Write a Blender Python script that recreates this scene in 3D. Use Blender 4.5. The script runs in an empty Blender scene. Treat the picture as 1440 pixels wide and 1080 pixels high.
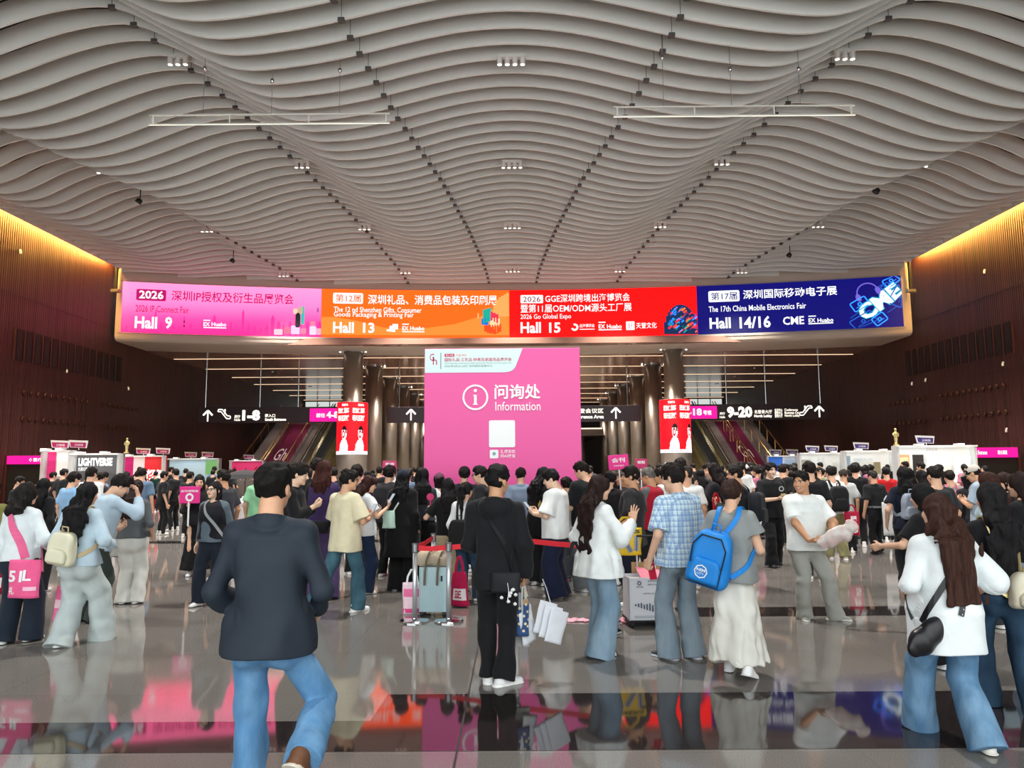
import bpy, bmesh, math, random, os
import numpy as np
from mathutils import Vector, Matrix, Euler, Quaternion
R = math.radians
PI = math.pi
C = bpy.context.scene.collection
SC = bpy.context.scene
# ------------------------------------------------------------------ camera, world, light, exposure
FPX = 1040.0
CAM_H = 1.70
PITCH = math.atan(116.0 / FPX)
YAW = 2.0 / FPX
ROLL = R(-0.40)
CAM_R = (Matrix.Rotation(YAW, 3, 'Z') @ Matrix.Rotation(R(90) + PITCH, 3, 'X') @ Matrix.Rotation(ROLL, 3, 'Z'))
cam_d = bpy.data.cameras.new('camera')
cam = bpy.data.objects.new('camera', cam_d)
C.objects.link(cam)
cam_d.sensor_fit = 'HORIZONTAL'
cam_d.sensor_width = 36.0
cam_d.lens = 36.0 * FPX / 1440.0
cam_d.clip_start = 0.05
cam_d.clip_end = 300
cam.matrix_world = Matrix.Translation((0, 0, CAM_H)) @ CAM_R.to_4x4()
SC.camera = cam

SC.view_settings.view_transform = 'Standard'
SC.view_settings.look = 'None'
SC.view_settings.gamma = 1
SC.view_settings.use_curve_mapping = False
SC.view_settings.exposure = 0.80
SC.cycles.use_denoising = True
SC.cycles.max_bounces = 7
SC.cycles.diffuse_bounces = 4
SC.cycles.glossy_bounces = 4
SC.cycles.transparent_max_bounces = 6
SC.cycles.caustics_reflective = False
SC.cycles.caustics_refractive = False
SC.cycles.sample_clamp_indirect = 6

# overcast daylight that comes in through the open glass front behind the photographer
wd = bpy.data.worlds.new('overcast_sky')
SC.world = wd
wd.use_nodes = True
_bg = wd.node_tree.nodes['Background']
_bg.inputs[0].default_value = (0.93, 0.98, 1.0, 1)
_bg.inputs[1].default_value = 1.65
def _portal(name, loc, rot, sx, sy):
    l = bpy.data.lights.new(name, 'AREA')
    l.shape = 'RECTANGLE'; l.size = sx; l.size_y = sy
    l.cycles.is_portal = True
    o = bpy.data.objects.new(name, l); C.objects.link(o)
    o.location = loc; o.rotation_euler = rot
FRONT_Y = -5.0
_portal('entrance_daylight', (0, FRONT_Y, 5.9), (R(90), 0, 0), 39.0, 11.6)

# ------------------------------------------------------------------ pixel helpers (photo pixels 1440 x 1080)
def ray(u, v):
    return CAM_R @ Vector(((u - 720.0) / FPX, -(v - 540.0) / FPX, -1.0))
def at(u, v, d):
    r = ray(u, v); k = d / r.y
    return Vector((r.x * k, d, CAM_H + r.z * k))
def ground(u, v, z=0.0):
    r = ray(u, v); k = (z - CAM_H) / r.z
    return Vector((r.x * k, r.y * k, z))
def project(p):
    q = CAM_R.transposed() @ (Vector(p) - Vector((0, 0, CAM_H)))
    return (720 + FPX * q.x / -q.z, 540 - FPX * q.y / -q.z)
def atz(u, v, z):
    r = ray(u, v); k = (z - CAM_H) / r.z
    return Vector((r.x * k, r.y * k, z))

# ------------------------------------------------------------------ materials
def lin(c):
    return c / 12.92 if c <= 0.04045 else ((c + 0.055) / 1.055) ** 2.4
def rgb(*c):
    if len(c) == 1 and isinstance(c[0], str):
        s = c[0].lstrip('#'); c = [int(s[i:i + 2], 16) for i in (0, 2, 4)]
    elif len(c) == 1:
        c = c[0]
    return (lin(c[0] / 255), lin(c[1] / 255), lin(c[2] / 255), 1)
MATS = {}
def mat(name, col, rough=0.6, metal=0.0, spec=0.5, var=0.0, vscale=8.0, bump=0.0, bscale=40.0, emit=None, estr=0.0, stretch=None, sheen=0.0, sample=True, vcol=None, alpha=None):
    if name in MATS: return MATS[name]
    m = bpy.data.materials.new(name); m.use_nodes = True
    nt = m.node_tree; n = nt.nodes; l = nt.links
    b = n['Principled BSDF']
    c = rgb(col) if isinstance(col, str) else (col if len(col) == 4 else rgb(col))
    b.inputs['Base Color'].default_value = c
    b.inputs['Roughness'].default_value = rough
    b.inputs['Metallic'].default_value = metal
    b.inputs['Specular IOR Level'].default_value = spec
    if sheen: b.inputs['Sheen Weight'].default_value = sheen
    if alpha is not None: b.inputs['Alpha'].default_value = alpha
    if var or bump:
        tc = n.new('ShaderNodeTexCoord'); mp = n.new('ShaderNodeMapping')
        l.new(tc.outputs['Object'], mp.inputs[0])
        if stretch: mp.inputs['Scale'].default_value = stretch
    if var:
        nz = n.new('ShaderNodeTexNoise'); nz.inputs['Scale'].default_value = vscale; nz.inputs['Detail'].default_value = 5
        l.new(mp.outputs[0], nz.inputs['Vector'])
        mx = n.new('ShaderNodeMix'); mx.data_type = 'RGBA'
        c2 = rgb(vcol) if vcol else tuple(min(1, x * (1 + var)) for x in c[:3]) + (1,)
        c1 = c if vcol else tuple(x * (1 - var) for x in c[:3]) + (1,)
        mx.inputs[6].default_value = c1; mx.inputs[7].default_value = c2
        rp = n.new('ShaderNodeMapRange'); rp.inputs[1].default_value = 0.3; rp.inputs[2].default_value = 0.7
        l.new(nz.outputs[0], rp.inputs[0]); l.new(rp.outputs[0], mx.inputs[0]); l.new(mx.outputs[2], b.inputs['Base Color'])
    if bump:
        nb = n.new('ShaderNodeTexNoise'); nb.inputs['Scale'].default_value = bscale; nb.inputs['Detail'].default_value = 3
        l.new(mp.outputs[0], nb.inputs['Vector'])
        bp = n.new('ShaderNodeBump'); bp.inputs['Strength'].default_value = bump; bp.inputs['Distance'].default_value = 0.01
        l.new(nb.outputs[0], bp.inputs['Height']); l.new(bp.outputs[0], b.inputs['Normal'])
    if emit is not None:
        b.inputs['Emission Color'].default_value = rgb(emit) if isinstance(emit, str) else emit
        b.inputs['Emission Strength'].default_value = estr
        if not sample:
            try: m.cycles.emission_sampling = 'NONE'
            except Exception: pass
    MATS[name] = m
    return m
def glow(name, col, s=1.0, sample=False):
    """a lit screen / sign surface: gives off its own colour"""
    return mat(name, '000000', 0.5, emit=col, estr=s, sample=sample, spec=0.2)
def cloth(col, rough=0.85, var=0.05, vscale=14.0, bump=0.25, bscale=160.0):
    return mat('cloth_' + col + '_%d' % int(rough * 100), col, rough, var=var, vscale=vscale, bump=bump, bscale=bscale, spec=0.25, sheen=0.08)
def denim(col, hi):
    return mat('denim_' + col, col, 0.85, var=0.3, vscale=9, vcol=hi, bump=0.35, bscale=120, spec=0.2, stretch=(1, 1, 0.35))

# ------------------------------------------------------------------ objects
def setp(o, label=None, cat=None, group=None, kind=None):
    if label: o['label'] = label
    if cat: o['category'] = cat
    if group: o['group'] = group
    if kind: o['kind'] = kind
    return o
def empty(name, loc=(0, 0, 0), rz=0.0, label=None, cat=None, group=None, kind=None, parent=None):
    o = bpy.data.objects.new(name, None); C.objects.link(o)
    o.empty_display_size = 0.1
    o.location = loc; o.rotation_euler = (0, 0, rz)
    if parent: o.parent = parent
    return setp(o, label, cat, group, kind)
def link(name, me, parent=None, loc=None, rz=None):
    o = bpy.data.objects.new(name, me); C.objects.link(o)
    if parent is not None: o.parent = parent
    if loc is not None: o.location = loc
    if rz is not None: o.rotation_euler = (0, 0, rz)
    return o
class MB:
    """collects verts/faces, links them as one mesh object"""
    def __init__(s):
        s.v = []; s.f = []; s.m = []; s.mi = 0
    def use(s, i): s.mi = i; return s
    def add(s, vs, fs):
        b = len(s.v); s.v.extend([tuple(x) for x in vs]); s.f.extend([tuple(b + i for i in f) for f in fs]); s.m.extend([s.mi] * len(fs)); return s
    def box(s, lo, hi, M=None):
        x0, y0, z0 = lo; x1, y1, z1 = hi
        vs = [Vector(p) for p in ((x0, y0, z0), (x1, y0, z0), (x1, y1, z0), (x0, y1, z0), (x0, y0, z1), (x1, y0, z1), (x1, y1, z1), (x0, y1, z1))]
        if M is not None: vs = [M @ p for p in vs]
        return s.add(vs, [(0, 3, 2, 1), (4, 5, 6, 7), (0, 1, 5, 4), (1, 2, 6, 5), (2, 3, 7, 6), (3, 0, 4, 7)])
    def quad(s, a, b, c, d): return s.add([a, b, c, d], [(0, 1, 2, 3)])
    def prism(s, poly, z0, z1, M=None):
        n = len(poly); vs = [Vector((p[0], p[1], z0)) for p in poly] + [Vector((p[0], p[1], z1)) for p in poly]
        if M is not None: vs = [M @ p for p in vs]
        return s.add(vs, [tuple(range(n - 1, -1, -1)), tuple(range(n, 2 * n))] + [(i, (i + 1) % n, n + (i + 1) % n, n + i) for i in range(n)])
    def lathe(s, prof, n=24, M=None, caps=True):
        vs = []; fs = []
        for r, z in prof:
            for k in range(n):
                a = 2 * PI * k / n; vs.append(Vector((r * math.cos(a), r * math.sin(a), z)))
        for i in range(len(prof) - 1):
            for k in range(n):
                k2 = (k + 1) % n; fs.append((i * n + k, i * n + k2, (i + 1) * n + k2, (i + 1) * n + k))
        if caps:
            fs.append(tuple(range(n - 1, -1, -1))); fs.append(tuple((len(prof) - 1) * n + k for k in range(n)))
        if M is not None: vs = [M @ p for p in vs]
        return s.add(vs, fs)
    def tube(s, pts, r, n=8, closed=False):
        pts = [Vector(p) for p in pts]; N = len(pts)
        rs = r if isinstance(r, (list, tuple)) else [r] * N
        vs = []; fs = []; prev = None
        for i, p in enumerate(pts):
            t = (pts[min(i + 1, N - 1)] - pts[max(i - 1, 0)]).normalized()
            if prev is None:
                a = t.orthogonal().normalized()
            else:
                a = (prev - t * prev.dot(t)); a = a.normalized() if a.length > 1e-6 else t.orthogonal().normalized()
            prev = a; b = t.cross(a)
            for k in range(n):
                w = 2 * PI * k / n; vs.append(p + (a * math.cos(w) + b * math.sin(w)) * rs[i])
        for i in range(N - 1):
            for k in range(n):
                k2 = (k + 1) % n; fs.append((i * n + k, i * n + k2, (i + 1) * n + k2, (i + 1) * n + k))
        fs.append(tuple(range(n - 1, -1, -1))); fs.append(tuple((N - 1) * n + k for k in range(n)))
        return s.add(vs, fs)
    def band(s, pts, w, t, nrm):
        """flat strap of width w, thickness t along pts; nrm = list of outward normals or one vector"""
        pts = [Vector(p) for p in pts]; N = len(pts); vs = []; fs = []
        for i, p in enumerate(pts):
            tg = (pts[min(i + 1, N - 1)] - pts[max(i - 1, 0)]).normalized()
            nn = Vector(nrm[i] if isinstance(nrm, list) else nrm).normalized()
            sd = tg.cross(nn).normalized(); nn = sd.cross(tg)
            for a, b in ((-.5, -.5), (.5, -.5), (.5, .5), (-.5, .5)):
                vs.append(p + sd * (a * w) + nn * (b * t))
        for i in range(N - 1):
            for k in range(4):
                k2 = (k + 1) % 4; fs.append((i * 4 + k, i * 4 + k2, (i + 1) * 4 + k2, (i + 1) * 4 + k))
        fs.append((3, 2, 1, 0)); fs.append(tuple((N - 1) * 4 + k for k in range(4)))
        return s.add(vs, fs)
    def mesh(s, name, mats, smooth=False):
        me = bpy.data.meshes.new(name); me.from_pydata(s.v, [], s.f); me.update()
        for m in (mats if isinstance(mats, (list, tuple)) else [mats]): me.materials.append(m)
        if any(s.m): me.polygons.foreach_set('material_index', s.m)
        bm = bmesh.new(); bm.from_mesh(me); bmesh.ops.recalc_face_normals(bm, faces=bm.faces); bm.to_mesh(me); bm.free()
        if smooth: me.polygons.foreach_set('use_smooth', [True] * len(me.polygons))
        return me
    def build(s, name, mats, parent=None, loc=None, rz=None, smooth=False, bevel=0.0, seg=2):
        o = link(name, s.mesh(name, mats, smooth), parent, loc, rz)
        if bevel:
            b = o.modifiers.new('bevel', 'BEVEL'); b.width = bevel; b.segments = seg; b.limit_method = 'ANGLE'
        return o
def struct(o): o['kind'] = 'structure'; return o

_TXT = {}
def text_verts(body, bold=0.0, shear=0.0):
    key = (body, bold, shear)
    if key not in _TXT:
        cu = bpy.data.curves.new('lettering', 'FONT'); cu.body = body; cu.size = 1.0; cu.offset = bold; cu.shear = shear
        cu.resolution_u = 2; cu.space_line = 0.85
        o = bpy.data.objects.new('lettering', cu); C.objects.link(o)
        bpy.context.view_layer.update()
        me = bpy.data.meshes.new_from_object(o.evaluated_get(bpy.context.evaluated_depsgraph_get()))
        vs = np.array([v.co[:] for v in me.vertices], dtype=float).reshape(-1, 3); fs = [tuple(p.vertices) for p in me.polygons]
        bpy.data.objects.remove(o); bpy.data.meshes.remove(me); bpy.data.curves.remove(cu)
        if len(vs):
            vs[:, 0] -= vs[:, 0].min(); vs[:, 1] -= vs[:, 1].min()
            W = vs[:, 0].max(); H = max(vs[:, 1].max(), 1e-4)
        else: W = H = 1.0
        _TXT[key] = (vs, fs, W, H)
    return _TXT[key]
def text_fit(mb, body, fn, x0, x1, y0, y1, bold=0.0, shear=0.0):
    """lettering stretched into the rectangle x0..x1, y0..y1 of a surface; fn maps (x, y) to a point"""
    vs, fs, W, H = text_verts(body, bold, shear)
    if not len(vs): return mb
    return mb.add([fn(x0 + (x1 - x0) * p[0] / W, y0 + (y1 - y0) * p[1] / H) for p in vs], fs)
def rounded_rect(x0, x1, y0, y1, r, n=5):
    out = []
    for cx, cy, a0 in ((x1 - r, y1 - r, 0), (x0 + r, y1 - r, 90), (x0 + r, y0 + r, 180), (x1 - r, y0 + r, 270)):
        for k in range(n + 1):
            a = R(a0 + 90 * k / n); out.append((cx + r * math.cos(a), cy + r * math.sin(a)))
    return out
def poly_on(mb, pts, fn): return mb.add([fn(x, y) for x, y in pts], [tuple(range(len(pts)))])
def disc_pts(cx, cy, rx, ry=None, n=28, a0=0, a1=360):
    ry = rx if ry is None else ry
    full = (a1 - a0) >= 360
    return [(cx + rx * math.cos(R(a0 + (a1 - a0) * k / (n if full else n - 1))), cy + ry * math.sin(R(a0 + (a1 - a0) * k / (n if full else n - 1)))) for k in range(n)]
def ring_on(mb, cx, cy, r0, r1, fn, n=36, a0=0, a1=360, sy=1.0):
    A = [R(a0 + (a1 - a0) * k / n) for k in range(n + 1)]
    for i in range(n):
        q = [(cx + r * math.cos(a), cy + sy * r * math.sin(a)) for r, a in ((r0, A[i]), (r1, A[i]), (r1, A[i + 1]), (r0, A[i + 1]))]
        poly_on(mb, q, fn)
    return mb
def strip_on(mb, pts, fn, step=.04):
    """fills an outline with narrow upright strips so that it follows a curved surface"""
    x0 = min(p[0] for p in pts); x1 = max(p[0] for p in pts); n = max(1, int((x1 - x0) / step)); w = (x1 - x0) / n
    for i in range(n):
        a, c = x0 + i * w, x0 + (i + 1) * w; m = (a + c) / 2; zs = []
        for p, q in zip(pts, pts[1:] + pts[:1]):
            if (p[0] - m) * (q[0] - m) < 0: zs.append(p[1] + (q[1] - p[1]) * (m - p[0]) / (q[0] - p[0]))
        zs.sort()
        for z0, z1 in zip(zs[::2], zs[1::2]): poly_on(mb, [(a, z0), (c, z0), (c, z1), (a, z1)], fn)
    return mb
def line_on(mb, pts, w, fn):
    for a, b in zip(pts[:-1], pts[1:]):
        dx, dy = b[0] - a[0], b[1] - a[1]; L = math.hypot(dx, dy) or 1; nx, ny = -dy / L * w / 2, dx / L * w / 2
        poly_on(mb, [(a[0] + nx, a[1] + ny), (a[0] - nx, a[1] - ny), (b[0] - nx, b[1] - ny), (b[0] + nx, b[1] + ny)], fn)
    return mb
# ================================================================== THE SETTING
WX = 19.47          # half width of the hall
CZ = 11.43          # underside of the wavy ceiling
LZ = 7.90           # underside of the low ceiling behind the screen
END_Y = 82.0
def arc_y(x): return 37.8 - 2.45 * (x / 19.0) ** 2
def wall_pt(u, v, s):
    r = ray(u, v); k = s * WX / r.x
    return Vector((s * WX, r.y * k, CAM_H + r.z * k))

# ---- floor
def floor_material():
    m = bpy.data.materials.new('polished_granite'); m.use_nodes = True
    nt = m.node_tree; n = nt.nodes; l = nt.links; b = n['Principled BSDF']
    tc = n.new('ShaderNodeTexCoord')
    nz = n.new('ShaderNodeTexNoise'); nz.inputs['Scale'].default_value = 130; nz.inputs['Detail'].default_value = 2
    l.new(tc.outputs['Object'], nz.inputs['Vector'])
    br = n.new('ShaderNodeTexBrick'); br.offset = 0.0
    br.inputs['Scale'].default_value = 1.0; br.inputs['Mortar Size'].default_value = 0.004
    br.inputs['Brick Width'].default_value = 1.2; br.inputs['Row Height'].default_value = 1.2
    br.inputs['Color1'].default_value = (0.97, 0.97, 0.97, 1); br.inputs['Color2'].default_value = (1.03, 1.03, 1.02, 1); br.inputs['Mortar'].default_value = (0.86, 0.86, 0.86, 1)
    mp = n.new('ShaderNodeMapping'); mp.inputs['Location'].default_value = (0.35, 0.18, 0)
    l.new(tc.outputs['Object'], mp.inputs[0]); l.new(mp.outputs[0], br.inputs['Vector'])
    cr = n.new('ShaderNodeValToRGB')
    cr.color_ramp.elements[0].position = 0.35; cr.color_ramp.elements[0].color = (0.142, 0.129, 0.116, 1)
    cr.color_ramp.elements[1].position = 0.68; cr.color_ramp.elements[1].color = (0.245, 0.227, 0.207, 1)
    l.new(nz.outputs[0], cr.inputs[0])
    mx = n.new('ShaderNodeMix'); mx.data_type = 'RGBA'; mx.blend_type = 'MULTIPLY'; mx.inputs[0].default_value = 1
    l.new(cr.outputs[0], mx.inputs[6]); l.new(br.outputs[0], mx.inputs[7]); l.new(mx.outputs[2], b.inputs['Base Color'])
    n2 = n.new('ShaderNodeTexNoise'); n2.inputs['Scale'].default_value = 0.6; n2.inputs['Detail'].default_value = 4
    l.new(tc.outputs['Object'], n2.inputs['Vector'])
    mr = n.new('ShaderNodeMapRange'); mr.inputs[3].default_value = 0.035; mr.inputs[4].default_value = 0.085
    l.new(n2.outputs[0], mr.inputs[0]); l.new(mr.outputs[0], b.inputs['Roughness'])
    b.inputs['Specular IOR Level'].default_value = 0.6
    return m
M_FLOOR = floor_material()
M_DARKSTONE = mat('dark_granite', '2c2625', 0.045, spec=0.75, var=0.6, vscale=160)
struct(MB().quad((-WX - 1, FRONT_Y, 0), (WX + 1, FRONT_Y, 0), (WX + 1, END_Y, 0), (-WX - 1, END_Y, 0)).build('floor', M_FLOOR))
# dark granite inlay bands in the floor
b = MB()
yb = ground(722, 1056).y; yt = ground(1000, 974).y; yl = ground(200, 1016).y
c0 = ground(522, 1012); c1 = ground(546, 976)
b.add([(-WX, yb, .002), (WX, yb, .002), (WX, yt, .002), (c1.x, yt, .002), (c0.x, yl, .002), (-WX, yl, .002)], [(0, 1, 2, 3, 4, 5)])
struct(b.build('floor_band', M_DARKSTONE))
ya, yc = ground(1200, 866).y, ground(1200, 853).y
struct(MB().quad((1.9, ya, .002), (WX, ya, .002), (WX, yc, .002), (1.9, yc, .002)).build('floor_band', M_DARKSTONE))
struct(MB().quad((-WX, 17.2, .002), (WX, 17.2, .002), (WX, 17.8, .002), (-WX, 17.8, .002)).build('floor_band', M_DARKSTONE))
struct(MB().quad((-.362, FRONT_Y, .003), (-.348, FRONT_Y, .003), (-.348, 40, .003), (-.362, 40, .003)).build('floor_joint', mat('joint', '2a2522', .5)))

# ---- walls
def slat_wall_mat():
    m = mat('brown_ribbed_panel', '5a3a30', 0.5, spec=0.35)
    nt = m.node_tree; n = nt.nodes; l = nt.links; b = n['Principled BSDF']
    tc = n.new('ShaderNodeTexCoord'); w = n.new('ShaderNodeTexWave'); w.bands_direction = 'Y'
    w.inputs['Scale'].default_value = 2.6; w.inputs['Distortion'].default_value = 0.0
    l.new(tc.outputs['Object'], w.inputs['Vector'])
    nz = n.new('ShaderNodeTexNoise'); nz.inputs['Scale'].default_value = 3
    mp = n.new('ShaderNodeMapping'); mp.inputs['Scale'].default_value = (1, 3.2, 0.03)
    l.new(tc.outputs['Object'], mp.inputs[0]); l.new(mp.outputs[0], nz.inputs['Vector'])
    cr = n.new('ShaderNodeValToRGB')
    cr.color_ramp.elements[0].position = .35; cr.color_ramp.elements[0].color = rgb('361a15')
    cr.color_ramp.elements[1].position = .65; cr.color_ramp.elements[1].color = rgb('4c2822')
    l.new(nz.outputs[0], cr.inputs[0]); l.new(cr.outputs[0], b.inputs['Base Color'])
    bp = n.new('ShaderNodeBump'); bp.inputs['Strength'].default_value = .6; bp.inputs['Distance'].default_value = .02
    l.new(w.outputs['Fac'], bp.inputs['Height']); l.new(bp.outputs[0], b.inputs['Normal'])
    return m
M_WALL = slat_wall_mat()
M_BLACK = mat('matt_black', '0c0b0b', .6)
M_SEAM = mat('panel_seam', '1a0e0b', .6)
M_BRONZE = mat('bronze_metal', '8f7a66', .32, metal=1.0)
M_STEEL = mat('brushed_steel', 'b9bcbd', .22, metal=1.0)
M_CHROME = mat('chrome', 'd9dcde', .10, metal=1.0)
M_WHITE = mat('white_paint', 'eef0ef', .5)
M_FIN_EDGE = mat('cove_lip', 'cfc8be', .6)
for s, nm in ((-1, 'left'), (1, 'right')):
    b = MB().box((min(s * WX, s * (WX + .3)), FRONT_Y, 0), (max(s * WX, s * (WX + .3)), END_Y, 12.6))
    b.use(1)
    for z in (5.35, 8.5):
        b.box((s * WX - .006, FRONT_Y, z), (s * WX + .006, END_Y, z + .02))
    w = struct(b.build('wall_' + nm, [M_WALL, M_SEAM]))
    # tall slotted air grilles
    y0, y1 = 28.5, 36.4
    g = empty('wall_grille', (s * (WX - .022), (y0 + y1) / 2, 6.6), label='row of tall dark air slots in the brown %s-hand wall' % nm, cat='air vent', group=None)
    b = MB(); k = 14
    for i in range(k):
        ya = y0 + (y1 - y0) * (i + .12) / k - (y0 + y1) / 2; yb2 = y0 + (y1 - y0) * (i + .72) / k - (y0 + y1) / 2
        b.box((-.012, ya, -.62), (.012, yb2, .62))
    b.build('slots', mat('slot_dark', '140b09', .7), g)
    b = MB()
    for i in range(k + 1):
        ya = y0 + (y1 - y0) * (i - .14) / k - (y0 + y1) / 2
        b.box((-.018, ya, -.64), (.018, ya + .10, .64))
    b.build('fins', M_WALL, g)
    # two double rows of round air nozzles
    for (ya, yb2, n, zz) in ((29.2, 33.6, 11, 4.75), (29.2, 33.6, 11, 3.7), (35.0, 38.2, 8, 4.75), (35.0, 38.2, 8, 3.7)):
        e = empty('air_nozzles', (s * WX, (ya + yb2) / 2, zz), label='%s row of round air nozzles on the brown %s wall, %s' % ('upper' if zz > 4 else 'lower', nm, 'below the slots' if ya < 34 else 'nearer the stairs'), cat='air vent')
        for i in range(n):
            M = Matrix.Translation((-s * .045, ya + (yb2 - ya) * i / (n - 1) - (ya + yb2) / 2, 0)) @ Matrix.Rotation(R(90), 4, 'Y')
            MB().lathe([(.09, -.03), (.10, .0), (.075, .03), (.05, .01), (.001, .006)], 12, M).build('nozzle', mat('nozzle_bronze', '4a3026', .4, metal=.5), e, smooth=True)
    # glowing cove along the top of the wall
    struct(MB().box((min(s * 19.125, s * 19.145), 1, CZ - .03), (max(s * 19.125, s * 19.145), 35.2, CZ + .55)).build('trim_cove_%s' % nm, M_FIN_EDGE))
    cl = MB().box((min(s * 19.16, s * 19.19), 2, CZ + .16), (max(s * 19.16, s * 19.19), 34.8, CZ + .22))
    cl.box((min(s * 19.17, s * 19.42), 2, CZ + .46), (max(s * 19.17, s * 19.42), 34.8, CZ + .49))
    o = cl.build('cove_light', glow('cove_glow_' + nm, 'ffc05c', 70.0, True))
    setp(o, 'warm glowing cove light along the top of the %s-hand brown wall' % nm, 'light')
    # small fittings on the wall
    for (u, v, what) in ((28, 352, 0), (93, 520, 0), (180, 545, 1)) if s < 0 else ((1385, 380, 0), (1283, 538, 0), (1411, 510, 0), (1416, 603, 0), (1302, 533, 1)):
        p = wall_pt(u, v, s)
        c = empty('wall_camera', p, label='small pale wall fitting on the %s brown wall, %s' % (nm, {28: 'just below the cove glow', 93: 'under the tall slots', 180: 'beside the screen end', 1385: 'just below the cove glow', 1283: 'left end under the slots', 1411: 'under the slots, upper of two', 1416: 'lowest, above the white booths', 1302: 'near the screen end'}[u]), cat='wall fitting')
        c.scale = (.6, .6, .6)
        MB().box((-.07, -.07, -.07), (.07, .07, .07)).build('mount', M_WHITE, c, bevel=.02)
        MB().lathe([(.055, 0), (.07, .03), (.07, .16), (.05, .18)], 14, Matrix.Translation((-s * .06, 0, -.05)) @ Matrix.Rotation(R(180), 4, 'X')).build('lens_barrel', M_WHITE, c, smooth=True)
struct(MB().box((-WX - .3, END_Y, 0), (WX + .3, END_Y + .3, 12.6)).build('wall_far', mat('far_wall', '3a2a24', .5)))

# ---- wavy ceiling: dark backing and one board per fin
struct(MB().box((-WX, FRONT_Y, 12.45), (WX, 40.5, 12.6)).build('ceiling', mat('ceiling_backing', '15120f', .8)))
KEY_D = [2.0, 9.4, 15.2, 19.2, 24.3, 29.4, 35.6, 40.0]
KX = [[-8.8, -7.5, -6.1, -5.4, -4.6, -3.9, -3.4, -3.2], [-14, -12, -9.4, -8.3, -7.1, -6.5, -6.0, -5.8],
      [-21, -18, -14.8, -13.3, -11.8, -11.2, -10.6, -10.3], [-27, -23, -18.5, -16.3, -14.0, -13.2, -13, -12.8],
      [-33, -28, -23, -20, -17.5, -16.5, -16.0, -15.8], [-39, -33, -28, -24.5, -21, -20, -19.5, -19.2]]
SEAM_KX = [[-3.75, -3.7, -3.65, -3.2, -2.4, -1.85, -1.3, -1.1], [-13.8, -12.0, -9.1, -8.1, -7.2, -6.4, -5.5, -5.2], [-19, -18.9, -18.0, -15.0, -13.4, -12.0, -11.0, -10.6]]
def wave_phase(x, d):
    xs = np.array([0.0] + [np.interp(d, KEY_D, k) for k in KX]); xs = -xs
    return np.interp(np.abs(x), xs, np.arange(len(xs)))
def wave_z(x, d):
    A = np.interp(d, [0, 16, 24, 29, 33, 35.5, 37], [.48, .48, .43, .33, .15, .04, .02])
    edge = np.clip((19.2 - np.abs(x)) / 3.0, 0, 1)
    drop = .30 * max(0.0, (d - 30) / 7.0) ** 2
    A = A * (1 + .38 * np.clip((np.abs(x) - 5) / 4, 0, 1))
    return CZ - drop + A * np.cos(PI * wave_phase(x, d)) * (0.25 + 0.75 * edge)
M_FIN = mat('ceiling_fin_paint', 'dddcd6', .55, spec=.3)
M_BRACKET = mat('bracket_grey', '4b4744', .6)
ceil_o = empty('ceiling_baffles', (0, 20, 12.4), kind='structure')
FIN_H, FIN_T = .58, .055
y = 1.2; nf = 0
while y < 37.7:
    hw = 19.12
    if hw > 1.5:
        N = 150 if y > 8 else 60
        xs = np.linspace(-hw, hw, N); zs = wave_z(xs, y)
        b = MB(); vs = []; fs = []
        for i in range(N):
            z = zs[i]
            vs += [(xs[i], y, z), (xs[i], y + FIN_T, z), (xs[i], y + FIN_T, z + FIN_H), (xs[i], y, z + FIN_H)]
        for i in range(N - 1):
            for k in range(4):
                k2 = (k + 1) % 4; fs.append((i * 4 + k, i * 4 + k2, (i + 1) * 4 + k2, (i + 1) * 4 + k))
        fs += [(3, 2, 1, 0), tuple((N - 1) * 4 + k for k in range(4))]
        b.add(vs, fs)
        b.use(1)
        for sk in SEAM_KX:
            for sg in (-1, 1):
                x = sg * -float(np.interp(y, KEY_D, sk))
                if abs(x) < hw - .3:
                    z = float(wave_z(np.array([x]), y)[0])
                    b.box((x - .07, y - .04, z - .04), (x + .07, y + .09, z + .04)); b.box((x - .006, y - .004, z), (x + .006, y + .01, z + FIN_H))
        struct(b.build('ceiling_fin', [M_FIN, M_BRACKET], ceil_o, loc=(0, -20, -12.4)))
    y += .655; nf += 1

# ---- bulkhead with the curved screen
M_BULK = mat('bulkhead_paint', 'b9aa9c', .45, spec=.4)
b = MB(); N = 60; xs = np.linspace(-19.3, 19.3, N)
prof = [(.0, 11.9), (.0, 8.12), (.04, 8.0), (.12, 7.92), (.26, LZ - .02), (3.2, LZ - .02)]
vs = [(x, arc_y(x) + dy, z) for x in xs for dy, z in prof]; k = len(prof)
fs = [(i * k + j, i * k + j + 1, (i + 1) * k + j + 1, (i + 1) * k + j) for i in range(N - 1) for j in range(k - 1)]
fs += [tuple(range(k)), tuple((N - 1) * k + j for j in range(k - 1, -1, -1))]
b.add(vs, fs); o = struct(b.build('wall_bulkhead', M_BULK))
# ---- low ceiling behind it, glossy bronze panels with thin light lines
def low_ceiling_mat():
    m = mat('bronze_ceiling_panels', 'a57d6c', .18, metal=.2, spec=.6)
    return m
b = MB().box((-WX, 37.0, LZ), (WX, END_Y, LZ + .3))
struct(b.build('ceiling_low', low_ceiling_mat()))
lineg = glow('ceiling_line_glow', 'ffd9b0', .85)
for i in range(8):
    yy = 41.6 + 4.35 * i
    o = MB().box((-19.3, yy, LZ - .02), (19.3, yy + .028, LZ + .01)).build('ceiling_light_line', lineg)
    setp(o, 'thin light line across the low bronze ceiling, %s from the screen' % ['first', 'second', 'third', 'fourth', 'fifth', 'sixth', 'seventh', 'eighth'][i], 'ceiling light', 'light lines of the low ceiling')

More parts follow.
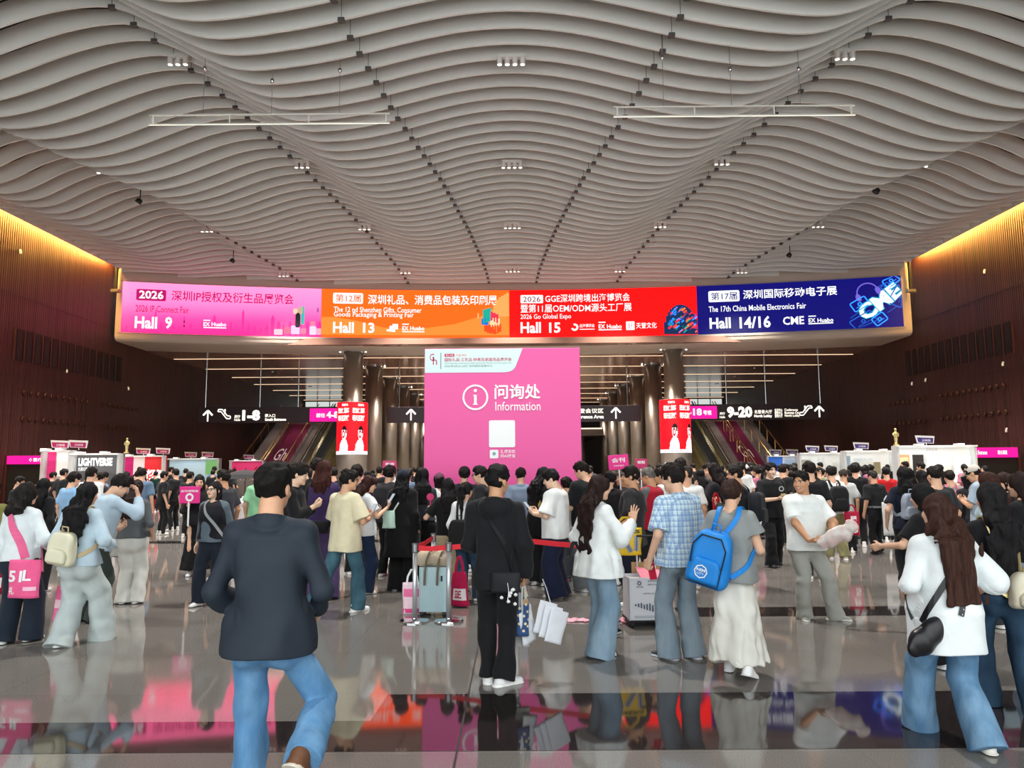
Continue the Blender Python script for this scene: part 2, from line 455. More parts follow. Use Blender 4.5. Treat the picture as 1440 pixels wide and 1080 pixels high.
# ---- linear pendant lights and spotlight clusters under the wavy ceiling
def pendant(u0, v0, u1, v1, side, cables):
    z = 9.75; p0 = atz(u0, v0, z); p1 = atz(u1, v1, z)
    yy = (p0.y + p1.y) / 2; cx = (p0.x + p1.x) / 2
    e = empty('linear_pendant', (cx, yy, z), label='slim twin-bar pendant light hanging under the %s half of the wavy ceiling' % side, cat='pendant light')
    h = (p1.x - p0.x) / 2
    for dz, nm in ((.11, 'upper_bar'), (-.11, 'lower_bar')):
        MB().box((-h, -.02, dz - .014), (h, .02, dz + .014)).build(nm, mat('pendant_white', 'dcdcd2', .4), e)
    MB().box((-h, -.012, -.128), (h, .012, -.125)).build('light_strip', glow('pendant_glow', 'fff6e0', .9), e)
    for t in (-.97, -.33, .33, .97):
        MB().box((t * h - .015, -.015, -.11), (t * h + .015, .015, .11)).build('spacer', mat('pendant_white', 'dcdcd2', .4), e)
    for uc, vb in cables:
        p = atz(uc, vb, z); x = p.x - cx
        ztop = float(wave_z(np.array([p.x]), yy)[0]) + .3 - z
        ztop2 = 12.44 - z
        MB().tube([(x, 0, .11), (x, 0, ztop2)], .008, 6).build('cable', mat('cable_grey', '8c8a86', .4), e)
        MB().lathe([(.02, -.06), (.045, -.03), (.045, .03), (.02, .06)], 10, Matrix.Translation((x, 0, ztop - .55))).build('cable_grip', M_CHROME, e, smooth=True)
pendant(213, 172, 547, 163, 'left', ((285, 168), (381, 167), (476, 165)))
pendant(862, 160, 1205, 152, 'right', ((933, 158), (1029, 156), (1127, 154)))
CL = [(17.4, [(-15.2, 3), (-8.3, 3), (0, 4), (8.3, 3), (15.2, 3)]), (23.7, [(-13.6, 3), (-7.0, 3), (0, 4), (7.0, 3), (13.6, 3)]),
      (29.6, [(-12.6, 3), (-6.1, 3), (0, 4), (6.1, 3), (12.6, 3)]), (35.0, [(-11.1, 3), (-5.2, 3), (0, 4), (5.2, 3), (11.1, 3)]),
      (10.8, [(-12, 3), (0, 4), (12, 3)]), (5, [(-10, 3), (0, 4), (10, 3)])]
M_LAMPBODY = mat('lamp_body_white', 'd8d5cf', .45)
M_LAMPGLOW = glow('lamp_glow', 'fff4e2', 3.0)
rowname = ['nearest the viewer', 'second row', 'third row', 'row closest to the screen', 'overhead', 'overhead']
for ri, (yy, row) in enumerate(CL):
    for ci, (x, n) in enumerate(row):
        z = float(wave_z(np.array([x]), yy)[0])
        nm5 = ['far left', 'centre-left', 'centre', 'centre-right', 'far right'] if len(row) == 5 else ['left', 'centre', 'right']
        e = empty('ceiling_spotlights', (x, yy, z - .12), label='cluster of %s small white ceiling spotlights, %s in the %s' % ('four' if n == 4 else 'three', nm5[ci], rowname[ri]), cat='ceiling light', group='spotlight clusters under the wavy ceiling')
        MB().box((-.17 * n / 2, -.04, .04), (.17 * n / 2, .04, .12)).build('mounting_rail', M_LAMPBODY, e)
        for k in range(n):
            xx = (k - (n - 1) / 2) * .19
            M = Matrix.Translation((xx, 0, 0))
            lb = MB().lathe([(.06, .06), (.065, .04), (.065, -.14), (.055, -.15)], 14, M).build('lamp', M_LAMPBODY, e, smooth=False)
            MB().lathe([(.052, -.152), (.02, -.154)], 14, M).build('lens', M_LAMPGLOW, lb)
        if 8 < yy:
            l = bpy.data.lights.new('spot', 'SPOT'); l.energy = 2300; l.spot_size = R(100); l.spot_blend = .6; l.shadow_soft_size = .25; l.color = (1, .965, .915)
            lo = bpy.data.objects.new('spot_beam', l); C.objects.link(lo); lo.parent = e; lo.location = (0, 0, -.2)
# smoke detectors / projectors under the fins
for (u, v, nm) in ((197, 281, 'left'), (1234, 266, 'right'), (328, 365, 'left above the pink screen'), (1111, 357, 'right above the blue screen')):
    p = atz(u, v, CZ - .25)
    e = empty('ceiling_speaker', p, label='small dark fitting hanging under the wavy ceiling, %s' % nm, cat='ceiling fitting')
    MB().tube([(0, 0, 0), (0, 0, .45)], .02, 8).build('stem', M_BLACK, e)
    MB().lathe([(.12, -.14), (.10, 0), (.03, .04)], 14, Matrix.Rotation(R(35), 4, 'Y')).build('horn', M_BLACK, e, smooth=True)
for s in (-1, 1):
    p = at(158 if s < 0 else 1282, 372, 34.6)
    e = empty('hanging_bracket', (s * 19.15, 34.9, p.z), label='dark hanging bracket at the %s end of the screen' % ('left' if s < 0 else 'right'), cat='bracket')
    MB().box((-.06, -.06, -1.15), (.06, .06, .6)).build('rod', M_BLACK, e)
    MB().box((-.2, -.12, -1.3), (.2, .12, -1.15)).build('fixture', mat('grey_metal', '77736f', .4, metal=.6), e, bevel=.02)

# ---- columns
drum = mat('column_metal', 'a3988d', .36, metal=.85)
drum2 = mat('column_cladding', 'a39a92', .38, metal=.75)
for s in (-1, 1):
    for k, yy in enumerate((39.4, 45.3, 51.2, 57.3, 63.3, 69.3)):
        e = empty('round_column', (s * 8.6, yy, 0), kind='structure')
        e.name = 'column_' + ('left' if s < 0 else 'right')
        struct(MB().lathe([(.52, 0), (.52, LZ)], 40).build('shaft', drum, e, smooth=False)).data.polygons.foreach_set('use_smooth', [True] * 42)
        struct(MB().lathe([(.56, LZ - .06), (.56, LZ - .01)], 32).build('collar', M_STEEL, e))
        for a in (-1, 1): struct(MB().lathe([(.05, LZ - .05), (.05, LZ - .01)], 10, Matrix.Translation((a * .68, -.15, 0))).build('downlight', M_LAMPGLOW, e))
        l = bpy.data.lights.new('column_downlight', 'SPOT'); l.energy = 2000; l.spot_size = R(120); l.spot_blend = .8; l.shadow_soft_size = .12; l.color = (1, .9, .78)
        lo = bpy.data.objects.new('column_downlight', l); C.objects.link(lo); lo.parent = e; lo.location = (-s * 2.6, -2.2, LZ - .12)  # added spot without a fixture, set off the column to spread its highlight
# downlights added over the staircases only to brighten the dark steps
for s in (-1, 1):
    for k, yy in enumerate((47.5, 51.8, 56.4)):
        e = empty('stair_fill_light', (s * 15.6, yy, LZ - .03), label='small added fill downlight above the %s stairs, %s' % ('left' if s < 0 else 'right', ['nearest', 'middle', 'farthest'][k]), cat='ceiling light')
        MB().lathe([(.10, -.01), (.13, .0), (.13, .03)], 20).build('trim_ring', M_STEEL, e)
        MB().lathe([(.09, -.008), (.01, -.009)], 16).build('lens', M_LAMPGLOW, e)
        l = bpy.data.lights.new('stair_fill_beam', 'SPOT'); l.energy = 380; l.spot_size = R(110); l.spot_blend = .8; l.shadow_soft_size = .1; l.color = (1, .93, .86)
        lo = bpy.data.objects.new('stair_fill_beam', l); C.objects.link(lo); lo.parent = e; lo.location = (0, 0, -.06)
# inner far columns and soffit of the lobby beyond
for s in (-1, 1):
    for yy in (66, 71, 76):
        o = MB().lathe([(.42, 0), (.42, 4.4)], 24).build('column_far', drum, loc=(s * 6.1, yy + 2, 0), smooth=False); struct(o)
struct(MB().box((-8.0, 66, 4.4), (8.0, END_Y, 5.1)).build('ceiling_soffit', mat('soffit', '7a6a5c', .4)))
struct(MB().box((-7.9, 65.93, 4.98), (7.9, 65.99, 5.06)).build('trim_soffit_light', glow('soffit_line', 'fff0d0', 1.3)))
# lit glazing of the upper level behind the stairs
for s in (-1, 1):
    n = 1 if s < 0 else 2
    e = empty('window_%d' % n, (s * 17.6, 68.2, 6.3), kind='structure')
    b = MB(); b.quad((-1.7, 0, -1.5), (1.7, 0, -1.5), (1.7, 0, 1.5), (-1.7, 0, 1.5)); struct(b.build('pane', mat('lit_pane', 'cfd6d8', .2, emit='cfd8d4', estr=.55), e))
    b = MB()
    for x in (-1.72, -.6, .55, 1.66): b.box((x, -.06, -1.55), (x + .07, .02, 1.55))
    for z in (-1.55, -.7, .2, 1.48): b.box((-1.72, -.06, z), (1.72, .02, z + .05))
    struct(b.build('frame', M_BLACK, e))
# ================================================================== SCREEN, SIGNS, KIOSK, BOOTHS
# ---- the long curved screen
def led_pt(x, z, off=.06): return Vector((x, arc_y(x) - off, z))
def led_uv(u, v):
    r = ray(u, v); y = 37.0
    for _ in range(12): y = arc_y(r.x / r.y * y)
    k = y / r.y
    return r.x * k, CAM_H + r.z * k
LT, LB = 10.82, 8.30
X0 = led_uv(172, 430)[0]; X1 = led_uv(452, 440)[0]; X2 = led_uv(716.5, 440)[0]; X3 = led_uv(980, 440)[0]; X4 = led_uv(1268.5, 430)[0]
screen = empty('curved_display', (0, 37.6, 9.6), label='long curved display screen above the columns with four coloured show adverts', cat='screen')
SOFF = (0, -37.6, -9.6)
def bright(c):
    """a screen pixel: its strongest channels are driven well past white, as on a bright display"""
    e = 2 ** SC.view_settings.exposure
    return tuple((x * 2.6 if x > .80 else x) / e for x in rgb(c)[:3]) + (1,)
def screen_part(mb, name, m, parent, off=True):
    return mb.build(name, m, parent, loc=SOFF if parent is screen else None)
def panel(x0, x1, off=.05, n=14, z0=LB, z1=LT):
    b = MB(); xs = np.linspace(x0, x1, n)
    for a, c in zip(xs[:-1], xs[1:]):
        b.quad(led_pt(a, z0, off), led_pt(c, z0, off), led_pt(c, z1, off), led_pt(a, z1, off))
    return b
def grad_mat(name, stops, s=1.0, axis=2, lo=0, hi=1):
    m = bpy.data.materials.new(name); m.use_nodes = True
    nt = m.node_tree; n = nt.nodes; l = nt.links; b = n['Principled BSDF']
    b.inputs['Base Color'].default_value = (0, 0, 0, 1)
    tc = n.new('ShaderNodeTexCoord'); sp = n.new('ShaderNodeSeparateXYZ'); l.new(tc.outputs['Object'], sp.inputs[0])
    mr = n.new('ShaderNodeMapRange'); mr.inputs[1].default_value = lo; mr.inputs[2].default_value = hi
    l.new(sp.outputs[axis], mr.inputs[0])
    cr = n.new('ShaderNodeValToRGB'); l.new(mr.outputs[0], cr.inputs[0])
    e = cr.color_ramp.elements
    e[0].position = stops[0][0]; e[0].color = bright(stops[0][1]); e[1].position = stops[-1][0]; e[1].color = bright(stops[-1][1])
    for p, c in stops[1:-1]:
        q = e.new(p); q.color = bright(c)
    l.new(cr.outputs[0], b.inputs['Emission Color']); b.inputs['Emission Strength'].default_value = s
    return m
LS = .70   # screen brightness
pp = screen_part(panel(X0, X1), 'pink_advert', grad_mat('screen_pink', [(0, 'ff1f9b'), (.3, 'ff4fb6'), (.62, 'f78fdc'), (1, 'f6a6e6')], 1.0, 2, LB, LT), screen)
po = screen_part(panel(X1, X2), 'orange_advert', glow('screen_orange', bright('ff7418'), 1.0, True), screen)
pr = screen_part(panel(X2, X3), 'red_advert', glow('screen_red', bright('fb0d0d'), 1.0, True), screen)
pb = screen_part(panel(X3, X4), 'blue_advert', glow('screen_navy', bright('0b0a78'), 1.0, True), screen)
fr = MB()
for z0, z1 in ((LB - .07, LB), (LT, LT + .05)):
    fr = MB()
    for a, c in zip(np.linspace(X0 - .1, X4 + .1, 40)[:-1], np.linspace(X0 - .1, X4 + .1, 40)[1:]):
        fr.quad(led_pt(a, z0, .07), led_pt(c, z0, .07), led_pt(c, z1, .07), led_pt(a, z1, .07))
    screen_part(fr, 'bezel', mat('bezel_grey', '9a8f86', .5), screen)
SW = glow('screen_white', 'fbfbfb', LS * 1.1)
def C_(c): return glow('screen_' + c, bright(c), 1.0)
_k = [0]
def led_text(parent, body, u0, u1, vt, vb, m, bold=0.0, off=None, name='lettering'):
    _k[0] += 1; off = off or .075
    x0, zt = led_uv(u0, vt); _, zb = led_uv(u0, vb); x1, _z = led_uv(u1, (vt + vb) / 2)
    b = MB(); text_fit(b, body, lambda x, z: led_pt(x, z, off), x0, x1, zb, zt, bold)
    return screen_part(b, name, m, parent)
def led_box(parent, u0, u1, vt, vb, m, r=.08, off=.065, name='badge'):
    x0, zt = led_uv(u0, vt); _, zb = led_uv(u0, vb); x1, _z = led_uv(u1, vt)
    b = MB(); poly_on(b, rounded_rect(x0, x1, zb, zt, r), lambda x, z: led_pt(x, z, off))
    return screen_part(b, name, m, parent)
def led_poly(parent, pts, m, name='artwork', off=.06):
    b = MB(); strip_on(b, [led_uv(u, v) for u, v in pts], lambda x, z: led_pt(x, z, off), .12); return screen_part(b, name, m, parent)
def ex_huabo(parent, u0, u1, v0, v1):
    h = v1 - v0; w = u1 - u0
    led_text(parent, 'EX', u0, u0 + w * .28, v0 + h * .3, v0 + h * .78, SW, .02)
    led_text(parent, 'Huabo', u0 + w * .36, u1, v0 + h * .3, v0 + h * .78, SW, .02)
    led_text(parent, '————', u0, u1, v1 - h * .12, v1, SW, .03); led_text(parent, '——', u0, u0 + w * .3, v0, v0 + h * .12, SW, .03)
# pink
CR = C_('c8106e')
rs = random.Random(3)
b = MB()
for i in range(34):
    u = 176 + i * 8.2; h = rs.uniform(6, 30) * (1.2 if i % 5 == 0 else .7)
    x0, zb = led_uv(u, 470); x1, zt = led_uv(u + rs.uniform(3, 6), 470 - h)
    poly_on(b, [(x0, LB), (x1, LB), (x1, max(LB + .1, zt - .2)), ((x0 + x1) / 2, max(LB + .2, zt)), (x0, max(LB + .1, zt - .2))], lambda x, z: led_pt(x, z, .055))
screen_part(b, 'skyline', glow('screen_pink_dim', bright('f53aa6'), 1.0), pp)
led_box(pp, 193, 235, 406.5, 422.5, CR); led_text(pp, '2026', 197, 231, 408.5, 420, SW, .025)
led_text(pp, '深圳IP授权及衍生品展览会', 242.5, 414, 408.5, 424, CR, .012)
led_text(pp, '2026 IP Connect Fair', 192, 267, 429, 438.5, C_('a80f63'), .005)
led_text(pp, 'Hall', 191, 222, 445, 462, SW, .028); led_text(pp, '9', 233.5, 243, 446, 462.5, SW, .028); led_text(pp, ':', 258.5, 261.5, 451, 460.5, C_('5c2a50'), .03)
ex_huabo(pp, 287, 319, 450, 461.5)
for (u, v, w, h, c) in ((386, 463, 12, 8, 'ffd7e6'), (400, 460, 9, 10, 'f2709c'), (410, 458, 12, 12, 'ffd9ea'), (423, 462, 8, 8, 'f58ab0'), (436, 459, 9, 12, 'ffe6ef'), (445, 462, 7, 9, 'f7b6cd'), (437, 452, 7, 7, 'f58ab0')):
    led_box(pp, u, u + w, v, v + h, C_(c), .05, name='gift_box')
for (u, v, w, h, c) in ((416, 440, 7, 21, '20242c'), (419, 432, 8, 10, 'd8b89a'), (424, 431, 5, 26, '30c9c0'), (413, 434, 6, 8, 'e9dcc8'), (446, 433, 3, 7, 'b060a8')):
    led_box(pp, u, u + w, v, v + h, C_(c), .09, .068, name='figure')
# orange
led_poly(po, [(452.5, 446), (470, 446), (500, 451), (540, 461), (590, 463), (640, 456), (680, 444), (715.5, 440), (715.5, 471.5), (640, 471.5), (540, 471.5), (452.5, 470.5)], C_('ff9a3c'))
led_poly(po, [(690, 440), (700, 420), (715.5, 411), (715.5, 445), (700, 446)], C_('ffb561'), off=.063)
led_box(po, 469, 511, 412, 427, SW); led_text(po, '第12届', 472.5, 508, 413.8, 425, C_('e86a10'), .01)
led_text(po, '深圳礼品、消费品包装及印刷展', 518, 699, 414.5, 429, SW, .012)
led_text(po, 'The 12 nd Shenzhen Gifts, Consumer', 470, 593, 431.5, 440, SW, .006)
led_text(po, 'Goods Packaging & Printing Fair', 470, 582, 438.5, 447.5, SW, .006)
led_text(po, 'Hall', 469, 498, 453, 468.5, SW, .028); led_text(po, '13', 511, 527, 454, 468.5, SW, .028)
led_poly(po, [(544, 466), (549, 460), (552, 456), (560, 456), (560, 463), (556, 464), (556, 467.5)], SW, 'emblem', .07)
ex_huabo(po, 566, 597, 455.5, 467.5)
for pts, c in (([(679, 436), (690, 433), (691, 452), (680, 455)], '1fb7a0'), ([(677, 449), (687, 446), (687, 458), (678, 457)], '1c7fe0'), ([(690, 438), (701, 443), (699, 455), (689, 450)], 'e8365a'), ([(689, 448), (701, 447), (703, 458), (690, 460)], 'fbe6b0'), ([(681, 458), (704, 456), (705, 466), (697, 470.5), (683, 468)], 'f0531c'), ([(694, 459), (704, 457), (698, 470)], 'f98b40'), ([(672, 441), (673.5, 441), (673, 448), (671.5, 448)], 'ffc080')):
    led_poly(po, pts, C_(c), 'shopping_bag', .072)
# red
led_box(pr, 732, 763.5, 415.5, 427, SW, .05); led_text(pr, '2026', 735.5, 760, 417.5, 425.3, C_('8a1420'), .01)
led_text(pr, 'GGE深圳跨境出海博览会', 766.5, 885.5, 414.5, 426, SW, .008)
led_text(pr, '暨第11届OEM/ODM源头工厂展', 732, 888, 428.5, 440.5, SW, .006)
led_text(pr, '2026 Go Global Expo', 732, 803, 442.5, 451, SW, .003)
led_text(pr, 'Hall', 732, 760.5, 453.5, 469, SW, .028); led_text(pr, '15', 772, 788, 454, 468.5, SW, .028)
b = MB(); cx, cz = led_uv(808, 460.5); ring_on(b, cx, cz, .09, .19, lambda x, z: led_pt(x, z, .07), 24, 200, 470); screen_part(b, 'emblem', SW, pr)
led_text(pr, '出海博览会', 815, 836, 456, 461, SW, .01); led_text(pr, '————', 815, 836, 463, 464, SW, .04)
ex_huabo(pr, 841.5, 874, 453, 465)
led_box(pr, 880, 892, 452.5, 464.5, SW, .03, name='emblem'); led_text(pr, '好', 882.5, 889.5, 454.5, 462.5, C_('c01818'), .0)
led_text(pr, '天誉文化', 894, 923, 454, 462.5, SW, .01)
gx, gz = led_uv(957, 458); gw = led_uv(981, 458)[0] - gx; gb = LB + .02
dome = [(gx + gw * math.cos(R(a)), max(gb, gz - .25 + 1.35 * math.sin(R(a)))) for a in range(-12, 193, 8)]
b = MB(); strip_on(b, [(min(x, X3 - .01), z) for x, z in dome], lambda x, z: led_pt(x, z, .06), .1); screen_part(b, 'globe', C_('12305a'), pr)
cols = ['1f6fe0', 'ff5a1f', '12a06a', 'e8284a', '2aa6f0', 'ff9030', '0f4fb0', 'c02a78', '19b090']
bs = {c: MB() for c in cols}
for i in range(110):
    a = rs.uniform(0, 2 * PI); rr = math.sqrt(rs.random()) * .92
    x = gx + gw * rr * math.cos(a) * .97; z = gz - .25 + 1.33 * rr * math.sin(a)
    if z < gb + .08 or x > X3 - .1: continue
    c = rs.choice(cols[:5] if x < gx else cols[1:]); L = rs.uniform(.1, .3); w = rs.uniform(.03, .09)
    line_on(bs[c], [(x, z), (min(x + L * .75, X3 - .01), max(gb, z + L * .6))], w, lambda x, z: led_pt(x, z, .066 + .0002 * i))
for c in cols:
    if bs[c].v: screen_part(bs[c], 'brush_strokes', C_(c), pr)
# blue
led_box(pb, 995.5, 1039, 410, 425.5, SW); led_text(pb, '第17届', 999, 1036, 412, 423, C_('141478'), .01)
led_text(pb, '深圳国际移动电子展', 1044, 1176.5, 408.5, 422, SW, .014)
led_text(pb, 'The 17th China Mobile Electronics Fair', 996, 1133, 431.5, 439.5, SW, .008)
led_text(pb, 'Hall', 997, 1027, 447.5, 463, SW, .028); led_text(pb, '14/16', 1039, 1083, 446, 462.5, SW, .028)
led_text(pb, 'CME', 1100, 1130, 446, 457.5, SW, .02); ex_huabo(pb, 1136, 1171, 444.5, 456.5)
def led_rot(cu, cv, ang):
    cx, cz = led_uv(cu, cv); ca, sa = math.cos(R(ang)), math.sin(R(ang))
    return lambda x, z: led_pt(min(cx + ca * x - sa * z, X4 - .02), min(max(cz + sa * x + ca * z, LB + .01), LT - .01), .075)
f = led_rot(1236, 425, 36)
b = MB(); text_fit(b, 'CME', lambda x, z: f(x, z) + Vector((0, .006, 0)), -1.12, 1.12, -.42, .42, .09); screen_part(b, 'neon_halo', C_('18b8d8'), pb)
b = MB(); text_fit(b, 'CME', f, -1.08, 1.08, -.38, .38, .04); screen_part(b, 'neon_lettering', SW, pb)
CY = C_('39b4f2'); CB = C_('2368d8'); CV = C_('7d6ae0')
for (u, v, a, w, h, m) in ((1252, 395, 36, .34, .22, CY), (1263, 417, 60, .48, .32, CB), (1208, 428, 30, .38, .24, CY), (1213, 452, 30, .55, .3, CB), (1236, 449, 36, .3, .22, CY), (1245, 404, 36, .2, .16, CB)):
    f = led_rot(u, v, a); b = MB(); r = rounded_rect(-w, w, -h, h, .07); r.append(r[0]); line_on(b, r, .055, f); ring_on(b, 0, 0, .05, .1, f, 12)
    line_on(b, [(-w * .6, -h * .4), (w * .6, -h * .4)], .03, f); screen_part(b, 'neon_icon', m, pb)
f = led_rot(1219, 412, 20); b = MB(); ring_on(b, 0, 0, .44, .5, f, 24, 10, 190); poly_on(b, disc_pts(-.47, -.08, .12, .2, 14), f); poly_on(b, disc_pts(.47, -.08, .12, .2, 14), f); screen_part(b, 'neon_headphones', CV, pb)
for (u0, v0, u1, v1) in ((1195, 448, 1206, 440), (1247, 440, 1262, 430), (1240, 400, 1228, 408)):
    b = MB(); line_on(b, [led_uv(u0, v0), led_uv(u1, v1)], .03, lambda x, z: led_pt(x, z, .07))
    screen_part(b, 'light_streak', CB, pb)

# ---- pink information kiosk
KD = 13.0
kl, kr = at(596.5, 560, KD).x, at(816.5, 560, KD).x; kt = at(706, 489.5, KD).z
kiosk = empty('information_kiosk', ((kl + kr) / 2, KD, 0), label='big pink square information kiosk with white lettering behind the crowd', cat='information kiosk')
KO = (-(kl + kr) / 2, -KD, 0)
M_PINK = mat('kiosk_pink', 'ea5fa3', .45, spec=.3)
MB().box((kl, KD, 0), (kr, KD + 1.3, kt)).build('body', M_PINK, kiosk, loc=KO, bevel=.01)
def kf(off): return lambda x, z: Vector((x, KD - off, z))
def kx(u): return at(u, 560, KD).x
def kz(v, u=706): return at(u, v, KD).z
M_KW = mat('kiosk_white', 'f2f6f5', .5)
b = MB(); zb = kz(524, 660)
poly_on(b, [(kl + .01, zb), (kx(710), zb), (kx(716), zb + .01), (kx(721), zb + .035), (kx(725), zb + .09), (kx(735.5), kt - .01), (kl + .01, kt - .01)], kf(.004)); MBh = b.build('header', mat('kiosk_mint', 'd3ecea', .5), kiosk, loc=KO)
def ktext(body, u0, u1, vt, vb, m, bold=0, nm='lettering', par=kiosk, off=.007):
    b = MB(); text_fit(b, body, kf(off), kx(u0), kx(u1), kz(vb, u0), kz(vt, u0), bold); return b.build(nm, m, par, loc=KO)
M_CRIM = mat('print_crimson', 'c2185b', .5); M_PGREY = mat('print_grey', '8aa0a0', .5); M_TEAL = mat('print_dark', '5d7f82', .5)
ktext('G', 604, 610.5, 497.5, 507.5, M_CRIM, .0, 'emblem'); ktext('h', 608.5, 614.5, 502, 513, M_CRIM, .0, 'emblem')
ktext('｜', 619, 620.5, 496, 519, M_PGREY)
b = MB(); poly_on(b, rounded_rect(kx(625), kx(639), kz(501.8, 625), kz(497.6, 625), .008), kf(.006)); b.build('badge', M_CRIM, kiosk, loc=KO)
ktext('第三十届', 627, 637, 498.3, 501, M_KW); ktext('中国·深圳', 641, 656, 497.8, 501.4, mat('print_coral', 'e8736a', .5))
ktext('国际礼品·工艺品·钟表及家庭用品展览会', 625, 720, 503.5, 508.6, M_CRIM, .012)
ktext('China Shenzhen International Gifts Handicrafts Watches and Houseware Fair', 625, 720, 509.6, 512, M_PGREY); ktext('2026年4月25-28日 深圳国际会展中心', 625, 693, 513.4, 516.6, M_TEAL)
b = MB(); cx, cz = kx(668.5), kz(558.5); ring_on(b, cx, cz, kx(684) - cx, kx(686.6) - cx, kf(.006), 48); b.build('information_ring', M_KW, kiosk, loc=KO)
b = MB(); poly_on(b, disc_pts(cx, kz(549), .028), kf(.006))
x, z0, z1 = cx, kz(569), kz(555)
poly_on(b, [(x - .042, z0), (x + .042, z0), (x + .042, z0 + .018), (x + .024, z0 + .018), (x + .024, z1), (x - .04, z1), (x - .04, z1 - .018), (x - .024, z1 - .018), (x - .024, z0 + .018), (x - .042, z0 + .018)], kf(.006)); b.build('information_letter', M_KW, kiosk, loc=KO)
ktext('问询处', 695.5, 760, 540.5, 561.5, M_KW, .022); ktext('Information', 696.5, 760, 565, 577.5, M_KW, .004)
b = MB(); poly_on(b, rounded_rect(kx(687.5), kx(724), kz(629), kz(591), .03), kf(.005)); b.build('blank_card', M_KW, kiosk, loc=KO)
b = MB(); poly_on(b, rounded_rect(kx(688.5), kx(700.5), kz(644.5), kz(632.5), .02), kf(.005)); b.build('blank_card', M_KW, kiosk, loc=KO)
b = MB(); poly_on(b, disc_pts(kx(694.5), kz(638), .03), kf(.008)); b.build('emblem', mat('print_teal', '7aa5a8', .5), kiosk, loc=KO)
ktext('逛展无忧', 703.5, 724, 632.5, 637.6, M_KW, .01); ktext('问AI展宝', 703.5, 724, 638.6, 643.8, M_KW, .01)

# ---- hanging wayfinding signs
M_SIGN = mat('sign_aubergine', '2a1a22', .4); M_SIGNW = glow('sign_lettering', 'fdf6e4', 1.15); M_SIGNP = glow('sign_pink', 'f0178c', .95, True)
SD = 43.0
def hang_sign(u0, u1, vt, vb, rods, label):
    l, r_ = at(u0, (vt + vb) / 2, SD), at(u1, (vt + vb) / 2, SD); um = (u0 + u1) / 2
    zt, zb = at(um, vt, SD).z, at(um, vb, SD).z
    e = empty('hanging_sign', ((l.x + r_.x) / 2, SD, zb), label=label, cat='sign')
    e['_c'] = ((l.x + r_.x) / 2, zb, zt)
    del e['_c']
    cx = (l.x + r_.x) / 2
    MB().box((l.x - cx, 0, 0), (r_.x - cx, .18, zt - zb)).build('board', M_SIGN, e, bevel=.02)
    for u in rods:
        x = at(u, vt, SD).x - cx
        MB().tube([(x, .09, zt - zb - .02), (x, .09, LZ - zb)], .035, 8).build('rod', M_STEEL, e)
    return e, cx, zb
def sign_text(e, cx, zb, body, u0, u1, vt, vb, m=None, bold=.01, nm='lettering', off=.012):
    b = MB(); um = (u0 + u1) / 2
    text_fit(b, body, lambda x, z: Vector((x - cx, -off, z - zb)), at(u0, vt, SD).x, at(u1, vt, SD).x, at(um, vb, SD).z, at(um, vt, SD).z, bold)
    return b.build(nm, m or M_SIGNW, e)
def sign_arrow(e, cx, zb, u, v, s=.34):
    p = at(u, v, SD); b = MB(); f = lambda x, z: Vector((p.x - cx + x * s, -.012, p.z - zb + z * s))
    poly_on(b, [(-.12, -1), (.12, -1), (.12, .5), (-.12, .5)], f)
    line_on(b, [(-.8, .05), (0, .88), (.8, .05)], .3, f); b.build('arrow', M_SIGNW, e)
def sign_escalator(e, cx, zb, u, v, flip=1, s=.36):
    p = at(u, v, SD); b = MB(); f = lambda x, z: Vector((p.x - cx + x * s * flip, -.012, p.z - zb + z * s))
    line_on(b, [(-1, .6), (-.5, .6), (.45, -.55), (1, -.55), (1.1, -.3), (.95, -.1), (.55, -.1), (-.3, .95), (-.9, .95), (-1, .6)], .16, f)
    poly_on(b, disc_pts(.15, .85, .14, n=12), f); line_on(b, [(.15, .65), (.15, .2)], .2, f); b.build('escalator_symbol', M_SIGNW, e)
e, cx, zb = hang_sign(279, 482, 572.5, 594.5, (288, 364.5, 418.5), 'dark hanging sign with arrow reading 1-8 South Entrance')
sign_arrow(e, cx, zb, 292.3, 584.5); sign_escalator(e, cx, zb, 315, 584)
sign_text(e, cx, zb, '展厅', 329.8, 338, 584, 588.5); sign_text(e, cx, zb, 'Halls', 329.8, 338, 589, 592); sign_text(e, cx, zb, '1-8', 341, 366, 576.5, 591.5, bold=.05)
sign_text(e, cx, zb, '南入口', 372.8, 387, 582, 586.8); sign_text(e, cx, zb, 'South Entrance', 372.8, 402.5, 587.8, 591.8, bold=.03)
def pink_panel(e, cx, zb, u0, u1, vt, vb):
    a, c = at(u0, vb, SD), at(u1, vt, SD)
    return MB().box((a.x - cx, -.02, a.z - zb), (c.x - cx, .0, c.z - zb)).build('pink_panel', M_SIGNP, e)
pink_panel(e, cx, zb, 435.5, 481, 574.2, 592.8)
sign_text(e, cx, zb, '前往', 445, 457.5, 581, 587, off=.03); sign_text(e, cx, zb, '4-8', 459.5, 476, 578.5, 588, bold=.03, off=.03); sign_text(e, cx, zb, '号馆', 477, 481, 581, 587, off=.03)
e, cx, zb = hang_sign(544, 901, 571, 593.5, (561, 883), 'dark hanging sign with arrows for the Conference Area, half hidden behind pink kiosk')
sign_arrow(e, cx, zb, 578, 583); sign_arrow(e, cx, zb, 866, 580.5)
sign_text(e, cx, zb, '南登会议区', 806, 848.5, 574.5, 581); sign_text(e, cx, zb, 'Conference Area', 800, 849, 583.5, 588.5, bold=.03)
e, cx, zb = hang_sign(960, 1166.5, 568, 590.5, (1022.5, 1078, 1154.5), 'dark hanging sign with arrow reading 9-20 North Lobby')
sign_arrow(e, cx, zb, 1152, 578.5); sign_escalator(e, cx, zb, 1133.5, 579, -1)
pink_panel(e, cx, zb, 961, 1007.8, 571, 588.8)
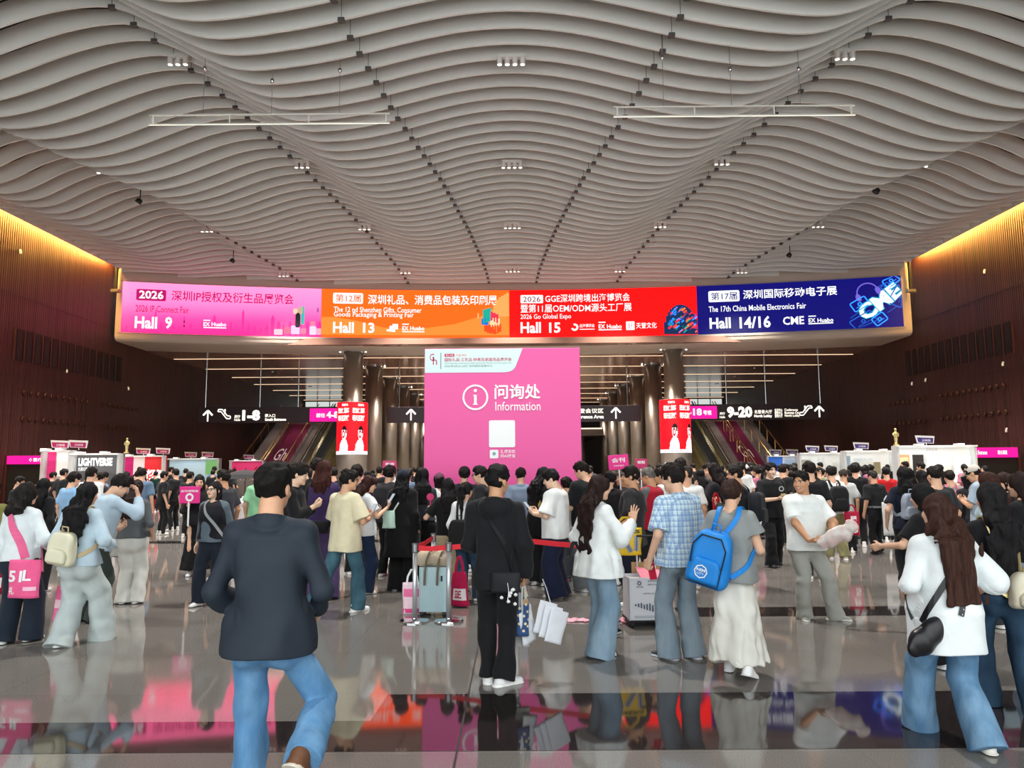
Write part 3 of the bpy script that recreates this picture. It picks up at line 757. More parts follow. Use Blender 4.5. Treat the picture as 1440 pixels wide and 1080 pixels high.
sign_text(e, cx, zb, '9-18', 960, 986.5, 574.5, 584.5, bold=.03, off=.03); sign_text(e, cx, zb, '号馆', 988.5, 1000, 577, 583.5, off=.03)
sign_text(e, cx, zb, '展厅', 1012, 1019.5, 580, 583.5); sign_text(e, cx, zb, 'Halls', 1012, 1019.5, 585, 588); sign_text(e, cx, zb, '9-20', 1022, 1057.5, 571.5, 587.5, bold=.05)
sign_text(e, cx, zb, '北登录大厅', 1060.5, 1085.5, 576.5, 581.5); sign_text(e, cx, zb, 'North Lobby', 1060.5, 1085.5, 583, 587.8, bold=.03)
sign_text(e, cx, zb, '会议中心\n商务中心\n登录大厅', 1089, 1100, 574.5, 587); sign_text(e, cx, zb, 'Conference\nBusiness Ctr\nNorth Lobby', 1103, 1124, 574.5, 587, bold=.01)

# ---- screens wrapped around the first pair of columns
M_CR = glow('column_red', 'ee1020', .95, True); M_CW = glow('column_white', 'fafafa', 1.0, True); M_CWt = glow('column_lettering', 'fff8f0', 1.1); M_CRt = glow('column_mark', 'b00c28', .95); M_CP = glow('column_pink_lettering', 'f03ca0', .95); M_CK = glow('column_black', '1a0a0c', .9)
for s in (-1, 1):
    X = s * 8.6; Y = 39.4; RR = .80
    e = empty('column_display', (X, Y, 0), label='tall red wraparound advert screen on the %s round column' % ('left' if s < 0 else 'right'), cat='screen')
    um = 496 if s < 0 else 948
    zt, zb = at(um, 565 if s < 0 else 561, Y - RR).z, at(um, 639 if s < 0 else 636.5, Y - RR).z
    zw = zb + .17
    MB().lathe([(RR, 0), (RR, zt + .02)], 48).build('cladding', drum2, e).data.polygons.foreach_set('use_smooth', [True] * 48 + [False] * 2)
    def cyl(a, z, off=.0): return Vector((( RR + .012 + off) * math.sin(a), -(RR + .012 + off) * math.cos(a), z))
    def wrap(z0, z1, m, nm, off=0):
        b = MB(); A = np.linspace(-PI * .98, PI * .98, 49)
        for a, c in zip(A[:-1], A[1:]): b.quad(cyl(a, z0, off), cyl(c, z0, off), cyl(c, z1, off), cyl(a, z1, off))
        return b.build(nm, m, e)
    wrap(zw, zt, M_CR, 'screen'); wrap(zb, zw, M_CW, 'white_footer')
    H = zt - zw
    def ct(body, a0, a1, z0, z1, m, bold=.02, off=.02):
        b = MB(); text_fit(b, body, lambda a, z: cyl(a, z, off), a0, a1, z0, z1, bold); return b.build('lettering', m, e)
    sh = 0 if s < 0 else .12
    for a0 in (-.95 - sh, .12 - sh):
        ct('匠迪保温杯', a0 + .1, a0 + .95, zt - H * .23, zt - H * .12, M_CWt, .03); ct('明天还烫嘴', a0 + .1, a0 + .95, zt - H * .39, zt - H * .27, M_CWt, .03)
        ct('匠迪杯业', a0 + .45, a0 + .88, zt - H * .085, zt - H * .035, M_CWt)
        ct('SEP17-20', a0 + .0, a0 + .5, zb + .04, zw - .04, M_CP, .03); ct('SET17-20', a0 + .55, a0 + 1.0, zb + .04, zw - .04, M_CP, .03)
        # plain white figure holding a flask
        fa = a0 + (.60 if s < 0 else .78); f = lambda x, z: cyl(fa + x, zw + z, .014)
        b = MB(); strip_on(b, [(-.33, 0), (.30, 0), (.29, H * .12), (.20, H * .22), (.05, H * .25), (-.12, H * .23), (-.27, H * .14)], f); strip_on(b, disc_pts(.04, H * .36, .17, H * .14), f); b.build('white_figure', M_CW, e)
        f = lambda x, z: cyl(fa + x, zw + z, .020)
        b = MB(); strip_on(b, disc_pts(.05, H * .43, .16, H * .085, 20, 0, 180), f); strip_on(b, [(.12, H * .36), (.20, H * .36), (.20, H * .45), (.12, H * .45)], f); b.build('figure_hair', M_CK, e)
        f = lambda x, z: cyl(fa + x, zw + z, .026)
        b = MB(); strip_on(b, disc_pts(-.0, H * .345, .10, H * .085), f); b.build('red_disc', M_CRt, e)
        f = lambda x, z: cyl(fa + x, zw + z, .032)
        b = MB(); strip_on(b, disc_pts(-.0, H * .345, .045, H * .04), f); b.build('flask_rim', M_CWt, e)
        b = MB(); line_on(b, [(-.22, 0), (-.10, H * .2)], .012, f); line_on(b, [(-.14, 0), (-.04, H * .18)], .012, f); b.build('flask_outline', M_CK, e)
# ---- stairs with pink graphic, escalators beside them
M_STEP = mat('stair_stone', '8a7d78', .5, var=.15, vscale=3); M_STEPP = mat('stair_pink', '7d1d48', .5); M_BRASS = mat('brass', 'c59a58', .25, metal=1.0)
M_GLASS = mat('balustrade_glass', '8f8a5c', .08, spec=.6, alpha=.45); M_RUBBER = mat('black_rubber', '101010', .5)
SL = .526
for s in (-1, 1):
    e = empty('grand_staircase', (s * 16, 46.5, 0), kind='structure'); e.name = 'stairs_' + ('left' if s < 0 else 'right')
    b = MB(); n = 35; rise = 5.6 / n; run = rise / SL
    for i in range(n):
        y0, z1 = i * run, (i + 1) * rise
        for (xa, xb, mi) in ((-2.0, -.9, 0), (-.9, .75, 1), (.75, 2.0, 0)):
            jag = .16 * ((i * 7) % 5 - 2) if mi == 1 else 0
            b.use(mi if 3 < i < 31 else 0).box((xa if mi == 0 else xa, y0, 0), (xb, y0 + run + .03, z1))
    struct(b.build('steps', [M_STEP, M_STEPP], e))
    b = MB(); ln = Vector((0, 1, SL)).normalized()
    text_fit(b, 'Gh', lambda x, t: Vector((x, 0, .17)) + ln * t, -.45, .3, 4.4, 6.2, .0); struct(b.build('lettering', mat('stair_white', 'b8a3a9', .6), e))
    for x in (-2.0, -.62, -.42, .9, 2.0):
        o = MB().tube([(x, 0, 1.0), (x, n * run, 5.6 + 1.0)], .035, 8).build('handrail', M_BRASS, e); struct(o)
        b = MB()
        for i in range(0, n, 5): b.tube([(x, i * run + .1, i * rise), (x, i * run + .1, i * rise + 1.05)], .02, 6)
        struct(b.build('railing_post', M_BRASS, e))
    # escalator between staircase and columns
    ex = s * 13.2 - s * 16
    q = empty('escalator', (s * 13.2, 46.5, 0), label='escalator rising beside the %s staircase' % ('left' if s < 0 else 'right'), cat='escalator')
    L = 5.6 / SL
    b = MB()
    for i in range(32):
        y0 = L * i / 32; b.box((-.5, y0, SL * y0 - .3), (.5, y0 + L / 32 + .02, SL * y0 + .16))
    b.build('steps', mat('escalator_steel', '4b4a48', .4, metal=.7), q)
    for x in (-.62, .62):
        MB().add([(x - .01, -1, .1), (x - .01, 0, .1), (x - .01, L, 5.6), (x - .01, L, 6.55), (x - .01, 0, 1.05), (x - .01, -1, 1.05), (x + .01, -1, .1), (x + .01, 0, .1), (x + .01, L, 5.6), (x + .01, L, 6.55), (x + .01, 0, 1.05), (x + .01, -1, 1.05)],
                 [(0, 1, 4, 5), (1, 2, 3, 4), (11, 10, 7, 6), (10, 9, 8, 7), (0, 5, 11, 6), (5, 4, 10, 11), (4, 3, 9, 10)]).build('balustrade', M_GLASS, q)
        MB().tube([(x, -1, .6), (x, -1.05, .9), (x, -.8, 1.1), (x, 0, 1.1), (x, L, 6.6)], .05, 8).build('handrail', M_RUBBER, q)
        MB().add([(x - .12, -1, 0), (x + .12, -1, 0), (x + .12, L, 0), (x - .12, L, 0), (x - .12, -1, .12), (x + .12, -1, .12), (x + .12, 0, .15), (x - .12, 0, .15), (x + .12, L, 5.62), (x - .12, L, 5.62)],
                 [(0, 1, 5, 4), (4, 5, 6, 7), (7, 6, 8, 9), (1, 2, 8, 6, 5), (0, 4, 7, 9, 3), (2, 3, 9, 8), (0, 3, 2, 1)]).build('truss_cladding', mat('escalator_cladding', '8a7b4e', .3, metal=.6), q)
    xa, xb = sorted((s * 19.45, s * 12.3))
    struct(MB().box((xa, 46.5 + L, 5.2), (xb, 68, 5.6)).build('landing_' + ('left' if s < 0 else 'right'), M_STEP))

# ---- exhibition booths along the sides
def box_art(e, w, h, z0, rect, m, nm, off=.012):
    x0, x1, a, b_ = rect
    return MB().box((-w / 2 + x0 * w, -off, z0 + a * h), (-w / 2 + x1 * w, -off + .01, z0 + b_ * h)).build(nm, m, e)
def booth(u0, u1, vt, d, label, back, art, texts=(), flags=1, flagm=None, counter=True, side=-1, cmat=None, fl=''):
    a, c = at(u0, vt, d), at(u1, vt, d); w = c.x - a.x; h = a.z; cx = (a.x + c.x) / 2
    e = empty('exhibition_booth', (cx, d, 0), label=label, cat='exhibition booth', group='exhibition booths along the walls')
    MB().box((-w / 2, 0, 0), (w / 2, .1, h)).build('back_wall', back, e)
    for x in (-w / 2, w / 2 - .08): MB().box((x, -.3, 0), (x + .08, .0, h)).build('side_wall', mat('booth_white', 'c9cdcd', .4), e)
    MB().box((-w / 2, -.38, h - .06), (w / 2, -.3, h)).build('top_rail', mat('rail_white', 'dcdcdc', .4), e)
    for rect, col, nm in art:
        em = mat('self_glow_' + col, col, .5, emit=col, estr=.12, sample=False)  # ordinary printed panels given a weak glow of their own
        box_art(e, w, h, 0, rect, em, nm)
    for body, rect, col, bold in texts:
        b = MB(); text_fit(b, body, lambda x, z: Vector((x, -.02, z)), -w / 2 + rect[0] * w, -w / 2 + rect[1] * w, rect[2] * h, rect[3] * h, bold)
        b.build('lettering', mat('self_glow_' + col, col, .5, emit=col, estr=.6, sample=False), e)
    n = max(2, int(w / 1.1))
    for i in range(n):
        x = -w / 2 + w * (i + .5) / n
        la = MB().box((x - .12, -.6, h), (x + .12, -.3, h + .06)).build('arm_light', mat('rail_white', 'dcdcdc', .4), e)
        MB().box((x - .1, -.58, h - .008), (x + .1, -.42, h)).build('light_face', glow('booth_lamp', 'fffdf5', 1.0, True), la)
    if counter:
        MB().box((-w * .42, -1.6, 0), (w * .42, -1.15, .98)).build('counter', cmat or mat('counter_white', 'dfe0e2', .35), e, bevel=.02)
        b = MB()
        for i in range(7): b.box((-w * .38 + w * .11 * i, -1.5, .98), (-w * .38 + w * .11 * i + .12, -1.3, .98 + .08 + .06 * ((i * 5) % 3)))
        b.build('sample_goods', mat('goods', 'c9b8b0', .5, var=.6, vscale=6), e)
    l = bpy.data.lights.new('booth_wash', 'AREA'); l.shape = 'RECTANGLE'; l.size = w * .9; l.size_y = .25; l.energy = 2 * w; l.color = (1, .97, .93)
    lo = bpy.data.objects.new('booth_wash', l); C.objects.link(lo); lo.parent = e; lo.location = (0, -.75, h + .05); lo.rotation_euler = (R(25), 0, 0)
    if flags:
        fm = flagm or M_FLAGP
        for i in range(flags):
            f = empty('aisle_flag', (cx - w * .1 + i * min(.95, w * .62) - (flags - 1) * .1 + (.4 if side < 0 else -.1), d - .34, h + .003), label='small %s aisle marker standing on the %s%s' % ('pink' if side < 0 else 'violet', fl, ['', ', right one of the pair'][i] if flags > 1 else ''), cat='aisle marker')
            MB().tube([(0, 0, 0), (0, 0, .12)], .015, 6).build('post', M_WHITE, f)
            MB().add([(-.40, 0, .12), (.34, 0, .08), (.40, 0, .42), (-.48, 0, .46), (-.40, .05, .12), (.34, .05, .08), (.40, .05, .42), (-.48, .05, .46)], [(0, 1, 2, 3), (7, 6, 5, 4), (0, 4, 5, 1), (1, 5, 6, 2), (2, 6, 7, 3), (3, 7, 4, 0)]).build('board', M_WHITE, f)
            f.scale = (.8, .8, .8)
            MB().quad((-.37, -.008, .14), (.31, -.008, .10), (.33, -.008, .33), (-.41, -.008, .36)).build('panel', fm, f)
            b = MB(); text_fit(b, '万物馆', lambda x, z: Vector((x, -.016, z)), -.2, .2, .17, .28, .01); b.build('lettering', M_WHITE, f)
    return e, w, h
M_FLAGP = mat('flag_pink', 'b01a68', .5); M_FLAGV = mat('flag_violet', '40307a', .5)
W_ = 'f4f6f6'
booth(65, 106, 633.5, 27.5, 'white booth with a pink banner beside the left doorway', mat('booth_back', 'cdd2d1', .5), [((.02, .36, .0, 1.0), 'd8307e', 'pink_banner'), ((.4, .98, .6, .97), W_, 'poster'), ((.55, .75, .42, .6), '2a2a2c', 'picture'), ((.78, .97, .42, .6), 'cfcfcf', 'picture')], [], 2, cmat=mat('counter_pink', 'c77f95', .4), fl='far-left white booth')
booth(106, 174, 638, 27.5, 'grey booth wall with one line of big white block capitals', mat('booth_grey', '77797b', .5), [((.0, 1.0, .0, .98), '5a5c5e', 'grey_panel')], [('LIGHTVERSE', (.08, .78, .80, .93), 'ffffff', .04), ('光源元宇宙', (.08, .32, .72, .78), 'e8e8e8', .01)], 0)
booth(174, 234, 641, 36, 'red booth with two large white Chinese characters', mat('booth_red', 'cc2222', .5), [((.02, .24, .55, .98), 'c0207a', 'poster'), ((.24, .5, .6, .98), 'f0e4ea', 'poster'), ((.5, 1.0, .1, .99), 'e8303a', 'red_panel')], [('超级', (.55, .98, .45, .72), 'ffffff', .03)], 2, fl='red booth')
booth(234, 311, 645, 42, 'pale blue and green booth with landscape mural', mat('booth_sky', 'bcd6ea', .5), [((.0, 1.0, .15, .98), 'bfe0f2', 'mural'), ((.72, .98, .6, .95), 'b8d83c', 'green_field'), ((.3, .7, .2, .5), '9fb0d0', 'pavilion')], [], 2, fl='blue and green booth')
booth(325, 373, 647.5, 48, 'pink and white booth nearest the left staircase', mat('booth_rose', 'f0c6d4', .5), [((.0, 1.0, .7, .99), 'e83a78', 'pink_band'), ((.1, .9, .2, .7), 'fbe9ef', 'poster')], [], 1, fl='pink and white booth')
booth(1255, 1366, 627, 27.5, 'white booth with coffee and dark lamp posters, far right', mat('booth_back', 'cdd2d1', .5), [((.0, 1.0, .0, .99), 'd3d9d8', 'wall_panel')], [('品质生活', (.42, .56, .92, .96), '888888', 0)], 1, M_FLAGV, side=1, fl='far-right white booth with posters')
e_r = [o for o in C.objects if o.name.startswith('exhibition_booth')][-1]
w5 = at(1366, 627, 27.5).x - at(1255, 627, 27.5).x; h5 = at(1255, 627, 27.5).z
for rect, col in (((.06, .2, .35, .86), 'c8966a'), ((.24, .38, .45, .86), '2a2624'), ((.42, .55, .45, .86), 'f7f7f5'), ((.58, .72, .45, .86), 'e4e2da'), ((.76, .97, .3, .84), 'e8f2ee'), ((.08, .18, .72, .82), 'e8c89a'), ((.28, .34, .55, .62), 'e8d8c8'), ((.46, .5, .52, .6), 'b02030')):
    box_art(e_r, w5, h5, 0, rect, mat('self_glow_' + col, col, .5, emit=col, estr=.28, sample=False), 'poster', .02 if rect[1] - rect[0] > .13 else .03)
booth(1183, 1252, 634, 33, 'white booth with gold gift boxes on its wall', mat('booth_back', 'cdd2d1', .5), [((.0, 1.0, .0, .99), 'd3d9d8', 'wall_panel'), ((.64, .78, .55, .78), 'c8ac62', 'gift_box'), ((.05, .17, .7, .9), 'c8d0dc', 'picture')], [('家用电器 舒心生活', (.24, .62, .8, .86), '8a9aa0', .0)], 1, M_FLAGV, side=1, fl='white booth with gold boxes')
booth(1121, 1182, 637, 38, 'plain white booth with a few grey characters', mat('booth_back', 'cdd2d1', .5), [((.0, 1.0, .0, .99), 'd6dcda', 'wall_panel'), ((.05, .3, .6, .85), 'd8cfc2', 'picture')], [('智造', (.45, .62, .78, .9), '9aa0a0', .0)], 2, M_FLAGV, side=1, fl='plain white booth')
booth(1076, 1120, 641, 43, 'blue and white booth nearest the right staircase', mat('booth_blue', '4a88dc', .5), [((.0, .55, .0, .98), '3a7be0', 'blue_panel'), ((.55, 1.0, .0, .98), 'dfeaf6', 'wall_panel'), ((.6, .95, .55, .9), 'b8c0c8', 'picture')], [], 2, M_FLAGV, side=1, fl='blue and white booth')
# gold statuettes on the booth tops
def statuette(p, label, k):
    e = empty('gold_statuette', p, label=label, cat='statue')
    G = mat('statue_gold', 'd8c488', .35, metal=.4)
    MB().lathe([(.12, -.12), (.12, 0), (.09, .02), (.10, .1), (.13, .32), (.12, .45), (.16, .62), (.18, .74), (.10, .82), (.055, .86), (.06, .9), (.09, .97), (.085, 1.05), (.04, 1.1), (.005, 1.11)], 16).build('figure', G, e, smooth=True)
    for s in (-1, 1): MB().tube([(s * .17, 0, .74), (s * .2, -.03, .58), (s * .13, -.08, .48), (s * .03, -.12, .52)], [.05, .042, .036, .03], 8).build('arm', G, e, smooth=True)
    MB().box((-.15, -.15, -.2), (.15, .15, -.1)).build('plinth', G, e)
    e.scale = (k,) * 3
p = at(173, 641, 27.2); statuette((p.x - .05, 27.53, at(106, 638, 27.5).z + .093), 'small gold statuette standing on the corner of the grey booth', .44)
p = at(1268, 636, 27.2); statuette((p.x, 27.55, at(1255, 627, 27.5).z + .103), 'small gold statuette standing on the white booth at right', .50)
# doorway portals with pink fascia next to the outermost booths
for s, (u0, u1, vt, vb, d) in ((-1, (10, 60, 641, 652.5, 28.4)), (1, (1367, 1432, 629.5, 643, 28.4))):
    a, c = at(u0, vt, d), at(u1, vb, d); cx = (a.x + c.x) / 2; w = c.x - a.x
    e = empty('side_doorway', (cx, d, 0), label='dark doorway under a %s pink sign at far %s' % ('short' if s < 0 else 'long', 'left' if s < 0 else 'right'), cat='doorway')
    MB().box((-w / 2, 0, c.z), (w / 2, .25, a.z)).build('pink_fascia', glow('fascia_pink', 'f0178c', .9, True), e)
    MB().box((-w / 2, .1, 0), (w / 2, .2, c.z)).build('opening', M_BLACK, e)  # solid black panel, the darkness inside the doorway put in as colour
    b = MB()
    for x in (-w / 2 - .06, w / 2): b.box((x, .0, 0), (x + .06, .25, a.z))
    b.build('jamb', M_WALL, e)
    for body, f0, f1 in ((('◇', .62, .7), ('医疗', .74, .98)) if s < 0 else (('入口', .0, .1), ('Entrance', .12, .32), ('观众通道', .55, .76))):
        b = MB(); h = a.z - c.z; text_fit(b, body, lambda x, z: Vector((x, -.01, z)), -w / 2 + f0 * w, -w / 2 + f1 * w, c.z + h * .3, c.z + h * .72, .01); b.build('lettering', M_SIGNW, e)
# ================================================================== FIGURES: smooth blended volumes turned into meshes
F32 = np.float32
class Vol:
    def __init__(s, lo, hi, h):
        s.h = float(h); s.lo = np.array(lo, float) - 2 * h
        s.n = np.maximum(4, np.ceil((np.array(hi, float) + 2 * h - s.lo) / h).astype(int) + 1)
        s.F = np.full(s.n, 1.0, F32)
    def sub(s, lo, hi):
        a = np.clip(np.floor((np.array(lo) - s.lo) / s.h).astype(int), 0, s.n); b = np.clip(np.ceil((np.array(hi) - s.lo) / s.h).astype(int) + 1, 0, s.n)
        if np.any(b <= a): return None
        sl = tuple(slice(i, j) for i, j in zip(a, b))
        X = (s.lo[0] + s.h * np.arange(a[0], b[0])).astype(F32)[:, None, None]
        Y = (s.lo[1] + s.h * np.arange(a[1], b[1])).astype(F32)[None, :, None]
        Z = (s.lo[2] + s.h * np.arange(a[2], b[2])).astype(F32)[None, None, :]
        return sl, X, Y, Z
    def put(s, sl, d, k, op='u'):
        f = s.F[sl]
        if op == 's': f = -f
        if k > 0:
            q = np.maximum(k - np.abs(f - d), 0) / k; r = np.minimum(f, d) - q * q * (k * .25)
        else: r = np.minimum(f, d)
        s.F[sl] = -r if op == 's' else r
    def cap(s, a, b, ra, rb, k=.02, op='u', cut=None, flat=None):
        a = np.array(a, float); b = np.array(b, float); m = max(ra, rb) + 1.5 * k + 3 * s.h
        g = s.sub(np.minimum(a, b) - m, np.maximum(a, b) + m)
        if g is None: return
        sl, X, Y, Z = g; e = b - a; L2 = float(e @ e) + 1e-12
        px, py, pz = X - a[0], Y - a[1], Z - a[2]
        if flat is not None:      # squash across an axis
            ax, fc = flat; ax = np.array(ax, float); ax /= np.linalg.norm(ax)
            q = (px * ax[0] + py * ax[1] + pz * ax[2]) * (fc - 1)
            px, py, pz = px + q * ax[0], py + q * ax[1], pz + q * ax[2]
            e = e + ax * (float(e @ ax) * (fc - 1)); L2 = float(e @ e) + 1e-12
        t = np.clip((px * e[0] + py * e[1] + pz * e[2]) / L2, 0, 1)
        d = np.sqrt((px - t * e[0]) ** 2 + (py - t * e[1]) ** 2 + (pz - t * e[2]) ** 2) - (ra + t * (rb - ra))
        if flat is not None: d = d / max(1.0, fc * .8)
        if cut:
            u = (b - a) / math.sqrt(float((b - a) @ (b - a)) + 1e-12)
            d = np.maximum(d, (X - b[0]) * u[0] + (Y - b[1]) * u[1] + (Z - b[2]) * u[2])
        s.put(sl, d.astype(F32), k, op)
    def ell(s, c, r, M=None, k=.02, op='u'):
        c = np.array(c, float); m = max(r) + 1.5 * k + 3 * s.h; g = s.sub(c - m, c + m)
        if g is None: return
        sl, X, Y, Z = g; px, py, pz = X - c[0], Y - c[1], Z - c[2]
        if M is not None:
            M = np.array(M); px, py, pz = [px * M[0, i] + py * M[1, i] + pz * M[2, i] for i in range(3)]
        q = np.sqrt((px / r[0]) ** 2 + (py / r[1]) ** 2 + (pz / r[2]) ** 2); q2 = np.sqrt((px / r[0] ** 2) ** 2 + (py / r[1] ** 2) ** 2 + (pz / r[2] ** 2) ** 2) + 1e-6
        s.put(sl, (q * (q - 1) / q2).astype(F32), k, op)
    def loft(s, pts, rx, ry, X_, Y_, n=2.4, k=.03, cap=.7, op='u'):
        pts = [np.array(p, float) for p in pts]; X_ = np.array(X_, float); Y_ = np.array(Y_, float)
        A = np.array(pts); m = max(max(rx), max(ry)) + 1.5 * k + 3 * s.h
        g = s.sub(A.min(0) - m, A.max(0) + m)
        if g is None: return
        sl, X, Y, Z = g; best = None
        for i in range(len(pts) - 1):
            a, b = pts[i], pts[i + 1]; e = b - a; L = math.sqrt(float(e @ e)) + 1e-9; T = e / L
            tt = ((X - a[0]) * T[0] + (Y - a[1]) * T[1] + (Z - a[2]) * T[2]) / L
            t = np.clip(tt, 0, 1); t = t * t * (3 - 2 * t) * .5 + t * .5
            tc = np.clip(tt, 0, 1)
            qx, qy, qz = X - a[0] - tc * e[0], Y - a[1] - tc * e[1], Z - a[2] - tc * e[2]
            rxx = rx[i] + (rx[i + 1] - rx[i]) * t; ryy = ry[i] + (ry[i + 1] - ry[i]) * t
            u = np.abs(qx * X_[0] + qy * X_[1] + qz * X_[2]) / rxx; v = np.abs(qx * Y_[0] + qy * Y_[1] + qz * Y_[2]) / ryy
            w = np.abs(qx * T[0] + qy * T[1] + qz * T[2]); mn = np.minimum(rxx, ryy)
            r = (u ** n + v ** n) ** (1 / n)
            r = np.sqrt(r * r + (w / (mn * cap)) ** 2)
            d = (r - 1) * mn
            best = d if best is None else np.minimum(best, d)
        s.put(sl, best.astype(F32), k, op)
    def cut(s, p, nrm, wob=0.0, k=0.004):
        """remove what lies on the positive side of a plane"""
        nrm = np.array(nrm, float); nrm /= np.linalg.norm(nrm); sl, X, Y, Z = s.sub(s.lo, s.lo + s.h * s.n)
        d = (X - p[0]) * nrm[0] + (Y - p[1]) * nrm[1] + (Z - p[2]) * nrm[2]
        if wob: d = d + wob * np.sin(X * 19 + 1) + wob * np.sin(Y * 23)
        d = d.astype(F32) + np.zeros_like(s.F)
        q = np.maximum(k - np.abs(s.F - d), 0) / k
        s.F = np.maximum(s.F, d) + q * q * (k * .25)
    def folds(s, amp, freq=16, stretch=.5, seed=0, zone=None):
        I = np.nonzero(np.abs(s.F) < max(.03, 2.5 * s.h))
        if not len(I[0]): return
        P = np.stack([s.lo[i] + s.h * I[i] for i in range(3)], 1); rs = np.random.RandomState(seed); o = np.zeros(len(P))
        for j in range(6):
            d = rs.randn(3); d /= np.linalg.norm(d); d = d * freq * rs.uniform(.6, 1.7); d[2] *= stretch
            d2 = rs.randn(3) * freq * .35
            o += np.sin(P @ d + rs.uniform(0, 6.3) + 1.6 * np.sin(P @ d2)) * rs.uniform(.5, 1)
        for j in range(4):
            d = rs.randn(3); d /= np.linalg.norm(d); d = d * freq * rs.uniform(2.0, 3.2); d[2] *= stretch
            o += .38 * np.sin(P @ d + rs.uniform(0, 6.3) + 1.4 * np.sin(P @ (rs.randn(3) * freq * .5)))
        o *= amp / 2.2
        if zone is not None: o *= zone(P)
        s.F[I] += o.astype(F32)
    def mesh(s):
        return surface_nets(s.F, s.lo, s.h)
def surface_nets(F, lo, h):
    S = F < 0
    nx, ny, nz = F.shape
    c = S[:-1, :-1, :-1].astype(np.int8)
    tot = np.zeros((nx - 1, ny - 1, nz - 1), np.int8)
    for i in (0, 1):
        for j in (0, 1):
            for k in (0, 1): tot += S[i:nx - 1 + i, j:ny - 1 + j, k:nz - 1 + k]
    act = (tot > 0) & (tot < 8)
    I = np.argwhere(act)
    if not len(I): return np.zeros((0, 3)), np.zeros((0, 4), int)
    idx = np.full(act.shape, -1, np.int32); idx[act] = np.arange(len(I))
    acc = np.zeros((len(I), 3)); cnt = np.zeros(len(I))
    cor = {}
    for i in (0, 1):
        for j in (0, 1):
            for k in (0, 1): cor[(i, j, k)] = F[I[:, 0] + i, I[:, 1] + j, I[:, 2] + k].astype(float)
    ks = list(cor)
    for a in ks:
        for ax in range(3):
            if a[ax] == 0:
                b = list(a); b[ax] = 1; b = tuple(b); fa, fb = cor[a], cor[b]; m = (fa < 0) != (fb < 0)
                t = fa[m] / (fa[m] - fb[m]); p = np.tile(np.array(a, float), (m.sum(), 1)); p[:, ax] += t
                acc[m] += p; cnt[m] += 1
    V = (I + acc / cnt[:, None]) * h + lo
    Q = []
    for ax in range(3):
        sl0 = [slice(None)] * 3; sl1 = [slice(None)] * 3; sl0[ax] = slice(0, -1); sl1[ax] = slice(1, None)
        e = S[tuple(sl0)] != S[tuple(sl1)]; E = np.argwhere(e)
        o1, o2 = [(1, 2), (2, 0), (0, 1)][ax]
        ok = (E[:, o1] > 0) & (E[:, o2] > 0) & (E[:, o1] < F.shape[o1] - 1) & (E[:, o2] < F.shape[o2] - 1); E = E[ok]
        def g(d1, d2):
            q = E.copy(); q[:, o1] -= d1; q[:, o2] -= d2; return idx[q[:, 0], q[:, 1], q[:, 2]]
        q = np.stack([g(1, 1), g(0, 1), g(0, 0), g(1, 0)], 1)
        fl = ~S[E[:, 0], E[:, 1], E[:, 2]]; q[fl] = q[fl][:, ::-1]
        Q.append(q)
    Q = np.concatenate(Q); Q = Q[(Q >= 0).all(1)]
    return V, Q
def np_mesh(name, V, Q, mats, mi=None, smooth=True):
    me = bpy.data.meshes.new(name)
    me.vertices.add(len(V)); me.vertices.foreach_set('co', np.ascontiguousarray(V, dtype=F32).ravel())
    me.loops.add(Q.size); me.loops.foreach_set('vertex_index', np.ascontiguousarray(Q, dtype=np.int32).ravel())
    me.polygons.add(len(Q)); me.polygons.foreach_set('loop_start', np.arange(0, Q.size, 4, dtype=np.int32))
    try: me.polygons.foreach_set('loop_total', np.full(len(Q), 4, np.int32))
    except Exception: pass
    for m in (mats if isinstance(mats, (list, tuple)) else [mats]): me.materials.append(m)
    if mi is not None: me.polygons.foreach_set('material_index', np.ascontiguousarray(mi, dtype=np.int32))
    if smooth: me.polygons.foreach_set('use_smooth', np.ones(len(Q), bool))
    me.update(calc_edges=True); me.validate()
    return me

# ---- materials of people
SKINS = ['e0b294', 'd8a684', 'cc9874', 'e8c0a4']
def skin(i): return mat('skin_%d' % i, SKINS[i], .5, var=.05, vscale=20, spec=.35)
M_LIP = mat('lips', 'b9706a', .45); M_BROW = mat('brow', '2a201c', .7); M_EYE = mat('eye_white', 'e9e4de', .3); M_IRIS = mat('iris', '1c1310', .2)
def hair_mat(c):
    return mat('hair_' + c, c, .58, var=.5, vscale=9, bump=.6, bscale=34, stretch=(9, 9, .35), spec=.18)
def rot(yaw=0, pitch=0, roll=0):
    return np.array(Matrix.Rotation(R(yaw), 3, 'Z') @ Matrix.Rotation(R(-pitch), 3, 'X') @ Matrix.Rotation(R(roll), 3, 'Y'))
def ik(S, W, l1, l2, pole):
    S = np.array(S, float); W = np.array(W, float); d = W - S; L = np.linalg.norm(d); mx = (l1 + l2) * .998
    if L > mx: W = S + d / L * mx; d = W - S; L = mx
    mnl = abs(l1 - l2) + .02
    if L < mnl: L = mnl
    u = d / (np.linalg.norm(d) + 1e-9); a = (l1 * l1 - l2 * l2 + L * L) / (2 * L); hh = math.sqrt(max(0, l1 * l1 - a * a))
    p = np.array(pole, float); p = p - u * (p @ u); p /= (np.linalg.norm(p) + 1e-9)
    return S + u * a + p * hh, W
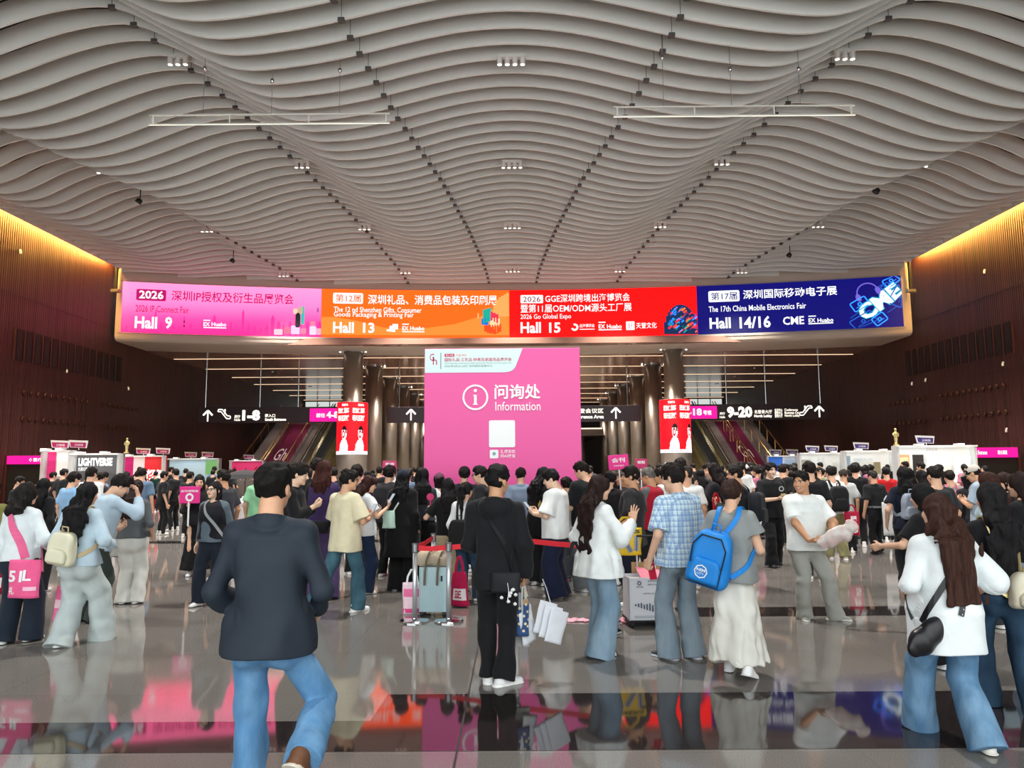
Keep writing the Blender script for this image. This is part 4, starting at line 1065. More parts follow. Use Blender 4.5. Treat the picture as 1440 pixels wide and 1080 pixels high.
def hand_prims(v, W, d, n, side, s, curl=.35, spread=.0, thumb=1.0, mn=0.0):
    d = d / np.linalg.norm(d); n = n - d * (n @ d); n = n / (np.linalg.norm(n) + 1e-9); t = np.cross(d, n) * side
    r = max(.0135 * s, mn)
    for o, L in ((.030, .085), (.010, .09), (-.011, .086), (-.030, .078)):
        v.cap(W + t * o * .55 * s + d * .01 * s, W + t * o * s + d * L * s, r * 1.15, r, .012)
    for i, (o, L, fl) in enumerate(((.032, .085, .072), (.011, .09, .08), (-.011, .086, .074), (-.031, .078, .058))):
        p = W + t * o * s + d * L * s; a = curl * (.8 + .14 * i); dd = d + t * (spread * (1.2 - .9 * i)); dd = dd / np.linalg.norm(dd); nn = n - dd * (n @ dd); nn /= np.linalg.norm(nn)
        rr = max(.0092 * s, mn)
        for j, (q, f) in enumerate(((.44, .9), (.32, 1.15), (.26, .8))):
            ang = a * (j + 1) * f; dr = dd * math.cos(ang) + nn * math.sin(ang); p2 = p + dr * fl * s * q * 1.05
            v.cap(p, p2, rr, rr * .9, .004); p = p2; rr *= .92
    p = W + d * .022 * s + t * .026 * s; dr = d * .65 + t * .72 * thumb + n * .28; dr /= np.linalg.norm(dr); p2 = p + dr * .045 * s
    v.cap(p - dr * .012 * s, p2, max(.0145 * s, mn), max(.0108 * s, mn), .012)
    dr = d * .9 + t * .25 * thumb + n * .35; dr /= np.linalg.norm(dr); v.cap(p2, p2 + dr * .036 * s, max(.0105 * s, mn), max(.0085 * s, mn), .005)
def arr(x): return np.array(x, float)

def make_person(H=1.7, sex='m', girth=1.0, h=.01, skin_i=0, lean=0, side_lean=0, head=(0, 0, 0), legs=None, arms=None,
                top=None, vest=None, bottom=None, shoes=None, hair=None, cap=None, glasses=False, mouth='', face=True, seed=0, hood=None):
    """returns (list of (name, verts, quads, materials, material index), joints)"""
    s = H / 1.70; out = []; male = sex == 'm'
    top = dict(dict(c='ffffff', sleeve=.36, hem=.49, loose=.022, fold=.009, m=None, collar=0, flare=.0, cuffr=None), **(top or {}))
    bottom = dict(dict(c='22262c', kind='pants', loose=.012, hemr=.075, hem=.035, fold=.009, m=None, waist=.60), **(bottom or {}))
    shoes = dict(dict(c='eceae6', sole='f4f4f2'), **(shoes or {}))
    hair = dict(dict(style='short' if male else 'long', c='17120f', L=.35), **(hair or {}))
    J = {}
    # ---- skeleton
    hipz = .515 * H
    legs = legs or {}
    LG = {}
    for sd, nm in ((-1, 'L'), (1, 'R')):
        g = dict(dict(x=.095, y=0.0, lift=0.0, pitch=0, turn=8), **legs.get(nm, {})); LG[nm] = g
    hip = arr((0, 0, hipz))
    maxlift = [math.hypot(LG[n]['x'] - .09, LG[n]['y']) for n in LG]
    L1, L2 = .243 * H, .232 * H
    ank = {}
    for sd, nm in ((-1, 'L'), (1, 'R')):
        g = LG[nm]; ank[nm] = arr((sd * g['x'] * s, g['y'] * s, .075 * s + g['lift'] * s))
    # lower the hips when the stride is long
    for nm in ank:
        if LG[nm]['lift'] < .03:
            dd = math.hypot(ank[nm][0] - (.085 * s if nm == 'R' else -.085 * s), ank[nm][1]); hip[2] = min(hip[2], ank[nm][2] + math.sqrt(max(.1, (L1 + L2) ** 2 * .994 - dd * dd)))
    drop = hipz - hip[2]
    RL = np.array(Matrix.Rotation(R(-lean), 3, 'X') @ Matrix.Rotation(R(side_lean), 3, 'Y'))
    def tor(p): return hip + RL @ arr(p)          # torso coords: origin at the hips
    Xt, Yt = RL @ arr((1, 0, 0)), RL @ arr((0, 1, 0))
    def tz(f): return f * H - hipz
    neck = tor((0, -.012 * s, tz(.835)))
    headR = rot(*head)
    hc = tor((0, .0, tz(.835))) + headR @ arr((0, .028 * s, H - .118 * s - .835 * H))
    hs = s * (1.0 if male else .975)
    hcs = .118 * s / .118
    sw = (.098 if male else .088) * H
    SH = {'L': tor((-sw, -.005, tz(.800))), 'R': tor((sw, -.005, tz(.800)))}
    arms = arms or {}
    EL, WR, HD, HN = {}, {}, {}, {}
    AR = {}
    for sd, nm in ((-1, 'L'), (1, 'R')):
        a = dict(dict(to=(.07, .03, -.52), pole=(.3, -1, 0), curl=.4, spread=0, palm=None, dir=None, thumb=1.0), **arms.get(nm, {})); AR[nm] = a
        o = arr(a['to']) * s; o[0] *= sd; W = SH[nm] + o; p = arr(a['pole']); p[0] *= sd
        EL[nm], WR[nm] = ik(SH[nm], W, .172 * H, .152 * H, p)
        d = WR[nm] - EL[nm]; d = d / np.linalg.norm(d)
        if a['dir'] is not None: d = arr(a['dir']) * arr((sd, 1, 1)); d /= np.linalg.norm(d)
        n = arr((-sd, .15, 0)) if a['palm'] is None else arr(a['palm']) * arr((sd, 1, 1))
        HD[nm], HN[nm] = d, n
    KN = {}; HJ = {}
    for sd, nm in ((-1, 'L'), (1, 'R')):
        HJ[nm] = hip + arr((sd * .088 * s, 0, -.01 * s)); KN[nm], ank[nm] = ik(HJ[nm], ank[nm], L1, L2, (sd * .12, 1, 0))
    g = girth
    # torso stations
    if male: ST = [(.465, .135, .102), (.53, .157, .110), (.62, .143, .100), (.72, .156, .116), (.785, .148, .104), (.825, .088, .064)]
    else: ST = [(.465, .138, .106), (.53, .160, .112), (.62, .120, .090), (.72, .132, .106), (.785, .130, .092), (.825, .076, .056)]
    def stations(lo, grow, flare=0.0, box=0.0):
        P, A, B = [], [], []
        zs = [z for z, _, _ in ST]
        zz = [z for z in zs if z > lo + .02]; zz = [lo] + zz
        for z in zz:
            rx = np.interp(z, zs, [a for _, a, _ in ST]); ry = np.interp(z, zs, [b for _, _, b in ST])
            if box and .52 < z < .75: rx += (max(rx, (.157 if male else .138) if z > .58 else rx) - rx) * box; ry += (max(ry, .112 if male else .102) - ry) * box
            if z < .53 and grow > 0: rx = max(rx, .166 + max(0, bottom['loose'] - grow)); ry = max(ry, .118 + max(0, bottom['loose'] - grow))
            if z < .60: ry += .012
            fl = flare * max(0, (.72 - z) / .25); gg = g if z < .80 else 1 + (g - 1) * .4
            gr = grow * (1 if z < .8 else .5)
            belly = (g - 1) * .10 * math.exp(-((z - .62) / .09) ** 2) if g > 1.05 else 0
            P.append(tor((0, (.01 + belly * .5) * s, tz(z)))); A.append((rx * gg + gr + fl) * s); B.append((ry * gg + belly + gr + fl) * s)
        return P, A, B
    # ---- body (skin)
    pts = [hip, hc + headR @ arr((0, 0, .14 * s)), hc + headR @ arr((0, .14 * s, -.13 * s)), hc - arr((.13 * s, .13 * s, 0)), hc + arr((.13 * s, .13 * s, 0))]
    for nm in 'LR': pts += [EL[nm], WR[nm], WR[nm] + HD[nm] * .2 * s, SH[nm], KN[nm], ank[nm] - arr((0, 0, .08 * s))]
    P = np.array(pts); lo0 = P.min(0) - .16 * s; hi0 = P.max(0) + .16 * s; hi0[2] = P[:, 2].max() + .05
    v = Vol(np.minimum(lo0, [-.2 * s, -.15, 0]), np.maximum(hi0, [.2 * s, .15, 0]), h)
    a, b, c = stations(.48, -.02 - max(0, g - 1) * .10); v.loft(a, [x - .01 for x in b], [x - .01 for x in c], Xt, Yt, 2.2, .02)
    for sd, nm in ((-1, 'L'), (1, 'R')):
        fat = .004 * (g - 1) * 10 if g > 1 else 0
        ua, fa_ = (.046, .040) if male else (.040, .036)
        c1 = .70 if top['sleeve'] > .5 else 1.0; c2 = .70 if top['sleeve'] > .8 else (c1 + 1) / 2
        v.cap(SH[nm], EL[nm], (ua + fat) * s * (.8 if top['sleeve'] > .3 else 1) * c1, (fa_ + fat) * s * c2, .02); v.cap(EL[nm], WR[nm], (fa_ + fat) * s * c2, (.027 if male else .0235) * s, .012)
        v.cap(neck, SH[nm], .045 * s, .04 * s, .03)
        v.cap(HJ[nm], KN[nm], .07 * s, .048 * s, .03); v.cap(KN[nm] + arr((0, -.012, -.05)) * s, ank[nm], .048 * s, .034 * s, .02)
        hand_prims(v, WR[nm], HD[nm], HN[nm], sd, s * (1.0 if male else .93), AR[nm]['curl'], AR[nm]['spread'], AR[nm]['thumb'], .62 * h)
    def hp(x, y, z): return hc + headR @ (arr((x, y, z)) * hs)
    nr = (.058 if male else .048) * (1 + (g - 1) * .5)
    v.cap(neck + arr((0, -.005, -.02)) * s, hp(0, -.02, -.045), (nr + .006) * s, nr * s, .02)
    v.ell(hp(0, -.010, .030), [.076 * hs, .094 * hs, .086 * hs], headR, .02)
    fw = 1.0 + (g - 1) * .35
    v.ell(hp(0, .028, -.022), [.064 * fw * hs, .066 * hs, .078 * hs], headR, .025)
    v.ell(hp(0, .040, -.072), [(.046 if male else .041) * fw * hs, .044 * hs, .040 * hs], headR, .03)
    v.ell(hp(0, .075, -.098), [.022 * hs, .016 * hs, .016 * hs], headR, .02)
    for sd in (-1, 1): v.ell(hp(sd * .077, -.012, -.008), [.010 * hs, .020 * hs, .031 * hs], headR, .008)
    if face:
        for sd in (-1, 1):
            v.ell(hp(sd * .032, .099, .010), [.019 * hs, .012 * hs, .011 * hs], headR, .012, 's'); v.ell(hp(sd * .032, .078, .008), [.014 * hs, .013 * hs, .010 * hs], headR, .003)
            v.cap(hp(sd * .014, .094, .026), hp(sd * .048, .083, .029), .007 * hs, .005 * hs, .012); v.ell(hp(sd * .042, .068, -.030), [.022 * hs, .018 * hs, .018 * hs], headR, .02)
            v.ell(hp(sd * .012, .098, -.031), [.009 * hs, .009 * hs, .007 * hs], headR, .006)
        v.cap(hp(0, .090, .016), hp(0, .110, -.028), .007 * hs, .0125 * hs, .012)
        mw = .027 if mouth == 'smile' else .021; up = .006 if mouth == 'smile' else 0
        for sd in (-1, 1): v.cap(hp(0, .093, -.059), hp(sd * mw, .082, -.058 + up), .0068 * hs, .0035 * hs, .006)
        if mouth == 'smile':
            v.cap(hp(-.018, .098, -.058), hp(.018, .098, -.058), .003 * hs, .003 * hs, .002, 's')
    V, Q = v.mesh()
    mi = np.zeros(len(Q), int)
    if face:
        c4 = (V[Q].mean(1) - hc) @ headR / hs; x, y, z = np.abs(c4[:, 0]), c4[:, 1], c4[:, 2]; fr = y > .055
        mw2 = .030 if mouth == 'smile' else .022
        mi[fr & (x < mw2) & (z > -.067) & (z < -.050)] = 1
        mi[fr & (x > .014) & (x < .052) & (np.abs(z - (.027 + .05 * (x - .03) * 0)) < .0052)] = 2
        mi[fr & (np.abs(x - .032) < .015) & (np.abs(z - .009) < .0058)] = 3
        mi[fr & (np.abs(x - .032) < .0065) & (np.abs(z - .009) < .0058)] = 4
        if mouth == 'smile': mi[fr & (x < .018) & (np.abs(z + .058) < .004)] = 3
    out.append(('body', V, Q, [skin(skin_i), M_LIP, M_BROW, M_EYE, M_IRIS], mi))
    # ---- bottom
    bl = bottom['loose']; bm = bottom['m'] or cloth(bottom['c'])
    if bottom['kind'] != 'none':
        A2 = np.array([hip + [0, 0, .2 * s], ank['L'], ank['R'], KN['L'], KN['R'], HJ['L'], HJ['R']]); ex = max(.18 * s * g, bottom['hemr'] + .05)
        v = Vol(A2.min(0) - ex, A2.max(0) + ex, h)
        wz = min(bottom['waist'], max(.475, (min(top['hem'], vest['hem']) if vest and 'hem' in vest else top['hem']) + .014))
        if bottom['kind'] != 'pants': wz = bottom['waist']
        zsb = [.465, .53, .57, bottom['waist']]
        P_ = [tor((0, .0, tz(z))) for z in zsb]; gx = g
        RX = [np.interp(z, [q[0] for q in ST], [q[1] for q in ST]) * gx * s + bl * .5 - .006 for z in zsb]; RY = [np.interp(z, [q[0] for q in ST], [q[2] for q in ST]) * gx * s + bl * .5 - .006 for z in zsb]
        if bottom['kind'] == 'pants':
            v.loft(P_, RX, RY, Xt, Yt, 2.2, .02)
            for sd, nm in ((-1, 'L'), (1, 'R')):
                tr = (.074 if male else .078) * (1 + (g - 1) * .7) * s + bl; kr = .056 * (1 + (g - 1) * .5) * s + bl; hr = bottom['hemr'] * s
                kr = max(kr, (tr + hr) / 2 * .86 if hr > .085 else kr)
                v.cap(HJ[nm] + arr((0, 0, .0)), KN[nm], tr, kr, .05)
                v.ell(HJ[nm] + arr((sd * .0, -.030, -.03)) * s, [.068 * s * g + bl, .068 * s * g + bl, .095 * s + bl], None, .055)
                dn = ank[nm] - KN[nm]; dn /= np.linalg.norm(dn); e = ank[nm] + dn * (.075 - bottom['hem']) * s
                v.cap(KN[nm], e, kr, hr, .012, cut=True)
            def zone(Pq):
                zr = Pq[:, 2] / H; return .45 + .55 * np.exp(-((zr - .10) / .09) ** 2) + .5 * np.exp(-((zr - .30) / .06) ** 2) + .35 * np.exp(-((zr - .47) / .05) ** 2)
            v.folds(bottom['fold'] * s * 1.25, 20, bottom.get('stretch', .9), seed + 5, zone)
        else:   # skirt or wide culottes
            zt = bottom.get('len', .12) * H
            bz = arr(((ank['L'][0] + ank['R'][0]) / 2, (ank['L'][1] + ank['R'][1]) / 2, zt)); md = (HJ['L'] + HJ['R']) / 2
            w2 = abs(ank['R'][0] - ank['L'][0]) / 2 + bottom['hemr'] * s; d2 = abs(ank['R'][1] - ank['L'][1]) / 2 * .8 + bottom['hemr'] * .85 * s
            mid = md * .55 + bz * .45
            v.loft(P_[::-1] + [mid, bz], RX[::-1] + [max(RX) * 1.03 * .6 + w2 * .4, w2], RY[::-1] + [max(RY) * .7 + d2 * .3, d2], (1, 0, 0), (0, 1, 0), 2.2, .02)
            v.cut(bz, (0, 0, -1), .004); v.folds(bottom['fold'] * s, 26, .12, seed + 5, lambda Pq: np.clip((.62 - Pq[:, 2] / H) * 3, 0.1, 1.4))
        v.cut(tor((0, 0, tz(wz))), RL @ arr((0, 0, 1)))
        V, Q = v.mesh(); out.append((bottom.get('name', 'trousers' if bottom['kind'] == 'pants' else 'skirt'), V, Q, [bm], None))
    # ---- top
    def upper(tp, name, sleeves=True, grow=0.0, sd_seed=0):
        hemz = tp['hem']; ls = tp['loose'] + grow
        A2 = [tor((0, 0, tz(hemz))), neck + arr((0, 0, .08)) * s, SH['L'], SH['R'], tor((0, .1, tz(.7)))]
        if sleeves: A2 += [EL['L'], EL['R']] + ([WR['L'], WR['R']] if tp['sleeve'] > .55 else [])
        A2 = np.array(A2); ex = (.20 * g + ls + .03) * s
        v = Vol(A2.min(0) - ex, A2.max(0) + np.array([ex, ex, .1]), h)
        a, b, c = stations(hemz - .02, ls, tp['flare'], tp.get('box', .75 if male else .35)); v.loft(a, b, c, Xt, Yt, 2.5, .02)
        if not male: 
            for sd in (-1, 1): v.ell(tor((sd * .062 * s, (.075 + ls * .6) * s, tz(.725))), [(.055 + ls) * s, (.045 + ls * .7) * s, (.055 + ls) * s], RL, .06)
        shr = (.054 if male else .047) * (1 + (g - 1) * .5) + ls * .35
        for sd, nm in ((-1, 'L'), (1, 'R')):
            inn = tor((sd * .045 * s, -.012 * s, tz(.828)))
            if not sleeves:
                v.cap(inn, SH[nm] - Xt * sd * .01, .036 * s + ls * .2, .05 * s + ls * .3, .035); continue
            v.cap(inn, SH[nm], .036 * s + ls * .3, shr * s, .045)
            f = tp['sleeve'] * (.172 + .152); 
            er = (.046 if male else .040) * (1 + (g - 1) * .5) + ls * tp.get('sl', .55); wr_ = tp['cuffr'] or (.036 + ls * .5)
            if f <= .168:
                e = SH[nm] + (EL[nm] - SH[nm]) * (f / .172); v.cap(SH[nm], e, shr * s, (er + .012 + ls * .35) * s, .03, cut=True)
            else:
                v.cap(SH[nm], EL[nm], shr * s, er * s, .03)
                e = EL[nm] + (WR[nm] - EL[nm]) * min(1.0, (f - .172) / .152); v.cap(EL[nm], e, er * s, wr_ * s, .02, cut=True)
        # neck opening
        v.cap(neck + arr((0, .0, -.02)) * s + Yt * .02, neck + (RL @ arr((0, .01, .14))) * s, (nr + .012) * s, (nr + .05) * s, .006, 's')
        if tp['collar']:
            cr = nr + .016; hh = tp['collar']
            c0 = neck + RL @ arr((0, .006, -.012)) * s
            w = Vol(neck - .16 * s, neck + .16 * s, h)
        zl, zh = tz(.50), tz(.80)
        def zone(Pq): return np.clip(1.25 - .5 * np.abs((Pq[:, 2] / H) - .56) / .2, .45, 1.2)
        v.folds(tp['fold'] * s * 1.3, tp.get('ff', 17), tp.get('stretch', .45), seed + sd_seed, zone)
        v.cut(tor((0, 0, tz(hemz))), RL @ arr((0, 0, -1)), .003)
        if tp['collar']:
            v.cap(c0, c0 + RL @ arr((0, .006, hh)) * s, (cr + .016) * s, (cr + .008) * s, .012); v.cap(c0 + RL @ arr((0, .004, .0)) * s, c0 + RL @ arr((0, .02, .2)) * s, (cr - .004) * s, (cr + .0) * s, .004, 's')
            v.cut(c0 + RL @ arr((0, 0, hh)) * s, RL @ arr((0, .25, 1)))
            if tp.get('open'): v.ell(c0 + RL @ arr((0, cr + .02, .03)) * s, [.03 * s, .05 * s, .08 * s], RL, .01, 's')
        if tp.get('hood'):
            v.ell(neck + RL @ arr((0, -.085, -.035)) * s, [.125 * s, .06 * s, .085 * s], RL, .03); v.cap(neck + RL @ arr((-.1, -.03, -.01)) * s, neck + RL @ arr((.1, -.03, -.01)) * s, .045 * s, .045 * s, .03)
            v.cap(neck + RL @ arr((0, -.01, -.03)) * s, neck + RL @ arr((0, 0, .2)) * s, (nr + .012) * s, (nr + .02) * s, .01, 's')
        V, Q = v.mesh(); out.append((name, V, Q, [tp['m'] or cloth(tp['c'])], None))
    if vest:
        vt = dict(dict(c='16171c', sleeve=0, hem=.55, loose=.034, fold=.004, m=None, collar=0, flare=0, cuffr=None), **vest)
        upper(top, top.get('name', 'shirt'), True); upper(vt, vt.get('name', 'vest'), False, 0.004, 3)
    else: upper(top, top.get('name', 'shirt'))
    # ---- shoes
    for sd, nm in ((-1, 'L'), (1, 'R')):
        g2 = LG[nm]; Rf = rot(-sd * g2['turn'], -g2['pitch']); k = s * (1 if male else .92)
        def fp(x, y, z): return ank[nm] + Rf @ (arr((x, y, z)) * k)
        v = Vol(ank[nm] - .22 * s, ank[nm] + .24 * s, min(h, .011))
        fl = (Rf @ arr((0, 0, 1)), 1.35)
        v.cap(fp(0, -.045, -.048), fp(0, .135, -.058), .044 * k, .040 * k, .01, flat=fl); v.cap(fp(0, -.035, .0), fp(0, .075, -.042), .042 * k, .036 * k, .02); v.cap(fp(0, -.03, .03), fp(0, -.03, -.05), .041 * k, .044 * k, .015)
        v.cap(fp(0, -.06, -.075), fp(0, .14, -.077), .050 * k, .045 * k, .004, flat=(Rf @ arr((0, 0, 1)), 2.6))
        v.cut(fp(0, 0, -.075), Rf @ arr((0, 0, -1))); v.cut(fp(0, -.03, .035), Rf @ arr((0, .35, 1)))
        V, Q = v.mesh(); cz = ((V[Q].mean(1) - ank[nm]) @ Rf)[:, 2] / k
        out.append(('shoe', V, Q, [mat('shoe_' + shoes['c'], shoes['c'], .6, var=.08), mat('sole_' + shoes['sole'], shoes['sole'], .6)], (cz < -.056).astype(int)))
    # ---- hair
    st = hair['style']; hm = hair_mat(hair['c']); back = np.array(RL[:, 2])
    if st != 'none':
        zend = hc[2] - .1
        if st in ('long', 'pony'): zend = hc[2] - hair['L'] * s
        v = Vol(np.array([hc[0] - .28 * s, hc[1] - .36 * s, min(zend, hc[2] - .2 * s) - .02]), hc + arr((.28, .24, .22)) * s, min(h, .010))
        if st == 'short':
            th = hair.get('th', .012); 
            v.ell(hp(0, -.012, .036), [(.077 + th) * hs, (.093 + th) * hs, (.088 + th * 1.1) * hs], headR, 0)
            tp_ = hair.get('tuft', .012); v.ell(hp(0, .012, .075), [(.066 + tp_) * hs, (.078 + tp_) * hs, (.048 + tp_) * hs], headR, .03)
            v.ell(hp(0, .118, -.012), [.076 * hs, .082 * hs, .086 * hs], headR, .010, 's')
            for sd in (-1, 1): v.ell(hp(sd * .095, .02, -.055), [.045 * hs, .06 * hs, .06 * hs], headR, .012, 's'); v.ell(hp(sd * .088, -.010, -.012), [.016 * hs, .026 * hs, .036 * hs], headR, .006, 's')
            nape = hair.get('nape', -.062); v.cut(hp(0, -.06, nape), headR @ arr((0, .55, -1)), 0, .01)
            v.folds(.0085 * hs, 58, .8, seed + 9)
        else:
            vol = hair.get('vol', .014)
            v.ell(hp(0, -.014, .026), [(.078 + vol) * hs, (.095 + vol) * hs, (.094 + vol * .9) * hs], headR, 0)
            if st in ('long', 'bob'):
                Lc = hair['L'] * s if st == 'long' else hair.get('L', .16) * s
                yb = (np.interp(.75, [q[0] for q in ST], [q[2] for q in ST]) * g + top['loose'] + .014) * s
                sp = hair.get('spread', 1.0); side = hair.get('side', 0.0)
                p0 = hp(0, -.03, .02); p1 = hp(0, -.045, -.07); z2 = min(p1[2] - .04 * s, neck[2] + .0)
                back1 = tor((0, -yb * .85, tz(.80))); dz = arr((0, 0, 1))
                pts = [p0, p1]; rx = [.084 * hs * sp, .092 * hs * sp]; ry = [.085 * hs, .060 * hs]
                if hc[2] - Lc < neck[2] - .03:
                    pts.append(arr((hc[0] * .5 + side * .02, back1[1] - .004, neck[2] - .02 * s))); rx.append(.112 * hs * sp); ry.append(.040 * hs)
                    ze = hc[2] - Lc; hipy = tor((0, -yb, tz(.66)))[1]
                    pts.append(arr((side * .05 * s + hc[0] * .3, (back1[1] if ze > tor((0, 0, tz(.7)))[2] else hipy) - .006, ze))); rx.append(.088 * hs * sp); ry.append(.014 * hs)
                else:
                    pts.append(arr((hc[0], p1[1] + .0, hc[2] - Lc))); rx.append(.088 * hs * sp); ry.append(.06 * hs)
                v.loft(pts, rx, ry, headR[:, 0] * .5 + Xt * .5, headR[:, 1] * .5 + Yt * .5, 2.4, .02, cap=.5)
                if hair.get('front'):
                    for sd in (-1, 1): v.cap(hp(sd * .078, .01, .0), hp(sd * .085, .03, -.11), .022 * hs, .026 * hs, .02); v.cap(hp(sd * .085, .03, -.11), tor((sd * .085 * s, .085 * s, tz(.75))), .026 * hs, .014 * hs, .02)
            if st == 'pony':
                p = [hp(0, -.10, .045), hp(0, -.15, .03), hp(0, -.16, -.08), arr((hc[0], hc[1] - .15 * s, hc[2] - hair['L'] * s))]
                for q, r0, r1 in ((0, .03, .04), (1, .042, .045), (2, .043, .014)): v.cap(p[q], p[q + 1], r0 * hs, r1 * hs, .015)
            if st == 'bun': v.ell(hp(*hair.get('bun', (0, -.085, .075))), [.05 * hs, .045 * hs, .045 * hs], headR, .008)
            v.ell(hp(0, .120, -.036), [.070 * hs, .092 * hs, .104 * hs], headR, .012, 's')
            v.cap(hp(0, .06, -.05), hp(0, .09, -.25), .058 * hs, .07 * hs, .012, 's') if not hair.get('front') else v.cap(hp(0, .09, -.05), hp(0, .13, -.25), .05 * hs, .05 * hs, .012, 's')
            if st in ('pony', 'bun'):
                v.cut(hp(0, -.06, -.07), headR @ arr((0, .45, -1)), 0, .01) if st == 'bun' else None
                for sd in (-1, 1): v.ell(hp(sd * .10, .01, -.045), [.045 * hs, .05 * hs, .05 * hs], headR, .012, 's')
            if hair.get('ear'): 
                for sd in (-1, 1): v.ell(hp(sd * .095, .0, -.012), [.025 * hs, .03 * hs, .04 * hs], headR, .006, 's')
            v.folds(.010 * hs, 50, .10, seed + 9)
        V, Q = v.mesh(); out.append(('hair', V, Q, [hm], None))
    if cap:
        v = Vol(hc - .24 * s, hc + .24 * s, min(h, .012)); v.ell(hp(0, -.010, .050), [.096 * hs, .114 * hs, .092 * hs], headR, 0); v.cut(hp(0, 0, .028), headR @ arr((0, .18, -1)))
        v.cap(hp(0, .09, .04), hp(0, .145, .028), .066 * hs, .055 * hs, .006, flat=(headR @ arr((0, 0, 1)), 7.0))
        V, Q = v.mesh(); out.append(('cap', V, Q, [cloth(cap)], None))
    if glasses:
        b = MB()
        for sd in (-1, 1):
            c3 = hp(sd * .033, .104, .007); b.tube([c3 + headR @ (arr((math.cos(a) * .024, 0, math.sin(a) * .018)) * hs) for a in np.linspace(0, 2 * PI, 17)], .0028, 6)
            b.tube([hp(sd * .056, .102, .012), hp(sd * .080, .02, .010), hp(sd * .080, -.02, .0)], .003, 6)
        b.tube([hp(-.010, .106, .010), hp(.010, .106, .010)], .0025, 6)
        out.append(('glasses', b, None, [mat('glasses_frame', '2a2420', .3)], None))
    for nm in 'LR':
        J['hand' + nm] = WR[nm] + HD[nm] * .085 * s + HN[nm] / (np.linalg.norm(HN[nm]) + 1e-9) * .02 * s; J['wrist' + nm] = WR[nm]; J['sh' + nm] = SH[nm]; J['el' + nm] = EL[nm]; J['dir' + nm] = HD[nm]
    yb = (np.interp(.72, [q[0] for q in ST], [q[2] for q in ST]) * g + top['loose']) * s
    J['hip'] = hip; J['neck'] = neck; J['head'] = hc; J['tor'] = tor; J['tz'] = tz; J['s'] = s; J['yb'] = yb; J['RL'] = RL
    J['rx'] = (np.interp(.72, [q[0] for q in ST], [q[1] for q in ST]) * g + top['loose']) * s; J['hs'] = hs; J['headR'] = headR
    return out, J

from mathutils.bvhtree import BVHTree
def garment_tree(J):
    if 'tree' not in J:
        vs, fs = [], []
        for nm, V, Q, ms, mi in J['parts']:
            if nm in ('hair', 'glasses', 'cap', 'shoe', 'body', 'trousers', 'skirt', 'long_skirt') or isinstance(V, MB) or not len(V): continue
            vs, fs = [], []; b = len(vs); vs += V.tolist(); fs += (Q + b).tolist()
        J['tree'] = BVHTree.FromPolygons(vs, fs)
    return J['tree']
def snap(J, p, off=.006, up=None):
    """moves a torso-space point (x, y, height fraction) onto the clothing under it"""
    z = J['tz'](p[2]); c = Vector(J['tor']((0, 0, z))); q = Vector(J['tor']((p[0], p[1], z)))
    if p[2] > .80:
        w = min(1, (p[2] - .80) / .04); c = c * (1 - w) + Vector(J['tor']((p[0] * 1.0, p[1] * .3, J['tz'](.74)))) * w
    d = (q - c); d = d.normalized() if d.length > 1e-5 else Vector((0, -1, 0))
    hit = garment_tree(J).ray_cast(c, d, .4) if p[2] < .77 else garment_tree(J).ray_cast(c + d * .4, -d, .45)
    if hit[0] is None: return q, d
    return hit[0] + d * off, d
def drape(J, pts, off=.006, n=4):
    """a strap path laid on the clothing; returns world points and outward directions"""
    P = []
    for a, b in zip(pts[:-1], pts[1:]):
        for i in range(n): P.append([a[k] + (b[k] - a[k]) * i / n for k in range(3)])
    P.append(list(pts[-1])); out, dr = [], []
    for p in P:
        q, d = snap(J, p, off); out.append(q); dr.append(d)
    sm = [out[0]] + [(out[i - 1] + out[i] * 2 + out[i + 1]) / 4 for i in range(1, len(out) - 1)] + [out[-1]]
    M3 = J['M'].to_3x3()
    return [J['M'] @ q for q in sm], [M3 @ d for d in dr]
PEOPLE = []
def finish_person(parts, J, loc, phi, label, group=None):
    root = None
    for nm, V, Q, ms, mi in parts:
        if nm == 'body':
            root = link('person', np_mesh('person', V, Q, ms, mi)); root.location = loc; root.rotation_euler = (0, 0, R(phi)); setp(root, label, 'person', group)
        elif isinstance(V, MB):
            V.build(nm, ms, root, smooth=True)
        else:
            if len(V): link(nm, np_mesh(nm, V, Q, ms, mi), root)
    J['parts'] = parts; J['obj'] = root; J['M'] = Matrix.Translation(loc) @ Matrix.Rotation(R(phi), 4, 'Z')
    J['W'] = lambda p: J['M'] @ Vector(p)
    PEOPLE.append(root)
    return J
def place(u, vtop, d=None, vfeet=None):
    """ground spot and body height of somebody whose head top is at (u, vtop)"""
    if d is None: d = ground(u, vfeet).y
    p = at(u, vtop, d)
    return Vector((p.x, d, 0)), p.z
QUAL = float(os.environ.get('FIG_Q', '1'))
def person(label, u, vtop, d=None, vfeet=None, phi=0, uf=None, Hmax=None, group=None, **kw):
    loc, H = place(u, vtop, d, vfeet)
    if Hmax: H = min(H, Hmax)
    dd = loc.y; h = max(.0056, min(.03, dd * .00100)) * QUAL
    lean = kw.get('lean', 0); ph = R(phi)
    # head offset caused by leaning: move the feet so the head stays over u
    off = math.sin(R(lean)) * (.45 * H); loc = loc + Vector((math.sin(ph) * off, -math.cos(ph) * off, 0))
    if lean: H = H / (1 - .46 * (1 - math.cos(R(lean))))
    Hs = H - (.012 if kw.get('hair', {}).get('style', '') != 'none' else 0)
    parts, J = make_person(H=Hs, h=kw.pop('h', h), **kw)
    return finish_person(parts, J, loc, phi, label, group)
